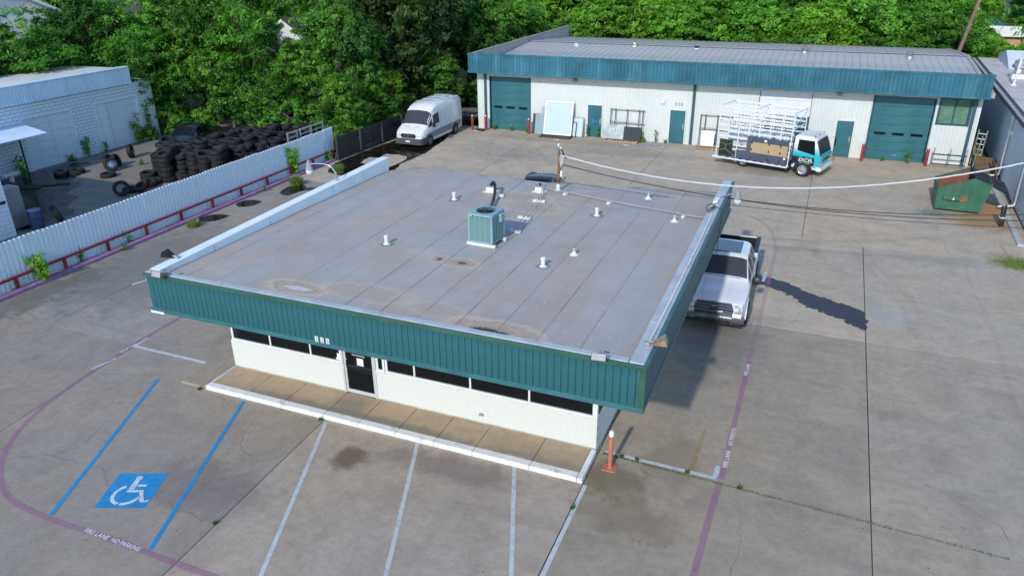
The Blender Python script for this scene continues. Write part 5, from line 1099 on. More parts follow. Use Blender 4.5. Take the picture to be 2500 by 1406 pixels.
for fi, (x, y, j) in enumerate(feet):
    rowc[j] = rowc.get(j, 0)+1; col_ = rowc[j]
    hgt = rnd.choice((5, 6, 6, 7)) if y < 20.2 else rnd.choice((4, 5, 5, 6)) if y < 23 else rnd.choice((4, 5, 5, 6))
    if x > -14.6: hgt = max(3, hgt-1)
    z = 0
    for k in range(hgt):
        kk = rnd.randrange(3); w = TW[kk]; tilt = (rnd.uniform(-.04, .04), rnd.uniform(-.04, .04), rnd.uniform(0, 6)); dx, dy = rnd.uniform(-.035, .035), rnd.uniform(-.035, .035)
        if k == hgt-1 and rnd.random() < .5: tilt = (rnd.uniform(-.3, .3), rnd.uniform(-.3, .3), 0)
        z += w*.97; 
        if k < hgt-(2 if j > 3 else 4) or ntyre >= 278:
            m_ = TM[kk]; low.add([(v.co.x+x+dx, v.co.y+y+dy, v.co.z+z-w*.47) for v in m_.vertices], [tuple(p_.vertices) for p_ in m_.polygons]); continue
        NTH = ['first', 'second', 'third', 'fourth', 'fifth', 'sixth', 'seventh', 'eighth', 'ninth', 'tenth', 'eleventh', 'twelfth', 'thirteenth', 'fourteenth', 'fifteenth', 'sixteenth']
        lb_ = ('top' if k == hgt-1 else ORD[hgt-k-1]+' from top')+' tyre of the '+NTH[col_-1]+' stack from left in '+NTH[j]+' pile row'
        tyre(x+dx, y+dy, z-w*.47+(abs(tilt[0])+abs(tilt[1]))*.15, lb_, PG, kk, tilt); ntyre += 1
kind(low.build('tyre_pile', M_TYRE, smooth=35), 'stuff')['label'] = 'lower layers of the stacked tyre pile'
for x, y, z, rot, lb in [(-24.95, 16.35, .11, (0, 0, 0), 'flat tyre lying at the edge of the wet patch'), (-24.3, 16.9, .11, (0, 0, 1), 'flat tyre just beyond the one at the wet patch'), (-21.95, 16.98, .11, (0, 0, 0), 'flat tyre lying below the alloy wheel'),
                         (-24.2, 20.7, .42, (0, R(84), R(35)), 'tyre standing upright near the garage shrubs'), (-18.1, 14.5, .42, (R(8), R(88), R(-28)), 'upright tyre nearest the fence'), (-18.35, 15.25, .11, (0, 0, 0), 'flat tyre behind the upright tyre near fence'), (-17.85, 15.55, .26, (R(28), R(-12), 0), 'tyre leaning across a flat tyre near the fence'), (-18.2, 16.35, .16, (R(14), R(18), 0), 'loose tyre tilted in front of the low tyre group'),
                         (-19.2, 17.3, .11, (0, 0, 0), 'lower tyre of the small pair left of the tall stacks'), (-19.25, 17.35, .32, (R(3), R(5), 0), 'upper tyre of the small pair left of the tall stacks'), (-18.4, 17.0, .11, (0, 0, 0), 'flat tyre right of the small pair'), (-18.0, 17.55, .11, (0, 0, 1), 'flat tyre against the foot of the tall stacks'), (-18.5, 18.05, .12, (0, 0, 0), 'tyre squeezed behind the small pair'),
                         (-16.5, 17.0, .42, (R(6), R(80), R(60)), 'tyre standing on edge before the tall stacks'), (-15.9, 15.9, .11, (0, 0, 0), 'tyre half hidden by the fence top'), (-17.6, 10.3, .42, (R(10), R(70), R(70)), 'big tyre leaning near the blue drum'), (-23.55, 18.45, .36, (0, R(78), R(20)), 'tyre standing behind the alloy wheel'), (-23.3, 18.8, .36, (0, R(74), R(28)), 'rearmost tyre of the leaning row by the alloy wheel')]:
    tyre(x, y, z, lb, 'loose tyres in the yard', 0 if 'big' not in lb else 2, rot)
aw_ = thing('alloy_wheel', 'large wheel with shiny multi-spoke alloy rim in the tyre yard', 'wheel', (-22.75, 17.95, .40)); aw_.rotation_euler = (0, R(68), R(-25))
ob('tyre', TM[2], aw_, scale=.9)
M_ALLOY = mat('polished alloy', (.62, .64, .70), .2, metal=.9, var=.1); q = MB(); q.lathe([(.245, -.08), (.25, .1), (.235, .115), (.225, .07), (.22, -.06)], 28, cap=False)
for k in range(12):
    a = k*2*math.pi/12; ca, sa = math.cos(a), math.sin(a); px, py = -sa*.02, ca*.02
    q.add([(.05*ca+px, .05*sa+py, .09), (.05*ca-px, .05*sa-py, .09), (.235*ca-px*.8, .235*sa-py*.8, .075), (.235*ca+px*.8, .235*sa+py*.8, .075), (.05*ca+px, .05*sa+py, .05), (.05*ca-px, .05*sa-py, .05), (.235*ca-px*.8, .235*sa-py*.8, .03), (.235*ca+px*.8, .235*sa+py*.8, .03)], [(0, 1, 2, 3), (0, 3, 7, 4), (1, 5, 6, 2)])
q.lathe([(.06, .03), (.06, .1), (.04, .11), (0, .11)], 14); q.build('rim', M_ALLOY, aw_, smooth=30); q = MB(); q.lathe([(.22, -.03), (.05, -.02), (0, -.02)], 20); q.build('spoke_shade_disc', M_BLACK, aw_)  # black disc put in as the shade behind the spokes
# ------------------------------------------------------------------ timber wall behind the van
M_TIMB = mat('dark weathered timber', (.045, .04, .038), .9, var=.35, scale=1.5, dirt=(.02, .018, .016), dirt_amt=.6)
tw = thing('timber_wall', 'dark horizontal timber wall left of the white van', 'wall', (-11.55, 24.6, 0), R(-3))
pm = {}
for bay in range(7):
    for j in range(6):
        q = MB(); q.cbox(-.04, .0, .01, 2.39, .004, .236, .012); pm_ = pm.setdefault(0, q.mesh('plank', M_TIMB))
        ob('plank', pm_, tw, loc=(random.uniform(-.025, .025), bay*2.4, .24*j), rot=(random.uniform(-.006, .006), 0, random.uniform(-.008, .008)))
for k in range(8): q = MB(); q.cbox(.0, .14, k*2.4-.08, k*2.4+.08, 0, 1.46, .015); q.build('post', M_TIMB, tw)
# flat trailer behind the van
t = thing('flat_trailer', 'dark flat trailer parked behind the white van', 'trailer', (-9.0, 37.6, 0)); q = MB(); q.cbox(-.9, 1.4, -1.6, 1.6, .62, .70, .01); q.build('deck', mat('grey worn deck boards', (.16, .15, .14), .85, var=.3, scale=2), t)
q = MB(); q.cbox(-.92, 1.42, -1.68, -1.601, .52, .72, .01); q.cbox(-.92, 1.42, 1.601, 1.68, .52, .72, .01); q.build('frame', M_BLACK, t)
for sx in (-.6, 1.1):
    q = MB(); q.cbox(sx-.03, sx+.03, -1.6, -1.54, 0, .52, .006); q.build('leg', M_BLACK, t)
for sx in (-.95, 1.25): ob('wheel', TM[1], t, loc=(sx, .6, .32), rot=(0, R(90), 0))
# ------------------------------------------------------------------ dumpster
M_DUMP = mat('green dumpster paint', (.028, .125, .075), .55, var=.2, scale=1.5, dirt=(.085, .12, .07), dirt_amt=.7, streak=True); M_DIN = mat('rusty red dumpster inside', (.22, .07, .045), .85, var=.3, scale=3, dirt=(.06, .09, .07), dirt_amt=.5)
dp = thing('dumpster', 'green slant-top dumpster with open black lid', 'dumpster', (21.05, 26.62, 0), R(-2)); W_, D_ = 2.2, 2.05
# local: x right along the front, y back; side profile rises from left (low front lip) to right
low, hi, xk = 1.1, 1.70, 1.45
def dprof(z_in=0): return [(0, .12), (.0, low), (xk, hi), (W_, hi-.02), (W_, .12)]
for y0, y1 in ((0, .05), (D_-.05, D_)):
    q = MB(); q.prism_ax([(0.04, .12), (W_-.28, .12), (W_, hi-.22), (xk, hi), (-.03, low)], y0, y1, 'y'); q.build('side_plate', M_DUMP, dp)
q = MB(); q.box(.0, .05, .05, D_-.05, .12, low); q.build('front_plate', M_DUMP, dp); q = MB(); q.prism_ax([(W_-.33, .12), (W_-.28, .12), (W_, hi-.22), (W_-.05, hi-.22)], .05, D_-.05, 'y'); q.build('back_plate', M_DUMP, dp); q = MB(); q.box(.05, W_-.34, .05, D_-.05, .12, .17); q.build('floor', M_DIN, dp)
q = MB(); q.prism_ax([(.06, .18), (W_-.36, .18), (W_-.08, hi-.26), (xk, hi-.04), (.06, low-.03)], D_-.062, D_-.052, 'y'); q.box(.052, .062, .06, D_-.06, .2, low-.02); q.build('inner_lining', M_DIN, dp)
q = MB(); q.cbox(-.03, .07, -.03, D_+.03, low-.03, low+.04, .01); 
for y0 in (-.03, D_-.02): q.add([(0, y0, low), (0, y0+.05, low), (xk, y0+.05, hi), (xk, y0, hi), (0, y0, low+.05), (0, y0+.05, low+.05), (xk, y0+.05, hi+.05), (xk, y0, hi+.05)], [(3, 2, 1, 0), (4, 5, 6, 7), (0, 1, 5, 4), (1, 2, 6, 5), (2, 3, 7, 6), (3, 0, 4, 7)])
q.build('rim', M_DUMP, dp)
q = MB(); q.cbox(.28, .98, -.14, -.001, .62, .82, .015); q.build('fork_pocket', M_DUMP, dp); q = MB(); q.cbox(.99, 1.3, -.02, -.002, .58, .84, .006); q.build('rust_plate', M_RUST, dp); q = MB(); q.cbox(-.02, -.002, .15, .4, .55, .85, .006); q.build('rust_plate', M_RUST, dp); q = MB(); q.cbox(1.35, 1.38, -.02, 0, .14, 1.5, .004); q.build('rib', M_DUMP, dp)
q = MB(); q.add([(.66, -.142, .65), (.75, -.142, .65), (.73, -.142, .78)], [(0, 1, 2)]); q.build('sticker', M_WHITE, dp); lettering('512', mat('faded stencil', (.34, .38, .36), .8), dp, Matrix.Translation((-.004, .95, .66)) @ Matrix(((0, 0, -1, 0), (-1, 0, 0, 0), (0, 1, 0, 0), (0, 0, 0, 1))), (.6, .2))
q = MB(); 
for y0, y1, dz in ((.0, 1.0, .0), (1.05, 2.05, .04)):
    q.add([(xk-.05, y0, hi+.06), (xk-.05, y1, hi+.06), (W_+.75, y1, 1.08+dz), (W_+.75, y0, 1.02+dz), (xk-.05, y0, hi+.09), (xk-.05, y1, hi+.09), (W_+.75, y1, 1.11+dz), (W_+.75, y0, 1.05+dz)], [(3, 2, 1, 0), (4, 5, 6, 7), (0, 1, 5, 4), (1, 2, 6, 5), (2, 3, 7, 6), (3, 0, 4, 7)])
    for k in (1, 2): yy = y0+(y1-y0)*k/3; q.add([(xk, yy-.03, hi+.09), (xk, yy+.03, hi+.09), (W_+.72, yy+.03, 1.13+dz), (W_+.72, yy-.03, 1.10+dz), (xk, yy, hi+.13), (W_+.72, yy, 1.15+dz)], [(0, 3, 5, 4), (1, 4, 5, 2), (0, 4, 1), (3, 2, 5)])
q.build('lid', mat('black plastic lid', (.016, .02, .03), .5, var=.2), dp)
q = MB(); [q.lathe([(.07, 0), (.07, .06)], 10, (x, y, .06), 'y') for x in (.2, 1.6) for y in (.2, 1.6)]; q.box(.1, 1.7, .1, 1.75, .1, .125); q.build('skids', M_BLACK, dp)
# things in the alley between workshop and warehouse
M_BRB = mat('brown weathered board', (.16, .105, .06), .85, var=.25, scale=2, dirt=(.09, .07, .05), dirt_amt=.5)
q = MB(); q.cbox(-.55, .55, -.9, .9, 0, .04, .008); tag(q.build('plywood_board', M_BRB, loc=(24.35, 35.1, .35), rot=(R(16), R(6), R(-4))), 'brown board lying tilted behind the dumpster', 'board')
q = MB(); q.cbox(-.03, .03, -.75, .75, 0, .85, .008); tag(q.build('plywood_board', M_BRB, loc=(24.72, 33.9, .05), rot=(0, R(-16), R(-2))), 'brown board leaning on the grey warehouse wall', 'board')
M_GRLAD = mat('green white ladder', (.16, .24, .18), .6, var=.3, scale=3)
t = thing('ladder', 'green and white ladder leaning in the alley', 'ladder', (24.0, 36.4, .0)); t.rotation_euler = (R(-22), R(6), 0)
for sx in (-.22, .22): q = MB(); q.cbox(sx-.03, sx+.03, -.04, .04, 0, 2.05, .006); q.build('rail', M_GRLAD, t)
for k in range(6): q = MB(); q.cbox(-.19, .19, -.05, .03, .3+k*.3, .35+k*.3, .006); q.build('rung', M_CAP, t)
for i, (x, y, a, b_) in enumerate(((23.75, 35.3, .12, .2), (23.9, 35.6, -.1, .3), (23.82, 35.0, .05, .12))):
    q = MB(); q.cbox(-.03, .03, -.04, .04, 0, 1.9-.3*i, .006); tag(q.build('timber_offcut', M_BRB if i else M_GRLAD, loc=(x, y, 0), rot=(-b_, a, 0)), ('green offcut standing at the workshop right corner', 'tall brown offcut at the workshop right corner', 'short brown offcut at the workshop right corner')[i], 'timber')
t = thing('pipe_post', 'pair of black pipes standing near the warehouse kerb', 'post', (23.65, 25.15, 0))
for k, (dx, dy) in enumerate(((-.06, 0), (.06, .03))): q = MB(); q.tube([(dx, dy, 0), (dx-.06, dy, .95+.03*k)], .05, 10); q.build('pipe', M_BLACK, t, smooth=50)
q = MB(); q.lathe([(.135, .40), (.135, .44)], 12, (-.02, .015, 0)); q.build('strap', M_PVC, t)
M_SHARD = glass_mat('broken glass', (.22, .30, .30), .3, .1); q = MB()
for _ in range(260):
    x, y = rnd.gauss(20.95, .35), rnd.gauss(26.2, .28); a = rnd.uniform(0, 6); s_ = rnd.uniform(.02, .07); q.add([(x+s_*math.cos(a), y+s_*math.sin(a), .004), (x+s_*math.cos(a+2), y+s_*math.sin(a+2), .03), (x+s_*math.cos(a+4), y+s_*math.sin(a+4), .008)], [(0, 1, 2)])
kind(q.build('broken_glass', M_SHARD), 'stuff')['label'] = 'broken glass scattered beside the dumpster'
# ------------------------------------------------------------------ vehicles: bodies lofted from cross-sections, nose towards -Y
M_CARW = mat('white car paint', (.70, .72, .74), .22, var=.02, coat=.6, grain=0); M_CARB = mat('black car paint', (.012, .013, .016), .15, var=.1, coat=.8, grain=0)
M_CGLASS = glass_mat('car glass', (.012, .016, .018), .45, .02); M_CGLASSD = glass_mat('privacy car glass', (.008, .009, .011), .08, .02); M_TRIM = mat('dark grey bumper plastic', (.055, .06, .07), .55, var=.12); M_CHROME = mat('bright chrome', (.62, .63, .65), .12, metal=1.0, var=.05, grain=0)
M_LAMP = mat('headlamp lens', (.55, .58, .58), .08, var=.2, scale=14, metal=.4); M_SEAT = mat('grey seat cloth', (.16, .16, .15), .8, var=.1); M_RIMG = mat('dull steel rim', (.20, .20, .21), .4, metal=.6, var=.15); M_RIMS = mat('bright steel rim', (.55, .56, .57), .3, metal=.7, var=.1); M_PLATE = mat('pale number plate', (.60, .64, .66), .5, var=.1, scale=30)
M_RUB = mat('tyre rubber', (.016, .016, .017), .7, var=.25, scale=6)
def loft(st, smooth=32):
    m = MB(); n = len(st[0][1]); full = 2*n-2
    for y, ring in st:
        pts = [(x, y, z) for x, z in ring]+[(-x, y, z) for x, z in ring[-2:0:-1]]; m.v += pts
    for i in range(len(st)-1):
        for k in range(full): a, b_ = i*full+k, i*full+(k+1) % full; m.face(b_, a, a+full, b_+full)
    m.face(*range(full)); m.face(*[(len(st)-1)*full+k for k in range(full)][::-1]); return m
def grid_patch(rows, shrink, offv):
    rows = [[Vector(p) for p in r] for r in rows]; nr, nc = len(rows), len(rows[0])
    nrm = [[None]*nc for _ in range(nr)]
    for i in range(nr):
        for j in range(nc):
            du = rows[i][min(j+1, nc-1)]-rows[i][max(j-1, 0)]; dv = rows[min(i+1, nr-1)][j]-rows[max(i-1, 0)][j]; nn = du.cross(dv); nrm[i][j] = nn.normalized() if nn.length > 1e-9 else Vector((0, 0, 1))
    m = MB()
    def S(i, j):   # bilinear inner grid: pull the border inwards
        u = shrink+(1-2*shrink)*i/(nr-1); v = shrink+(1-2*shrink)*j/(nc-1); fi, fj = u*(nr-1), v*(nc-1); i0, j0 = min(int(fi), nr-2), min(int(fj), nc-2); a, b_ = fi-i0, fj-j0
        f = lambda G: (G[i0][j0]*(1-a)*(1-b_)+G[i0+1][j0]*a*(1-b_)+G[i0][j0+1]*(1-a)*b_+G[i0+1][j0+1]*a*b_)
        return f(rows)+f(nrm).normalized()*offv
    m.v = [tuple(S(i, j)) for i in range(nr) for j in range(nc)]
    for i in range(nr-1):
        for j in range(nc-1): m.face(i*nc+j, i*nc+j+1, (i+1)*nc+j+1, (i+1)*nc+j)
    return m
def side_patch(st, i0, i1, j0, j1, sgn, shrink=.05, off_=.006):
    rows = [[(sgn*st[i][1][j][0], st[i][0], st[i][1][j][1]) for i in range(i0, i1+1)] for j in range(j0, j1+1)]
    if sgn < 0: rows = [r[::-1] for r in rows]
    return grid_patch(rows, shrink, off_)
def top_patch(st, i0, i1, j0, shrink=.04, off_=.006):
    rows = []
    for i in range(i0, i1+1):
        y, ring = st[i]; rows.append([(-x, y, z) for x, z in ring[j0:]]+[(x, y, z) for x, z in ring[-2:j0-1:-1]])
    return grid_patch(rows, shrink, off_)
def wheel(parent, x, y, r, w, sgn, rim, name='wheel', dual=False):
    t = ob(name, None, parent, loc=(x, y, r)); m = MB(); h = w/2; ri = r*.62
    m.lathe([(ri, -h*.8), (ri+.03, -h), (r-.03, -h*.95), (r, -h*.6), (r, -.01), (r-.008, 0), (r, .01), (r, h*.6), (r-.03, h*.95), (ri+.03, h), (ri, h*.8)], 28, (0, 0, 0), 'x', cap=False); m.build('tyre', M_RUB, t, smooth=40)
    m = MB(); s_ = sgn; m.lathe([(ri, s_*h*.9), (ri-.015, s_*h*.93), (ri-.03, s_*h*.84), (ri*.6, s_*h*.82), (ri*.38, s_*h*.95), (ri*.3, s_*h), (0, s_*h*1.02)], 20, (0, 0, 0), 'x', cap=False); m.build('rim', rim, t, smooth=40)
    m = MB()
    for k in range(6): a = k*math.pi/3; m.lathe([(ri*.12, s_*h*.82), (ri*.12, s_*h*.865), (0, s_*h*.87)], 8, (0, ri*.72*math.cos(a), ri*.72*math.sin(a)), 'x', cap=False)
    m.build('rim_holes', M_BLACK, t); return t
def arch(parent, x, y, r, sgn, mt=None, th=.05, w=.14, zc=.35, zb=.30):
    m = MB(); n = 16; pts = []
    for k in range(n+1):
        a = -.12+(math.pi+.24)*k/n; c, s_ = math.cos(a), math.sin(a); m.v += [(x-sgn*w, y+r*c, r*s_+zc), (x+sgn*.012, y+r*c, r*s_+zc), (x+sgn*.012, y+(r+th)*c, (r+th)*s_+zc), (x-sgn*w, y+(r+th)*c, (r+th)*s_+zc)]
    for k in range(n):
        a = 4*k
        for e in range(4): m.face(a+e, a+(e+1) % 4, a+4+(e+1) % 4, a+4+e)
    m.build('wheel_arch', mt or M_TRIM, parent)
    m = MB(); m.prism_ax([(y+r, zb)]+[(y+r*math.cos(math.pi*k/14), r*math.sin(math.pi*k/14)+zc) for k in range(15)]+[(y-r, zb)], min(x-sgn*.02, x+sgn*.006), max(x-sgn*.02, x+sgn*.006), 'x'); m.build('wheel_well', M_BLACK, parent)
# ---- white cargo van
van = thing('cargo_van', 'white high-roof cargo van parked by the dark timber wall', 'van', (-8.98, 28.85, 0))
def vr(w, zb, z1, z2, zbelt, xw, zw, xs, zs_, xr, zr_, zc): return [(0, zb), (w*.9, zb), (w*.985, z1), (w, z2), (w*.99, zbelt), (xw, zw), (xs, zs_), (xr, zr_), (0, zc)]
VS = [(0.02, vr(.80, .30, .42, .62, .80, .76, .86, .68, .90, .5, .92, .94)), (.12, vr(.93, .26, .42, .66, .88, .88, .96, .80, 1.0, .55, 1.03, 1.05)), (.45, vr(1.0, .24, .45, .78, 1.05, .95, 1.12, .86, 1.15, .6, 1.18, 1.2)),
      (.85, vr(1.03, .24, .45, .85, 1.16, .96, 1.27, .88, 1.31, .6, 1.34, 1.36)), (1.58, vr(1.03, .24, .45, .9, 1.2, .93, 1.86, .86, 2.06, .68, 2.15, 2.19)), (2.05, vr(1.03, .24, .45, .9, 1.22, .95, 1.95, .90, 2.28, .70, 2.42, 2.46)),
      (2.5, vr(1.03, .24, .45, .9, 1.24, .96, 1.97, .92, 2.32, .74, 2.50, 2.54)), (4.2, vr(1.03, .24, .45, .9, 1.24, .97, 1.97, .93, 2.33, .76, 2.51, 2.55)), (5.7, vr(1.03, .24, .45, .9, 1.24, .96, 1.97, .92, 2.31, .75, 2.48, 2.52)), (5.95, vr(.98, .28, .45, .9, 1.24, .92, 1.95, .88, 2.26, .70, 2.42, 2.46))]
vb = loft(VS).build('body', M_CARW, van, smooth=38)
top_patch(VS, 3, 4, 5, .05, .022).build('windshield', M_CGLASS, van)
for s_ in (1, -1):
    side_patch(VS, 3, 4, 4, 5, s_, .12).build('quarter_window', M_CGLASS, van); 
    d_ = side_patch(VS, 4, 6, 4, 5, s_, .06).build('side_window', M_CGLASS, van)
    side_patch(VS, 2, 9, 2, 3, s_, .04, .012).build('side_cladding', M_TRIM if 0 else mat('pale grey cladding', (.20, .23, .28), .5, var=.08), van)
    wheel(van, s_*.955, 1.0, .35, .24, s_, M_RIMG); wheel(van, s_*.955, 4.75, .35, .24, s_, M_RIMG); arch(van, s_*1.03, 1.0, .39, s_); arch(van, s_*1.03, 4.75, .39, s_)
    m = MB(); m.cbox(min(s_*1.05, s_*1.22), max(s_*1.05, s_*1.22), 1.42, 1.55, 1.12, 1.45, .03); m.build('mirror', M_BLACK, van)
    m = MB(); m.add([(s_*.60, -.0, .78), (s_*.80, .03, .80), (s_*.97, .35, 1.0), (s_*.93, .42, 1.08), (s_*.72, .12, 1.01), (s_*.58, .03, .92)], [(0, 1, 2, 3, 4, 5) if s_ > 0 else (5, 4, 3, 2, 1, 0)]); m.v = [(x+s_*.015, y-.02, z) for x, y, z in m.v]; m.build('headlight', M_LAMP, van)
    m = MB(); m.cbox(s_*.35-.17, s_*.35+.17, .60, .65, 1.262, 1.27, .003); m.build('hood_vent', M_BLACK, van)
    m = MB(); m.cbox(min(s_*1.03, s_*1.045), max(s_*1.03, s_*1.045), 2.0, 2.16, 1.05, 1.1, .004); m.build('door_handle', M_BLACK, van)
    m = MB(); m.box(min(s_*1.033, s_*1.036), max(s_*1.033, s_*1.036), 2.55, 2.56, .5, 1.9); m.build('door_seam', M_TRIM, van)
m = MB(); m.add([(-.99, .1, .22), (.99, .1, .22), (.99, .1, .62), (-.99, .1, .62), (-.93, -.08, .26), (.93, -.08, .26), (.93, -.05, .62), (-.93, -.05, .62), (-1.02, .6, .24), (1.02, .6, .24), (1.035, .6, .66), (-1.035, .6, .66)], [(4, 5, 6, 7), (3, 7, 6, 2), (0, 1, 5, 4), (5, 1, 2, 6), (0, 4, 7, 3), (1, 9, 10, 2), (8, 0, 3, 11), (3, 2, 10, 11)]); m.build('front_bumper', M_TRIM, van)
m = MB(); m.prism_ax([(-.48, .66), (.48, .66), (.56, .80), (.46, .93), (-.46, .93), (-.56, .80)], -.02, .06, 'y'); gr = m.build('grille', M_BLACK, van); m = MB(); [m.cbox(-.46, .46, -.03, -.021, z, z+.025, .003) for z in (.70, .77, .85)]; m.build('grille_bar', M_TRIM, gr); m = MB(); m.lathe([(.09, 0), (.07, -.02), (0, -.025)], 14, (0, -.03, .80), 'y'); m.build('badge', mat('dull dark badge', (.08, .085, .1), .3), gr)
m = MB(); m.cbox(-.16, .16, -.1, -.085, .40, .52, .004); m.build('number_plate', M_PLATE, van); m = MB(); m.box(-.8, .8, .9, 1.0, .95, 1.1); m.cbox(-.65, -.15, 1.75, 1.95, .8, 1.7, .06); m.cbox(.15, .65, 1.75, 1.95, .8, 1.7, .06); m.box(-.9, .9, 2.3, 2.34, .5, 2.2); m.build('interior', M_SEAT, van)
for k in range(4): m = MB(); m.tube([(-.72, 2.6+.85*k, 2.502), (-.3, 2.6+.85*k, 2.543), (.3, 2.6+.85*k, 2.543), (.72, 2.6+.85*k, 2.502)], .012, 6); m.build('roof_rib', M_CARW, van, smooth=60)
# ---- white pickup
pu = thing('pickup_truck', 'white crew cab pickup with dark sunroof beside the office', 'pickup', (13.02, 10.15, 0), R(1))
def pr(w, zb, z1, z2, zbelt, xw, zw, xs, zs_, zc): return [(0, zb), (w*.92, zb), (w*.98, z1), (w, z2), (w*.975, zbelt), (xw, zw), (xs, zs_), (0, zc)]
PS = [(.06, pr(.90, .45, .60, .92, 1.06, .84, 1.10, .62, 1.13, 1.15)), (.22, pr(.97, .42, .60, .92, 1.10, .90, 1.14, .66, 1.17, 1.19)), (.9, pr(1.0, .40, .62, .98, 1.14, .93, 1.18, .68, 1.22, 1.24)), (1.42, pr(1.01, .40, .62, 1.0, 1.18, .93, 1.23, .68, 1.26, 1.28)),
      (1.62, pr(1.01, .40, .62, 1.0, 1.20, .90, 1.32, .70, 1.35, 1.37)), (2.32, pr(1.01, .40, .62, 1.0, 1.22, .76, 1.80, .62, 1.86, 1.88)), (2.55, pr(1.01, .40, .62, 1.0, 1.22, .75, 1.83, .62, 1.90, 1.92)), (3.05, pr(1.01, .40, .62, 1.0, 1.22, .75, 1.84, .62, 1.92, 1.94)), (3.85, pr(1.01, .40, .62, 1.0, 1.22, .74, 1.82, .61, 1.89, 1.91)), (4.12, pr(1.01, .40, .62, 1.0, 1.24, .88, 1.34, .74, 1.37, 1.38))]
loft(PS).build('body', M_CARW, pu, smooth=34); top_patch(PS, 4, 5, 5, .05, .02).build('windshield', M_CGLASS, pu); top_patch(PS, 8, 9, 5, .08).build('rear_window', M_CGLASSD, pu)
m = MB(); m.cbox(-.50, .50, 2.52, 3.62, 1.935, 1.952, .006); m.build('sunroof', mat('dark sunroof glass', (.006, .008, .014), .05, var=.05, coat=.5, grain=0), pu)
for s_ in (1, -1):
    side_patch(PS, 5, 7, 4, 5, s_, .07).build('side_window', M_CGLASS, pu); side_patch(PS, 7, 8, 4, 5, s_, .10).build('side_window', M_CGLASSD, pu); side_patch(PS, 4, 5, 4, 5, s_, .14).build('quarter_window', M_CGLASS, pu)
    wheel(pu, s_*.925, 1.05, .40, .28, s_, M_RIMS); wheel(pu, s_*.925, 4.75, .40, .28, s_, M_RIMS); arch(pu, s_*1.01, 1.05, .44, s_, M_CARW, zc=.4, zb=.42); arch(pu, s_*1.0, 4.75, .44, s_, M_CARW, zc=.4, zb=.5)
    m = MB(); m.cbox(min(s_*1.02, s_*1.25), max(s_*1.02, s_*1.25), 1.78, 1.92, 1.12, 1.36, .03); mr = m.build('mirror', M_BLACK, pu); m = MB(); m.cbox(min(s_*1.1, s_*1.24), max(s_*1.1, s_*1.24), 1.765, 1.79, 1.26, 1.38, .01); m.build('mirror_cap', M_CHROME, mr)
    m = MB(); m.add([(s_*.66, -.0, .74), (s_*.88, .03, .74), (s_*.93, .10, .80), (s_*.93, .10, 1.06), (s_*.86, .03, 1.08), (s_*.64, .0, 1.06), (s_*.66, .0, .98), (s_*.78, .01, .98), (s_*.78, .01, .84), (s_*.66, .0, .84)], [(0, 1, 2, 3, 4, 5, 6, 7, 8, 9) if s_ > 0 else (9, 8, 7, 6, 5, 4, 3, 2, 1, 0)]); m.v = [(x+s_*.01, y+.015, z) for x, y, z in m.v]; m.build('headlight', M_LAMP, pu)
    m = MB(); m.cbox(s_*.78-.1, s_*.78+.1, -.05, .0, .52, .62, .02); fl_ = m.build('fog_light', M_BLACK, pu); m = MB(); m.lathe([(.045, -.0), (.03, -.02), (0, -.025)], 10, (s_*.78, -.05, .57), 'y'); m.build('fog_lens', M_CHROME, fl_)
    m = MB(); m.prism_ax([(4.14, .5), (5.85, .5), (5.85, 1.36), (4.14, 1.38)], min(s_*.86, s_*1.0), max(s_*.86, s_*1.0), 'x'); m.build('bed_side', M_CARW, pu); m = MB(); m.cbox(min(s_*.85, s_*1.005), max(s_*.85, s_*1.005), 4.14, 5.85, 1.381, 1.40, .006); m.build('bed_rail', M_BLACK, pu)
    m = MB(); m.box(min(s_*.846, s_*.858), max(s_*.846, s_*.858), 4.16, 5.76, .75, 1.38); m.build('bed_liner', M_BLACK, pu)
    m = MB(); m.tube([(s_*.37, .12, 1.185), (s_*.42, .7, 1.235), (s_*.46, 1.35, 1.262)], .010, 6); m.build('hood_crease', M_CARW, pu, smooth=60)
    m = MB(); m.cbox(s_*.3-.35, s_*.3+.35, 1.60, 1.615, 1.36, 1.372, .003); m.build('wiper', M_BLACK, pu)
m = MB(); m.box(-.86, .86, 4.14, 5.78, .70, .75); m.box(-.845, .845, 4.125, 4.15, .75, 1.30); m.box(-.845, .845, 5.755, 5.775, .75, 1.37); m.build('bed_floor', M_BLACK, pu); m = MB(); m.cbox(-.98, .98, 5.78, 5.86, .55, 1.39, .015); m.build('tailgate', M_CARW, pu); m = MB(); m.cbox(-.95, .95, 5.87, 5.98, .48, .66, .02); m.build('rear_bumper', M_CHROME, pu)
m = MB(); m.add([(-.60, .0, .70), (.60, .0, .70), (.63, .0, .85), (.55, .02, 1.10), (-.55, .02, 1.10), (-.63, .0, .85), (-.60, .12, .70), (.60, .12, .70), (.63, .12, .85), (.55, .12, 1.10), (-.55, .12, 1.10), (-.63, .12, .85)], [(0, 1, 2, 3, 4, 5), (1, 0, 6, 7), (2, 1, 7, 8), (3, 2, 8, 9), (4, 3, 9, 10), (5, 4, 10, 11), (0, 5, 11, 6)]); gr = m.build('grille', mat('dark grille mesh', (.03, .032, .035), .4, var=.2), pu)
m = MB(); [m.cbox(-.60, .60, -.03, -.001, z, z+.055, .01) for z in (.76, .87, .97)]; m.cbox(-.55, .55, -.02, .03, 1.06, 1.12, .015); m.cbox(-.30, .30, -.045, -.031, .775, .80, .004); m.build('grille_bar', M_CHROME, gr); m = MB(); m.lathe([(.13, -.03), (.12, -.06), (0, -.07)], 18, (0, 0, 0), 'y'); m.v = [(x, y, z*.42+.93) for x, y, z in m.v]; m.build('badge', mat('dark oval badge', (.05, .06, .10), .2, metal=.5), gr)
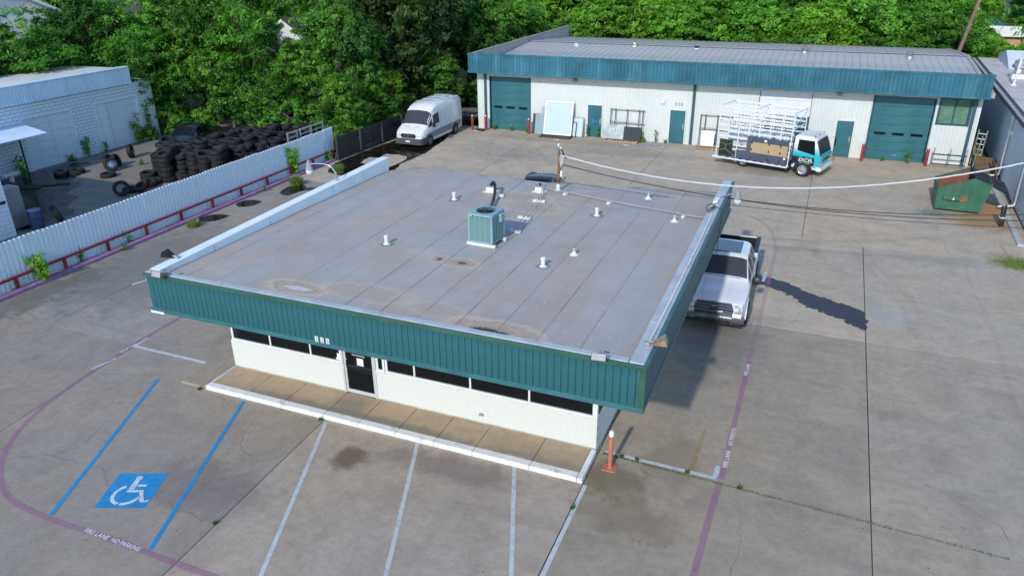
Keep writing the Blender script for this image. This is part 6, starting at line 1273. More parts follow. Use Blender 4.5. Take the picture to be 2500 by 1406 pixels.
m = MB(); m.cbox(-1.0, 1.0, -.12, .12, .46, .66, .04); m.cbox(-.62, .62, -.121, .05, .655, .70, .01); m.build('front_bumper', mat('dull chrome bumper', (.36, .37, .39), .25, metal=.9, var=.1), pu); m = MB(); m.cbox(-.55, .55, -.13, -.115, .47, .56, .01); m.build('bumper_intake', M_BLACK, pu); m = MB(); m.cbox(-.92, .92, -.06, .3, .34, .45, .03); m.build('air_dam', M_BLACK, pu)
m = MB(); m.box(-.8, .8, 1.62, 1.85, 1.0, 1.2); m.build('dashboard', M_BLACK, pu); m = MB(); [m.cbox(x-.24, x+.24, 2.55, 2.75, .75, 1.55, .06) for x in (-.4, .4)]; m.build('seat', M_SEAT, pu); m = MB(); m.tube([(.4+.17*math.cos(a), 2.0-.05*math.sin(a), 1.22+.16*math.sin(a)) for a in np.linspace(0, 2*math.pi, 17)], .016, 5, False); m.build('steering_wheel', M_BLACK, pu)
m = MB(); m.cbox(.62, .72, 1.72, 1.73, 1.40, 1.44, .002); m.build('windshield_sticker', M_WHITE, pu)
# ---- dark SUV just behind the office, and a second dark car buried among the tyres
def suv(name, label, loc, rz, sedan=False):
    t = thing(name, label, 'car', loc, rz)
    SS = [(.03, pr(.78, .35, .45, .70, .80, .72, .84, .5, .86, .88)), (.3, pr(.9, .25, .45, .75, .92, .82, .97, .6, 1.0, 1.02)), (1.15, pr(.93, .22, .45, .80, 1.02, .85, 1.07, .62, 1.1, 1.12)), (1.9, pr(.93, .22, .45, .82, 1.05, .70, 1.56, .58, 1.62, 1.64)), (2.6, pr(.93, .22, .45, .82, 1.07, .70, 1.66, .58, 1.73, 1.75)), (3.7, pr(.93, .22, .45, .82, 1.07, .69, 1.66, .57, 1.72, 1.74)), (4.25, pr(.92, .22, .45, .82, 1.07, .67, 1.60, .55, 1.66, 1.68)), (4.55, pr(.9, .25, .45, .82, 1.02, .82, 1.10, .6, 1.12, 1.13)), (4.65, pr(.86, .32, .45, .8, .95, .78, .98, .5, .99, 1.0))]
    if sedan: SS = SS[:4]+[(2.35, pr(.93, .22, .45, .82, 1.03, .70, 1.60, .58, 1.66, 1.68)), (2.9, pr(.93, .22, .45, .82, 1.03, .69, 1.60, .57, 1.66, 1.68)), (3.2, pr(.93, .22, .45, .82, 1.03, .68, 1.52, .56, 1.58, 1.60)), (3.95, pr(.92, .24, .45, .82, 1.0, .78, 1.10, .6, 1.13, 1.14)), (4.65, pr(.86, .32, .45, .8, .95, .74, 1.03, .5, 1.05, 1.06))]
    loft(SS).build('body', M_CARB, t, smooth=34); top_patch(SS, 2, 3, 5, .05).build('windshield', M_CGLASS, t); top_patch(SS, 6, 7, 5, .05).build('rear_window', M_CGLASSD, t)
    m = MB(); [m.tube([(-.5+.2*k, SS[3][0]+.06, SS[3][1][-1][1]-.0), (-.5+.2*k, SS[5][0], SS[5][1][-1][1]-.0)], .012, 4) for k in range(6)]; m.build('roof_rib', M_RIMG, t)
    for s_ in (1, -1):
        side_patch(SS, 3, 4, 4, 5, s_, .08).build('side_window', M_CGLASSD, t); side_patch(SS, 4, 5, 4, 5, s_, .07).build('side_window', M_CGLASSD, t); side_patch(SS, 5, 6, 4, 5, s_, .1).build('side_window', M_CGLASSD, t)
        wheel(t, s_*.82, .9, .34, .22, s_, M_RIMS); wheel(t, s_*.82, 3.75, .34, .22, s_, M_RIMS)
        m = MB(); m.cbox(min(s_*.95, s_*1.1), max(s_*.95, s_*1.1), 1.75, 1.85, 1.0, 1.15, .02); m.build('mirror', M_CARB, t); m = MB(); m.cbox(s_*.68-.14, s_*.68+.14, -.01, .1, .66, .78, .02); m.build('headlight', M_LAMP, t); m = MB(); m.cbox(s_*.75-.12, s_*.75+.12, 4.6, 4.66, .8, .95, .02); m.build('tail_light', M_RED, t)
    m = MB(); m.lathe([(.03, 0), (.01, .08)], 6, (0, SS[5][0], SS[5][1][-1][1]-.02)); m.build('antenna_fin', M_CARB, t); return t
suv('parked_car', 'dark car mostly hidden behind the office roof edge', (3.3, 18.6, 0), R(8), True).scale = (1, 1, .88); suv('parked_car', 'black car half buried behind the tyre stacks', (-22.0, 22.0, 0), R(14), True).scale = (1, 1, .9)
# ---- glazier's truck
tk = thing('glass_truck', 'white and teal glazier truck with tall white side racks', 'truck', (16.1, 31.2, 0), R(90-16.5))
# local: nose at y=0 towards -Y rotated so it points to the right; x>0 is the side facing the camera... (rotation makes local -X the near side)
def cr(w, zb, z1, z2, zbelt, xw, zw, xs, zs_, zc): return [(0, zb), (w*.95, zb), (w, z1), (w, z2), (w, zbelt), (xw, zw), (xs, zs_), (0, zc)]
TS = [(.10, cr(.97, .50, .62, .85, 1.12, .93, 1.16, .8, 1.18, 1.19)), (.16, cr(1.0, .46, .62, .9, 1.18, .95, 1.24, .82, 1.26, 1.27)), (.45, cr(1.0, .46, .62, .95, 1.22, .90, 2.0, .80, 2.08, 2.10)), (.75, cr(1.0, .46, .62, .95, 1.24, .89, 2.12, .80, 2.22, 2.25)), (1.45, cr(1.0, .46, .62, .95, 1.26, .89, 2.12, .80, 2.22, 2.25)), (1.62, cr(.99, .46, .62, .95, 1.26, .88, 2.08, .78, 2.17, 2.19))]
def cab_mat():
    t = NT('white cab with teal fade wrap'); p = t.obj(); sx = t.n('ShaderNodeSeparateXYZ'); t.l(p, sx.inputs[0])
    n = t.noise(p, 3.5, 5, .7); d = t.math('ADD', sx.outputs['Z'], t.math('MULTIPLY', t.math('SUBTRACT', n, .5), .5))
    f = t.math('MULTIPLY', t.ramp(d, 1.75, 1.25), t.ramp(d, .60, .70)); c = t.mix(f, (.72, .74, .75), (.02, .40, .47))
    f2 = t.math('MULTIPLY', t.ramp(t.math('ADD', sx.outputs['Z'], t.math('MULTIPLY', t.math('SUBTRACT', t.noise(p, 9, 5, .8), .5), .55)), 1.14, 1.10), t.ramp(d, .66, .72)); f3 = t.math('GREATER_THAN', sx.outputs['Y'], .42)
    c = t.mix(t.math('MULTIPLY', f2, f3), c, (.008, .012, .02)); t.col(c); t.rough(.25); t.b.inputs['Coat Weight'].default_value = .5; return t.m
M_CAB = cab_mat(); loft(TS).build('cab', M_CAB, tk, smooth=30); top_patch(TS, 1, 2, 5, .05, .02).build('windshield', M_CGLASS, tk)
for s_ in (1, -1):
    m = MB(); m.add([(s_*1.012, .42, 1.28), (s_*1.012, 1.40, 1.45), (s_*.925, 1.40, 2.02), (s_*.925, .55, 2.02)], [(0, 1, 2, 3) if s_ > 0 else (3, 2, 1, 0)]); m.build('side_window', M_CGLASSD, tk)
    wheel(tk, s_*.93, .98, .40, .23, s_, M_RIMS); wheel(tk, s_*.84, 4.42, .40, .30, s_, M_RIMS); arch(tk, s_*1.0, .98, .45, s_, M_BLACK, zc=.42, zb=.47)
    m = MB(); m.tube([(s_*.98, .2, 1.95), (s_*1.2, .1, 1.9), (s_*1.2, .1, 1.45)], .014, 6); m.cbox(s_*1.2-.09, s_*1.2+.09, .06, .12, 1.45, 1.85, .015); m.build('mirror', M_BLACK, tk); m = MB(); m.cbox(s_*.72-.14, s_*.72+.14, .05, .13, .68, .86, .02); m.build('headlight', M_LAMP, tk)
m = MB(); m.cbox(-1.02, 1.02, -.02, .3, .40, .60, .05); m.build('front_bumper', M_CARW, tk); m = MB(); m.cbox(-.5, .5, .085, .11, .88, 1.05, .01); m.build('grille', M_TRIM, tk); m = MB(); m.cbox(-.75, .75, .10, .13, 1.17, 1.2, .01); m.build('wiper', M_BLACK, tk)
m = MB(); [m.cbox(-.75, .75, .75+.14*k, .77+.14*k, 2.235, 2.262, .004) for k in range(6)]; m.build('roof_rib', M_CARW, tk); m = MB(); [m.lathe([(.03, 2.2), (.02, 2.26), (0, 2.27)], 8, (x, .62, 0)) for x in (-.7, 0, .7)]; m.build('marker_light', M_BLACK, tk)
near = -1                                                                # local -x is the side seen in the picture
nm = Matrix.Translation((-1.016, .88, .95)) @ Matrix(((0, 0, -1, 0), (-1, 0, 0, 0), (0, 1, 0, 0), (0, 0, 0, 1)))
lettering('EXCEL', M_WHITE, tk, nm, (.78, .19), shear=.25); lettering('972-402-2020', mat('pale green print', (.35, .55, .48), .6), tk, Matrix.Translation((-1.016, .90, .79)) @ Matrix(((0, 0, -1, 0), (-1, 0, 0, 0), (0, 1, 0, 0), (0, 0, 0, 1))), (.55, .065), shear=.2); lettering('NPR', M_TRIM, tk, Matrix.Translation((-1.012, .36, .62)) @ Matrix(((0, 0, -1, 0), (-1, 0, 0, 0), (0, 1, 0, 0), (0, 0, 0, 1))), (.18, .07))
m = MB(); m.box(-.45, -.33, 1.3, 5.9, .55, .72); m.box(.33, .45, 1.3, 5.9, .55, .72); m.box(-.8, .8, .95, 1.01, .38, .42); m.box(-.8, .8, 4.39, 4.45, .38, .42); m.cbox(-.9, -.5, 1.75, 2.4, .42, .75, .03); m.cbox(.5, .9, 1.75, 2.4, .42, .75, .03); m.build('chassis', M_BLACK, tk); m = MB(); m.cbox(-.95, .95, 1.72, 5.9, .73, .82, .01); m.build('deck', M_RIMG, tk)
m = MB(); m.cbox(-.93, .93, 1.66, 1.71, .8, 2.0, .01); m.build('bulkhead', M_TRIM, tk)
# side racks: leaning frames with bottom ledge, uprights and slotted rails
RY0, RY1, RZ0, RZT = 1.75, 6.05, .50, 3.36
M_RACKW = mat('white rack aluminium', (.74, .75, .76), .4, var=.04)
for s_, tagn in ((-1, 'near'), (1, 'far')):
    def rx(z): return s_*(1.16-.16*(z-RZ0)/(RZT-RZ0))
    for k in range(8):
        y = RY0+.03+(RY1-RY0-.06)*k/7; m = MB(); m.tube([(rx(RZ0), y, RZ0), (rx(RZT), y, RZT)], .03, 6); m.build('rack_upright', M_RACKW, tk)
    for z in (.98, 1.22, 1.66, 2.0, 2.28, 2.62, 2.86, 3.10, 3.34):
        m = MB(); x = rx(z)-s_*.05; m.add([(x-.008, RY0, z-.05), (x+.008, RY0, z-.05), (x+.008, RY1, z-.05), (x-.008, RY1, z-.05), (x-.008, RY0, z+.05), (x+.008, RY0, z+.05), (x+.008, RY1, z+.05), (x-.008, RY1, z+.05)], [(3, 2, 1, 0), (4, 5, 6, 7), (0, 1, 5, 4), (1, 2, 6, 5), (2, 3, 7, 6), (3, 0, 4, 7)]); rr = m.build('slotted_rail', M_RACKW, tk)
        m = MB()
        for k in range(22): yy = RY0+.1+k*.19; xx = x+s_*.0085; m.add([(xx, yy, z-.022), (xx, yy+.03, z-.022), (xx, yy+.03, z+.022), (xx, yy, z+.022)], [(0, 1, 2, 3) if s_ > 0 else (3, 2, 1, 0)])
        m.build('rail_slots', M_BLACK, rr)
    m = MB(); m.cbox(min(s_*1.02, s_*1.36), max(s_*1.02, s_*1.36), RY0-.02, RY1+.12, .42, .50, .015); m.build('rack_ledge', M_RACKW, tk); 
    for k in range(10): m = MB(); m.cbox(min(s_*1.2, s_*1.3), max(s_*1.2, s_*1.3), RY0+.1+.42*k, RY0+.3+.42*k, .50, .52, .003); m.build('ledge_pad', M_BLACK, tk)
for y in (RY0+.03, RY1-.03, (RY0+RY1)/2):
    for z in (2.5, RZT): m = MB(); m.tube([(-1.06+.02*z*0, y, z), (1.06, y, z)], .028, 6); m.build('rack_crossbar', M_RACKW, tk)
m = MB(); m.tube([(-1.0, RY0+.03, 2.6), (1.0, RY0+.03, 3.3)], .02, 6); m.tube([(1.0, RY0+.03, 2.6), (-1.0, RY0+.03, 3.3)], .02, 6); m.build('rack_brace', M_RACKW, tk)
# loads on the near rack: things of their own, carried by it
tkm = Matrix.Translation((16.1, 31.2, 0)) @ Matrix.Rotation(R(90-16.5), 4, 'Z')
def load(name, y0, y1, z0, z1, dx, mt, label, cat):
    m = MB(); m.cbox(-.012, .012, y0, y1, z0-.53, z1-.53, .004); o = m.build(name, mt); tag(o, label, cat); o.matrix_world = tkm @ Matrix.Translation((-1.175-dx, 0, .53)) @ Matrix.Rotation(R(3.2), 4, 'Y'); return o
M_NAVY = mat('dark blue grey panel', (.055, .068, .105), .6, var=.08); M_KRAFT = mat('tan cardboard', (.40, .30, .17), .8, var=.05)
load('cladding_sheet', 1.86, 4.2, .53, 1.85, .01, M_NAVY, 'tall dark blue panel on the truck rack', 'panel'); load('cladding_sheet', 1.86, 4.78, .53, 1.02, .045, M_NAVY, 'long low blue panel along the truck rack foot', 'panel'); load('cardboard_sheet', 1.86, 3.95, .98, 1.58, .075, M_KRAFT, 'tan cardboard sheet strapped on the truck rack', 'cardboard')
load('cladding_sheet', 3.95, 4.22, 1.0, 1.84, .035, mat('grey brown panel', (.085, .085, .09), .6, var=.08), 'narrow grey panel edge on the truck rack', 'panel'); cr_ = load('dark_crate', 5.05, 5.85, .55, 1.5, .02, mat('black green plastic sheet', (.012, .03, .018), .35, var=.3), 'black green bundled sheet strapped at the truck rear', 'sheet')
m = MB()
for a, b_ in (((5.03, 1.35), (5.45, 1.2)), ((5.87, 1.30), (5.45, 1.2)), ((5.45, 1.2), (5.48, .95)), ((5.48, .95), (5.06, .75)), ((5.48, .95), (5.88, .85))): m.tube([(-.02, a[0], a[1]-.53), (-.02, b_[0], b_[1]-.53)], .008, 5)
m.build('tie_cord', mat('yellow cord', (.42, .40, .16), .7), cr_)
m = MB()
for y in (2.25, 2.9, 3.9): 
    for z in (.62, 1.1, 1.5): m.cbox(-1.27, -1.22, y-.03, y+.03, z, z+.12, .01)
m.build('rack_clamp', M_BLACK, tk); m = MB(); m.box(-1.235, -1.23, 3.05, 3.2, 1.66, 1.78); m.box(-1.26, -1.255, 1.9, 2.02, .85, .95); m.build('label_sticker', M_WHITE, tk)
for k in range(4):
    o = lean('glass_sheet', 0, .75, 1.0, 0, .12, 0, M_GL1, ('green glass pane in the rear of the far truck rack', 'second green glass pane in the far truck rack', 'third green glass pane in the far truck rack', 'green glass pane nearest the truck cab')[k], 'glass panel', group='glass panes in the far truck rack'); o.matrix_world = tkm @ Matrix.Translation((.35, 5.6-.95*k, .83)) @ Matrix.Rotation(R(90), 4, 'Z')
# ------------------------------------------------------------------ trees, shrubs and weeds
def leaf_mat(name, dark, light, trans=.35):
    t = NT(name); at = t.n('ShaderNodeAttribute', attribute_name='tone'); oi = t.n('ShaderNodeObjectInfo')
    c = t.mix(at.outputs['Fac'], dark, light); c = t.mix(t.ramp(oi.outputs['Random'], 0, .5, 1, 0), c, t.mix(1.0, c, (1.16, 1.06, .75), 'MULTIPLY')); c = t.mix(t.ramp(oi.outputs['Random'], .5, 1, 0, 1), c, t.mix(1.0, c, (.80, .90, .85), 'MULTIPLY'))
    t.col(c); t.rough(.55); t.b.inputs['Specular IOR Level'].default_value = .35
    tl = t.n('ShaderNodeBsdfTranslucent'); t.l(t.mix(1.0, c, (1.0, 1.25, .45), 'MULTIPLY'), tl.inputs[0]); mx = t.n('ShaderNodeMixShader'); mx.inputs[0].default_value = trans
    t.l(t.b.outputs[0], mx.inputs[1]); t.l(tl.outputs[0], mx.inputs[2]); t.l(mx.outputs[0], t.out.inputs[0]); return t.m
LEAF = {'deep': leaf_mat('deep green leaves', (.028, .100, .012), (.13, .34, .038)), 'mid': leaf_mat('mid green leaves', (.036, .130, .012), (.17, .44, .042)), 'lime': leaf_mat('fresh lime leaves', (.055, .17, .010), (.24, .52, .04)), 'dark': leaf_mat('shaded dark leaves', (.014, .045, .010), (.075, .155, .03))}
M_BARK = mat('grey brown bark', (.12, .095, .075), .9, var=.3, scale=3, dirt=(.06, .05, .04), dirt_amt=.5); M_STEM = mat('green stem', (.10, .12, .05), .8, var=.2)
def leaves_mesh(name, centers, tone, size, mt, r_, droop=.3, outw=None):
    n = len(centers); c = np.asarray(centers, np.float32); s_ = (size*np.clip(r_.lognormal(0, .38, n), .45, 2.0))[:, None]
    nrm = r_.normal(0, 1, (n, 3)); nrm[:, 2] = np.abs(nrm[:, 2])*.8+.2
    if outw is not None: nrm = nrm*.62+outw*1.0
    nrm /= np.linalg.norm(nrm, axis=1)[:, None]
    a = r_.normal(0, 1, (n, 3)); a -= nrm*(a*nrm).sum(1)[:, None]; a /= np.linalg.norm(a, axis=1)[:, None]; b_ = np.cross(nrm, a)
    v = np.empty((n, 4, 3), np.float32)
    v[:, 0] = c-a*s_; v[:, 1] = c-a*s_*.05+b_*s_*.42-nrm*s_*.12; v[:, 2] = c+a*s_-nrm*s_*droop; v[:, 3] = c-a*s_*.05-b_*s_*.42-nrm*s_*.12
    me = bpy.data.meshes.new(name); me.vertices.add(4*n); me.vertices.foreach_set('co', v.ravel())
    me.loops.add(4*n); me.loops.foreach_set('vertex_index', np.arange(4*n, dtype=np.int32)); me.polygons.add(n); me.polygons.foreach_set('loop_start', np.arange(0, 4*n, 4, dtype=np.int32))
    at = me.attributes.new('tone', 'FLOAT', 'FACE'); at.data.foreach_set('value', np.clip(tone, 0, 1).astype(np.float32))
    me.materials.append(mt); me.update(); me.validate(); return me
def crown(seed, rx, rz, lobes, sub, per, size, z0, ragged=1.0, low=-.55):
    """lumpy crown: lobes on an ellipsoid, each covered in leaf clumps; returns centres and tone"""
    r_ = np.random.default_rng(seed); P_ = []; T_ = []; L_ = []; O_ = []
    for i in range(lobes):
        u = r_.uniform(low, 1); th = i*2.399+r_.uniform(-.4, .4); rr = math.sqrt(max(0, 1-u*u))*r_.uniform(.45, 1.0)
        lc = np.array([rx*.72*rr*math.cos(th), rx*.72*rr*math.sin(th), z0+rz*(.5+.42*u)]); lr = rx*r_.uniform(.20, .44); lt = r_.uniform(.05, .95); L_.append((lc, lr))
        for k in range(sub):
            d = r_.normal(0, 1, 3); d[2] += .35; d /= np.linalg.norm(d); cc = lc+d*lr*r_.uniform(.72, 1.12*ragged)*np.array([1, 1, .82]); ct = lt+r_.uniform(-.25, .25); cr = lr*r_.uniform(.16, .30)
            m_ = int(per*r_.uniform(.6, 1.4)); q = cc+r_.normal(0, 1, (m_, 3))*cr*np.array([1, 1, .6])*.62; P_.append(q); T_.append(np.full(m_, ct)+r_.normal(0, .16, m_)); O_.append(np.repeat(d[None], m_, 0))
    return np.concatenate(P_), np.concatenate(T_), L_, r_, np.concatenate(O_)
def trunk_mesh(L_, z0, rz, seed, r0=.2):
    r_ = random.Random(seed); m = MB(); top = (r_.uniform(-.4, .4), r_.uniform(-.4, .4), z0+rz*.55); pts = [(0, 0, -.2), (r_.uniform(-.1, .1), r_.uniform(-.1, .1), z0*.5), (top[0]*.5, top[1]*.5, z0+rz*.2), top]
    m.tube(catmull3(pts, 4), [r0*(1-.75*i/12) for i in range(13)], 8)
    for lc, lr in L_[::2]:
        a = Vector(pts[2]).lerp(Vector(top), r_.uniform(-.4, .9)); e = Vector(lc); mid = a.lerp(e, .5)+Vector((r_.uniform(-.3, .3), r_.uniform(-.3, .3), r_.uniform(0, .35))); cp = catmull3([tuple(a), tuple(mid), tuple(e)], 3); m.tube(cp, [r0*.36*(1-.8*i/6) for i in range(7)], 5)
        for k in range(3):
            f = e+Vector((r_.uniform(-1, 1), r_.uniform(-1, 1), r_.uniform(.0, 1)))*lr*1.25; g_ = f+Vector((r_.uniform(-.4, .4), r_.uniform(-.4, .4), r_.uniform(-.1, .4))); m.tube([tuple(e), tuple(e.lerp(f, .6)), tuple(f), tuple(g_)], [.022, .016, .009, .004], 3, False)
        for k in range(2): f = e+Vector((r_.uniform(-1, 1), r_.uniform(-1, 1), r_.uniform(-.2, .8)))*lr; m.tube([tuple(mid.lerp(e, .6)), tuple(mid.lerp(f, .6)), tuple(f)], [.035, .022, .01], 4)
    return m.mesh('trunk', M_BARK, 60)
PROTO = {}
def proto(key, seed, rx, rz, lobes, sub, per, size, z0, sp, ragged=1.0, low=-.55):
    c_, t_, L_, r_, o_ = crown(seed, rx, rz, lobes, sub, per, size, z0, ragged, low); PROTO[key] = (leaves_mesh('crown', c_, t_, size, LEAF[sp], r_, outw=o_), trunk_mesh(L_, z0, rz, seed))
proto('oak_a', 1, 3.6, 7.6, 32, 24, 46, .105, 1.0, 'mid', 1.1, -.95); proto('oak_b', 2, 3.3, 8.0, 30, 24, 46, .11, 1.0, 'deep', 1.1, -.95); proto('oak_c', 3, 3.8, 7.2, 32, 24, 46, .095, .8, 'mid', 1.2, -.95)
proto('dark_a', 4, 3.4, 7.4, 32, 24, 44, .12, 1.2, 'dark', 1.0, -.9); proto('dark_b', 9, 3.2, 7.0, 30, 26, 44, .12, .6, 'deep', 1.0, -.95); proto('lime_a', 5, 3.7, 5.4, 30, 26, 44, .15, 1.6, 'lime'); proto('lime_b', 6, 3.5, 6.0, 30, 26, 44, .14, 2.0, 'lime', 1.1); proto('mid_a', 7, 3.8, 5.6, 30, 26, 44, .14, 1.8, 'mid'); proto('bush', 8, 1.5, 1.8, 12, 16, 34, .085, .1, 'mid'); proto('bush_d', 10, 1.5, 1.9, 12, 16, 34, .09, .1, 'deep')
def tree(x, y, s_, key, label, group, sz=None, rz=None, cat='tree', name='tree'):
    t = thing(name, label, cat, (x, y, -.1), random.uniform(0, 6.28) if rz is None else rz, group); t.scale = (s_, s_, s_*(sz or 1)); cm_, tm = PROTO[key]; ob('trunk', tm, t); ob('crown', cm_, t); return t
GLT = 'trees beyond the tyre yard'; GBT = 'trees behind the workshop'
TREES = [(-30.5, 29.5, 1.05, 'oak_a', 1.0, 'leafy tree overhanging the garage roof corner'), (-26.0, 30.5, .95, 'oak_b', 1.1, 'tree right behind the black car in the tyre yard'), (-23.0, 30.8, .95, 'oak_c', 1.1, 'tree behind the left half of the tyre pile'), (-19.0, 31.4, .72, 'oak_a', .95, 'tree behind the middle of the tyre pile'), (-15.2, 31.5, .92, 'oak_b', 1.1, 'tree behind the right end of the tyre pile'),
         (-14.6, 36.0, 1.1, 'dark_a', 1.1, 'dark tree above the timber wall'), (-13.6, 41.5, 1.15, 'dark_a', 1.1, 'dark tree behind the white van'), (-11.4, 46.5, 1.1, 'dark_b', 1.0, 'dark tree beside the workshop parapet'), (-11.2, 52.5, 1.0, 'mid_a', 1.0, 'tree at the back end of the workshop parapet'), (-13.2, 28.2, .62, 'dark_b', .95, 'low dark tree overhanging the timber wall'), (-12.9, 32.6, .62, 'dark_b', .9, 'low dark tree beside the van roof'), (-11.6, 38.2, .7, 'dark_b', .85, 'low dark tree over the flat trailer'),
         (-34.0, 26.8, 1.05, 'oak_b', 1.0, 'tree behind the garage roof right part'), (-33.9, 22.0, 1.0, 'oak_a', .95, 'tree behind the garage roof left part'), (-33.6, 17.6, .9, 'dark_b', .9, 'dark tree behind the garage near the left edge'), (-28.9, 27.4, .82, 'oak_c', 1.05, 'tree leaning over the garage fascia end'), (-37.5, 20.2, .95, 'dark_a', .9, 'dark tree behind the white garage at the left'), (-34.0, 13.2, .85, 'dark_a', .9, 'dark tree at the upper left picture edge'), (-33.0, 36.5, 1.3, 'oak_a', 1.0, 'tall tree left of the white gable'), (-25.2, 38.5, .60, 'oak_b', 1.0, 'tall tree in front of the white gable'), (-20.0, 39.0, 1.3, 'oak_c', 1.05, 'tall tree right of the white gable'), (-19.0, 46.5, 1.35, 'lime_b', 1.05, 'tall lime green tree above the white gable'), (-42.0, 33.0, 1.3, 'oak_c', 1.0, 'tall tree above the white garage'), (-27.0, 50.0, 1.4, 'mid_a', 1.0, 'tall far tree behind the white gable'), (-38.0, 46.0, 1.5, 'oak_a', 1.0, 'tall far tree at the upper left'), (-15.5, 55.0, 1.2, 'lime_a', 1.0, 'bright tree far behind the dark trees')]
for x, y, s_, k, sz, lb in TREES: tree(x, y, s_, k, lb, GLT, sz)
BACK = ['lime green tree behind the left end of the workshop roof', 'leafy tree just right of the parapet end', 'bright tree behind the low white roof vent', 'leafy tree behind the domed roof vent', 'leafy tree behind the roof antenna', 'tree behind the dark capped vent', 'leafy tree left of the middle turbine vent', 'bright tree behind the middle turbine vent', 'leafy tree right of the middle turbine vent', 'tree left of the right turbine vent', 'leafy tree behind the right turbine vent', 'tree at the foot of the far utility pole', 'tree behind the exhaust fans']
keys = ['lime_a', 'lime_b', 'lime_a', 'mid_a', 'lime_b', 'mid_a', 'mid_a', 'lime_a', 'mid_a', 'mid_a', 'oak_a', 'mid_a', 'oak_c']
for i in range(13):
    x = -7.2+i*3.05; tree(x, 60.2+(i % 3)*.9, (.92+.08*((i*7) % 3))*(1 if i < 11 else .62), keys[i], BACK[i], GBT, .95)
for i in range(8):
    x = -12+i*5.2; tree(x, 67.5+(i % 2)*2.5, 1.35, ['lime_b', 'mid_a', 'lime_a', 'mid_a', 'oak_a'][i % 5], ('tall tree above the parapet end, second row', 'tall tree above the low white vent, second row', 'tall tree above the domed vent, second row', 'tall tree above the satellite dish, second row', 'tall tree above the roof antenna, second row', 'tall tree left of middle turbine vent, second row', 'tall tree above middle turbine vent, second row', 'tall tree between the turbine vents, second row', 'tall tree above right turbine vent, second row', 'tall tree beside the far utility pole, second row')[i], 'second row of trees behind the workshop', 1.0)
for i in range(11):
    x = -60+i*10.5; tree(x, 80+(i % 3)*5, 1.75, ['oak_a', 'lime_b', 'oak_c'][i % 3], 'far tall tree along the picture top, above '+('the left picture corner', 'the garage roof', 'the garage doors', 'the tyre pile', 'the white gable', 'the dark trees beside the van', 'the workshop parapet', 'the domed roof vent', 'the middle turbine vent', 'the right turbine vent', 'the right picture corner')[i], 'far trees along the picture top', 1.05)
for i, (x, y, s_, k) in enumerate([(31.0, 59.0, .52, 'mid_a'), (33.5, 65, .55, 'oak_a'), (40, 62, .8, 'oak_b'), (28.0, 66.5, .62, 'lime_a')]): tree(x, y, s_, k, ('tree behind the warehouse gable', 'tree below the pale far building', 'tree at the upper right corner', 'small bright tree beside the utility pole')[i], GBT)
# undergrowth
BL = [(-27.0, 27.2, 1.0, 'bush_d', 'dark bush at the garage corner'), (-25.6, 26.2, .8, 'bush', 'bush before the right garage door'), (-24.6, 27.6, .9, 'bush', 'bush at the left end of the tyre pile'), (-23.0, 28.8, 1.2, 'bush_d', 'bush behind the black car'), (-20.6, 29.2, 1.2, 'bush', 'bush behind the tyre pile left part'), (-18.2, 29.4, 1.3, 'bush_d', 'bush behind the tyre pile centre'), (-15.8, 29.3, 1.2, 'bush', 'bush behind the tyre pile right part'), (-13.4, 28.4, 1.1, 'bush_d', 'bush at the end of the metal fence'), (-12.9, 26.0, .8, 'bush_d', 'dark bush between metal fence and timber wall'), (-27.0, 24.9, .55, 'bush', 'low weeds at the right garage door'), (-9.4, 41, 1.2, 'bush_d', 'dark bush behind the flat trailer'), (-8.6, 44, 1.1, 'bush_d', 'dark bush along the workshop side')]
for x, y, s_, k, lb in BL: tree(x, y, s_, k, lb, 'undergrowth bushes', cat='bush', name='bush')
def plant(x, y, h, w, n, size, sp, label, z=0.0, group=None, name='weed_plant', cat='plant', lean_=(0, 0)):
    r_ = np.random.default_rng(int(abs(x*131+y*977)) % 100000); t = thing(name, label, cat, (x, y, z), group=group); m = MB(); C_ = []
    ns = max(3, int(w*8))
    for k in range(ns):
        a = r_.uniform(0, 6.28); rr = w*r_.uniform(.2, 1); hh = h*r_.uniform(.6, 1); pts = [(0, 0, 0), (rr*.35*math.cos(a)+lean_[0]*.4, rr*.35*math.sin(a)+lean_[1]*.4, hh*.5), (rr*math.cos(a)*.8+lean_[0], rr*math.sin(a)*.8+lean_[1], hh)]; cp = catmull3(pts, 4); m.tube(cp, [.012*(1-.7*i/8)+.002 for i in range(9)], 4)
        for _ in range(max(4, n//ns)): p_ = np.array(cp[r_.integers(2, 9)]); C_.append(p_+r_.normal(0, 1, 3)*np.array([1, 1, .7])*w*.22)
    m.build('stem', M_STEM, t); C_ = np.array(C_); C_[:, 2] = np.maximum(C_[:, 2], .02); ob('foliage', leaves_mesh('foliage', C_, r_.uniform(.2, .9, len(C_)), size, LEAF[sp], r_), t); return t
def grass(x, y, h, w, n, label, z=0.0, sp='lime', name='grass_tuft'):
    r_ = np.random.default_rng(int(abs(x*71+y*37)) % 100000); m = MB()
    for _ in range(n):
        a, b_ = r_.uniform(0, 6.28), r_.uniform(0, 6.28); rr = w*math.sqrt(r_.uniform(0, 1))*.6; bx, by = rr*math.cos(a), rr*math.sin(a); hh = h*r_.uniform(.4, 1); tx, ty = bx+math.cos(b_)*hh*.5, by+math.sin(b_)*hh*.5; wx, wy = -math.sin(b_)*.009, math.cos(b_)*.009
        m.add([(bx-wx, by-wy, 0), (bx+wx, by+wy, 0), ((bx+tx)/2+wx, (by+ty)/2+wy, hh*.7), ((bx+tx)/2-wx, (by+ty)/2-wy, hh*.7), (tx, ty, hh)], [(0, 1, 2, 3), (3, 2, 4)])
    o = m.build(name, mat('dry green grass blades', (.13, .19, .035), .7, var=.3, scale=8) if sp == 'lime' else mat('green grass blades', (.05, .12, .02), .7, var=.3, scale=8), loc=(x, y, z)); return tag(o, label, 'grass', 'grass and weed tufts')
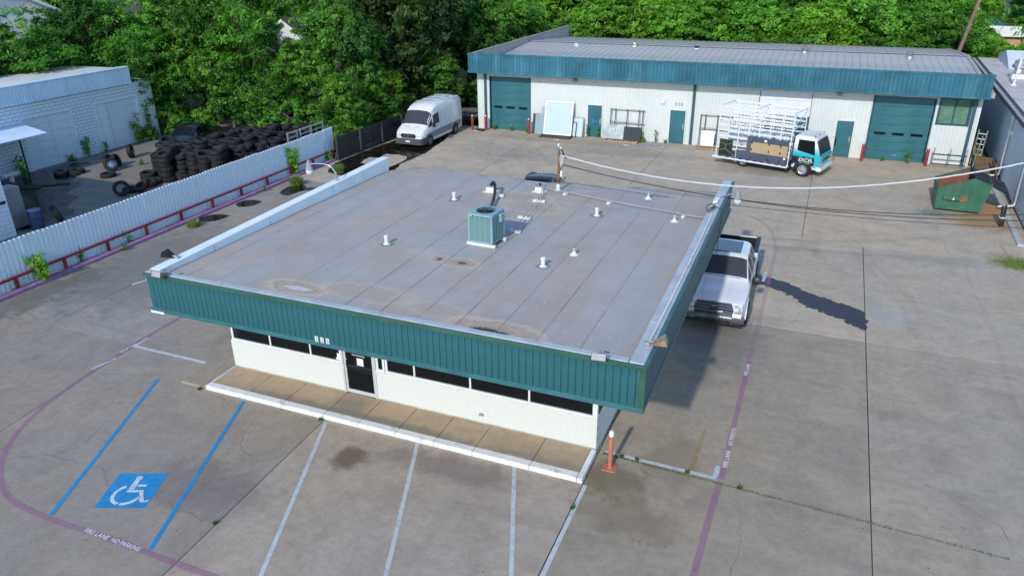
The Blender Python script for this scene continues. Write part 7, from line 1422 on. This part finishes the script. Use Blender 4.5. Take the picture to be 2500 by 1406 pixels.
plant(-11.75, 5.0, 1.05, .50, 420, .075, 'lime', 'leafy shrub in front of the fence at the left picture edge'); plant(-12.0, 21.0, 1.75, .55, 620, .08, 'lime', 'tall leafy sapling before the far end of the fence'); plant(-11.9, 24.2, .75, .3, 120, .07, 'mid', 'small sapling at the end of the red rail')
plant(-11.95, 9.3, .6, .2, 40, .06, 'mid', 'sparse weed by a red rail post'); plant(-12.0, 6.9, .75, .18, 45, .07, 'mid', 'thin weed rising above the red rail'); grass(-11.0, 12.1, .38, .5, 260, 'green grass clump at the kerb beside the rail'); grass(-10.7, 19.4, .6, .55, 420, 'tall grass clump beside the puddle'); grass(-9.9, 22.3, .55, .5, 360, 'tall grass clump near the fence end'); plant(-11.55, 8.6, .3, .25, 40, .06, 'mid', 'low weed growing from the purple kerb'); plant(-11.5, 17.8, .35, .2, 30, .06, 'mid', 'low weed at the far red rail post')
plant(-26.95, 19.9, 1.5, .35, 170, .08, 'mid', 'tall weed between the two garage doors'); plant(-26.9, 21.2, .8, .25, 70, .08, 'mid', 'weed at the right garage door edge'); plant(-26.9, 23.9, 1.9, .45, 230, .09, 'mid', 'vine climbing the right garage door'); plant(-26.5, 15.3, 1.2, .45, 180, .09, 'mid', 'weed under the garage awning'); plant(-27.0, 18.8, .5, .4, 80, .08, 'mid', 'low weeds at the left garage door'); plant(-22.3, 19.6, .35, .3, 60, .07, 'mid', 'low weed between the loose tyres'); plant(-26.98, 25.0, 3.2, .3, 150, .1, 'mid', 'vine hanging on the garage wall end')
for x, y, h, n, lb in ((.95, 35.6, 1.0, 60, 'tall weed at the left side of the arrow door'), (1.65, 35.6, .85, 50, 'tall weed at the right side of the arrow door'), (4.85, 35.3, .5, 160, 'green weed right of the pale pallet'), (5.65, 35.55, .95, 70, 'tall weed behind the blue tarp'), (6.3, 35.6, .35, 50, 'low weed left of the numbered door'), (-5.9, 35.65, .4, 60, 'weeds at the left side of the left roll-up door'), (-4.6, 35.65, .4, 40, 'weeds at the middle of the left roll-up door'), (-3.45, 35.6, .4, 50, 'weeds at the right side of the left roll-up door'), (20.5, 35.6, .75, 110, 'tall weed before the right roll-up door'), (19.1, 35.65, .25, 60, 'low weed before the right roll-up door')):
    plant(x, y, h, .16 if n < 100 else .3, n, .06, 'mid', lb)
for x, y, lb in ((3.93, 1.12, 'weed tuft where the joint meets the white kerb'), (4.12, -3.12, 'weed tuft in the joint beside the accessible stall'), (-.3, 1.12, 'weed tuft at the left end of the white kerb'), (11.95, 2.55, 'weed tuft behind the orange bollard'), (11.40, .28, 'weed tuft on the rightmost stall line'), (14.85, 2.40, 'weed tuft in the joint right of the pink line'), (12.35, 2.56, 'weed tuft in the joint beside the orange bollard'), (13.6, 2.52, 'weed tuft in the joint left of the pink line')):
    grass(x, y, .10, .09, 36, lb, sp='mid')
m = MB(); r_ = np.random.default_rng(5)
for _ in range(1500):
    u = r_.uniform(0, 1)**1.5; x = 11.5+u*8.8; y = 2.52-.042*(x-11.3)+r_.normal(0, .02); h = r_.uniform(.01, .05); a = r_.uniform(0, 6); m.add([(x, y, 0), (x+.012, y, 0), (x+.03*math.cos(a), y+.03*math.sin(a), h)], [(0, 1, 2)])
kind(m.build('joint_grass', mat('green grass blades', (.05, .12, .02), .7)), 'stuff')['label'] = 'thin grass growing along the pavement joint'
m = MB()
for _ in range(2600):
    x, y = r_.normal(23.7, .45), r_.normal(20.2, .28); h = r_.uniform(.04, .16); a = r_.uniform(0, 6); m.add([(x, y, 0), (x+.02, y, 0), (x+.05*math.cos(a), y+.05*math.sin(a), h)], [(0, 1, 2)])
kind(m.build('ground_cover', mat('dry green grass blades', (.13, .19, .035), .7)), 'stuff')['label'] = 'patch of low grass at the right edge'
m = MB()
for _ in range(900):
    x, y = r_.uniform(-12, 24), r_.uniform(-6, 35); s_ = r_.uniform(.008, .03); a = r_.uniform(0, 6)
    m.add([(x+s_*math.cos(a+k*1.57), y+s_*math.sin(a+k*1.57)*.6, .004+.004*(k % 2)) for k in range(4)], [(0, 1, 2, 3)])
kind(m.build('litter', mat('dead leaf litter', (.09, .065, .04), .9, var=.4)), 'stuff')['label'] = 'scattered leaves and grit on the pavement'
# ------------------------------------------------------------------ houses beyond the trees
M_SIDING = mat('white siding', (.74, .75, .74), .6, var=.04); M_SHING = mat('brown grey shingles', (.15, .13, .12), .9, var=.25, scale=3); M_BRICKR = mat('red brown brick', (.22, .09, .06), .85, var=.25, scale=6); M_TAN = mat('tan stucco', (.50, .33, .16), .8, var=.1)
def house(x, y, rz, w, d, h, rh, wall, roofm, label, base=None):
    t = thing('house', label, 'house', (x, y, -.1), rz); m = MB(); m.box(-w/2, w/2, -d/2, d/2, base or 0, h); m.prism_ax([(-w/2, h), (w/2, h), (0, h+rh)], -d/2, d/2, 'y'); m.build('wall', wall, t)
    if base: m = MB(); m.box(-w/2-.02, w/2+.02, -d/2-.02, d/2+.02, 0, base); m.build('base_wall', M_BRICKR, t)
    for s_ in (-1, 1):
        m = MB(); k = rh/(w/2); e = .45; m.add([(0, -d/2-.4, h+rh+.06), (s_*(w/2+e), -d/2-.4, h-k*e+.06), (s_*(w/2+e), d/2+.4, h-k*e+.06), (0, d/2+.4, h+rh+.06), (0, -d/2-.4, h+rh+.18), (s_*(w/2+e), -d/2-.4, h-k*e+.18), (s_*(w/2+e), d/2+.4, h-k*e+.18), (0, d/2+.4, h+rh+.18)], [(0, 1, 2, 3), (7, 6, 5, 4), (0, 4, 5, 1), (1, 5, 6, 2), (2, 6, 7, 3)]); m.build('roof_slope', roofm, t)
        m = MB(); m.add([(0, -d/2-.43, h+rh-.1), (s_*(w/2+e), -d/2-.43, h-k*e-.1), (s_*(w/2+e), -d/2-.43, h-k*e+.15), (0, -d/2-.43, h+rh+.15)], [(0, 1, 2, 3)]); m.build('barge_board', M_SIDING, t)
    for wx in (-w/4, w/4):
        m = MB(); m.cbox(wx-.55, wx+.55, -d/2-.06, -d/2-.005, h-1.9, h-.6, .02); f = m.build('window', M_SIDING, t); m = MB(); m.box(wx-.45, wx+.45, -d/2-.07, -d/2-.062, h-1.8, h-.7); m.build('pane', M_DARKG, f)
        for s_ in (-1, 1):
            m = MB(); m.cbox(min(s_*w/2, s_*(w/2+.06)), max(s_*w/2, s_*(w/2+.06)), wx-.55, wx+.55, h-1.9, h-.6, .02); f = m.build('window', M_SIDING, t); m = MB(); xx = s_*(w/2+.066); m.add([(xx, wx-.45, h-1.8), (xx, wx+.45, h-1.8), (xx, wx+.45, h-.7), (xx, wx-.45, h-.7)], [(0, 1, 2, 3)]); m.build('pane', M_DARKG, f)
    return t
house(-30.0, 46.0, R(22), 4.6, 8, 4.5, 1.9, M_SIDING, M_SHING, 'white gabled house half hidden by trees'); house(-43.5, 26.0, R(75), 9, 11, 7.6, 2.4, M_SIDING, M_SHING, 'tall white house with brick base at the upper left', 2.8)
t = thing('low_building', 'pale building with teal roof at the upper right corner', 'building', (35.5, 78.5, -.1)); m = MB(); m.box(-6.5, 10, 0, 8, 0, 3.6); m.build('wall', M_TAN, t); m = MB(); m.cbox(-7.0, 10, -.5, -.02, 3.3, 4.3, .03); m.build('parapet', M_SIDING, t); m = MB(); m.add([(-6.5, 1.5, 4.2), (10, 1.5, 4.2), (10, 6, 5.6), (-6.5, 6, 5.6), (-6.5, 6, 4.2), (10, 6, 4.2)], [(0, 1, 2, 3), (3, 2, 5, 4), (0, 3, 4)]); m.build('roof', mat('teal metal roof', (.03, .16, .15), .5), t); m = MB(); m.box(-6.5, 10, 0, 8, 3.61, 3.8); m.build('flat_roof', M_GREY, t)
for k in range(4): m = MB(); m.cbox(-5.5+k*3.6, -4+k*3.6, -.06, -.005, 1.2, 2.4, .02); f = m.build('window', M_SIDING, t); m = MB(); m.box(-5.4+k*3.6, -4.1+k*3.6, -.07, -.062, 1.3, 2.3); m.build('pane', M_DARKG, f)
utility_pole(24.2, 57.6, 11.0, 'leaning brown utility pole behind the workshop', R(9))
m = MB(); m.tube(span((25.9, 57.6, 9.4), (60, 70, 9.0), 1.2, 20), .02, 5); tag(m.build('overhead_wire', M_GALV), 'pale wire running right from the far utility pole', 'wire')
m = MB(); m.tube(span((24.8, 57.6, 4.9), (31, 78, 4.2), .5, 16), .018, 5); tag(m.build('overhead_wire', M_GALV), 'pale lower wire from the far pole to the pale building', 'wire')
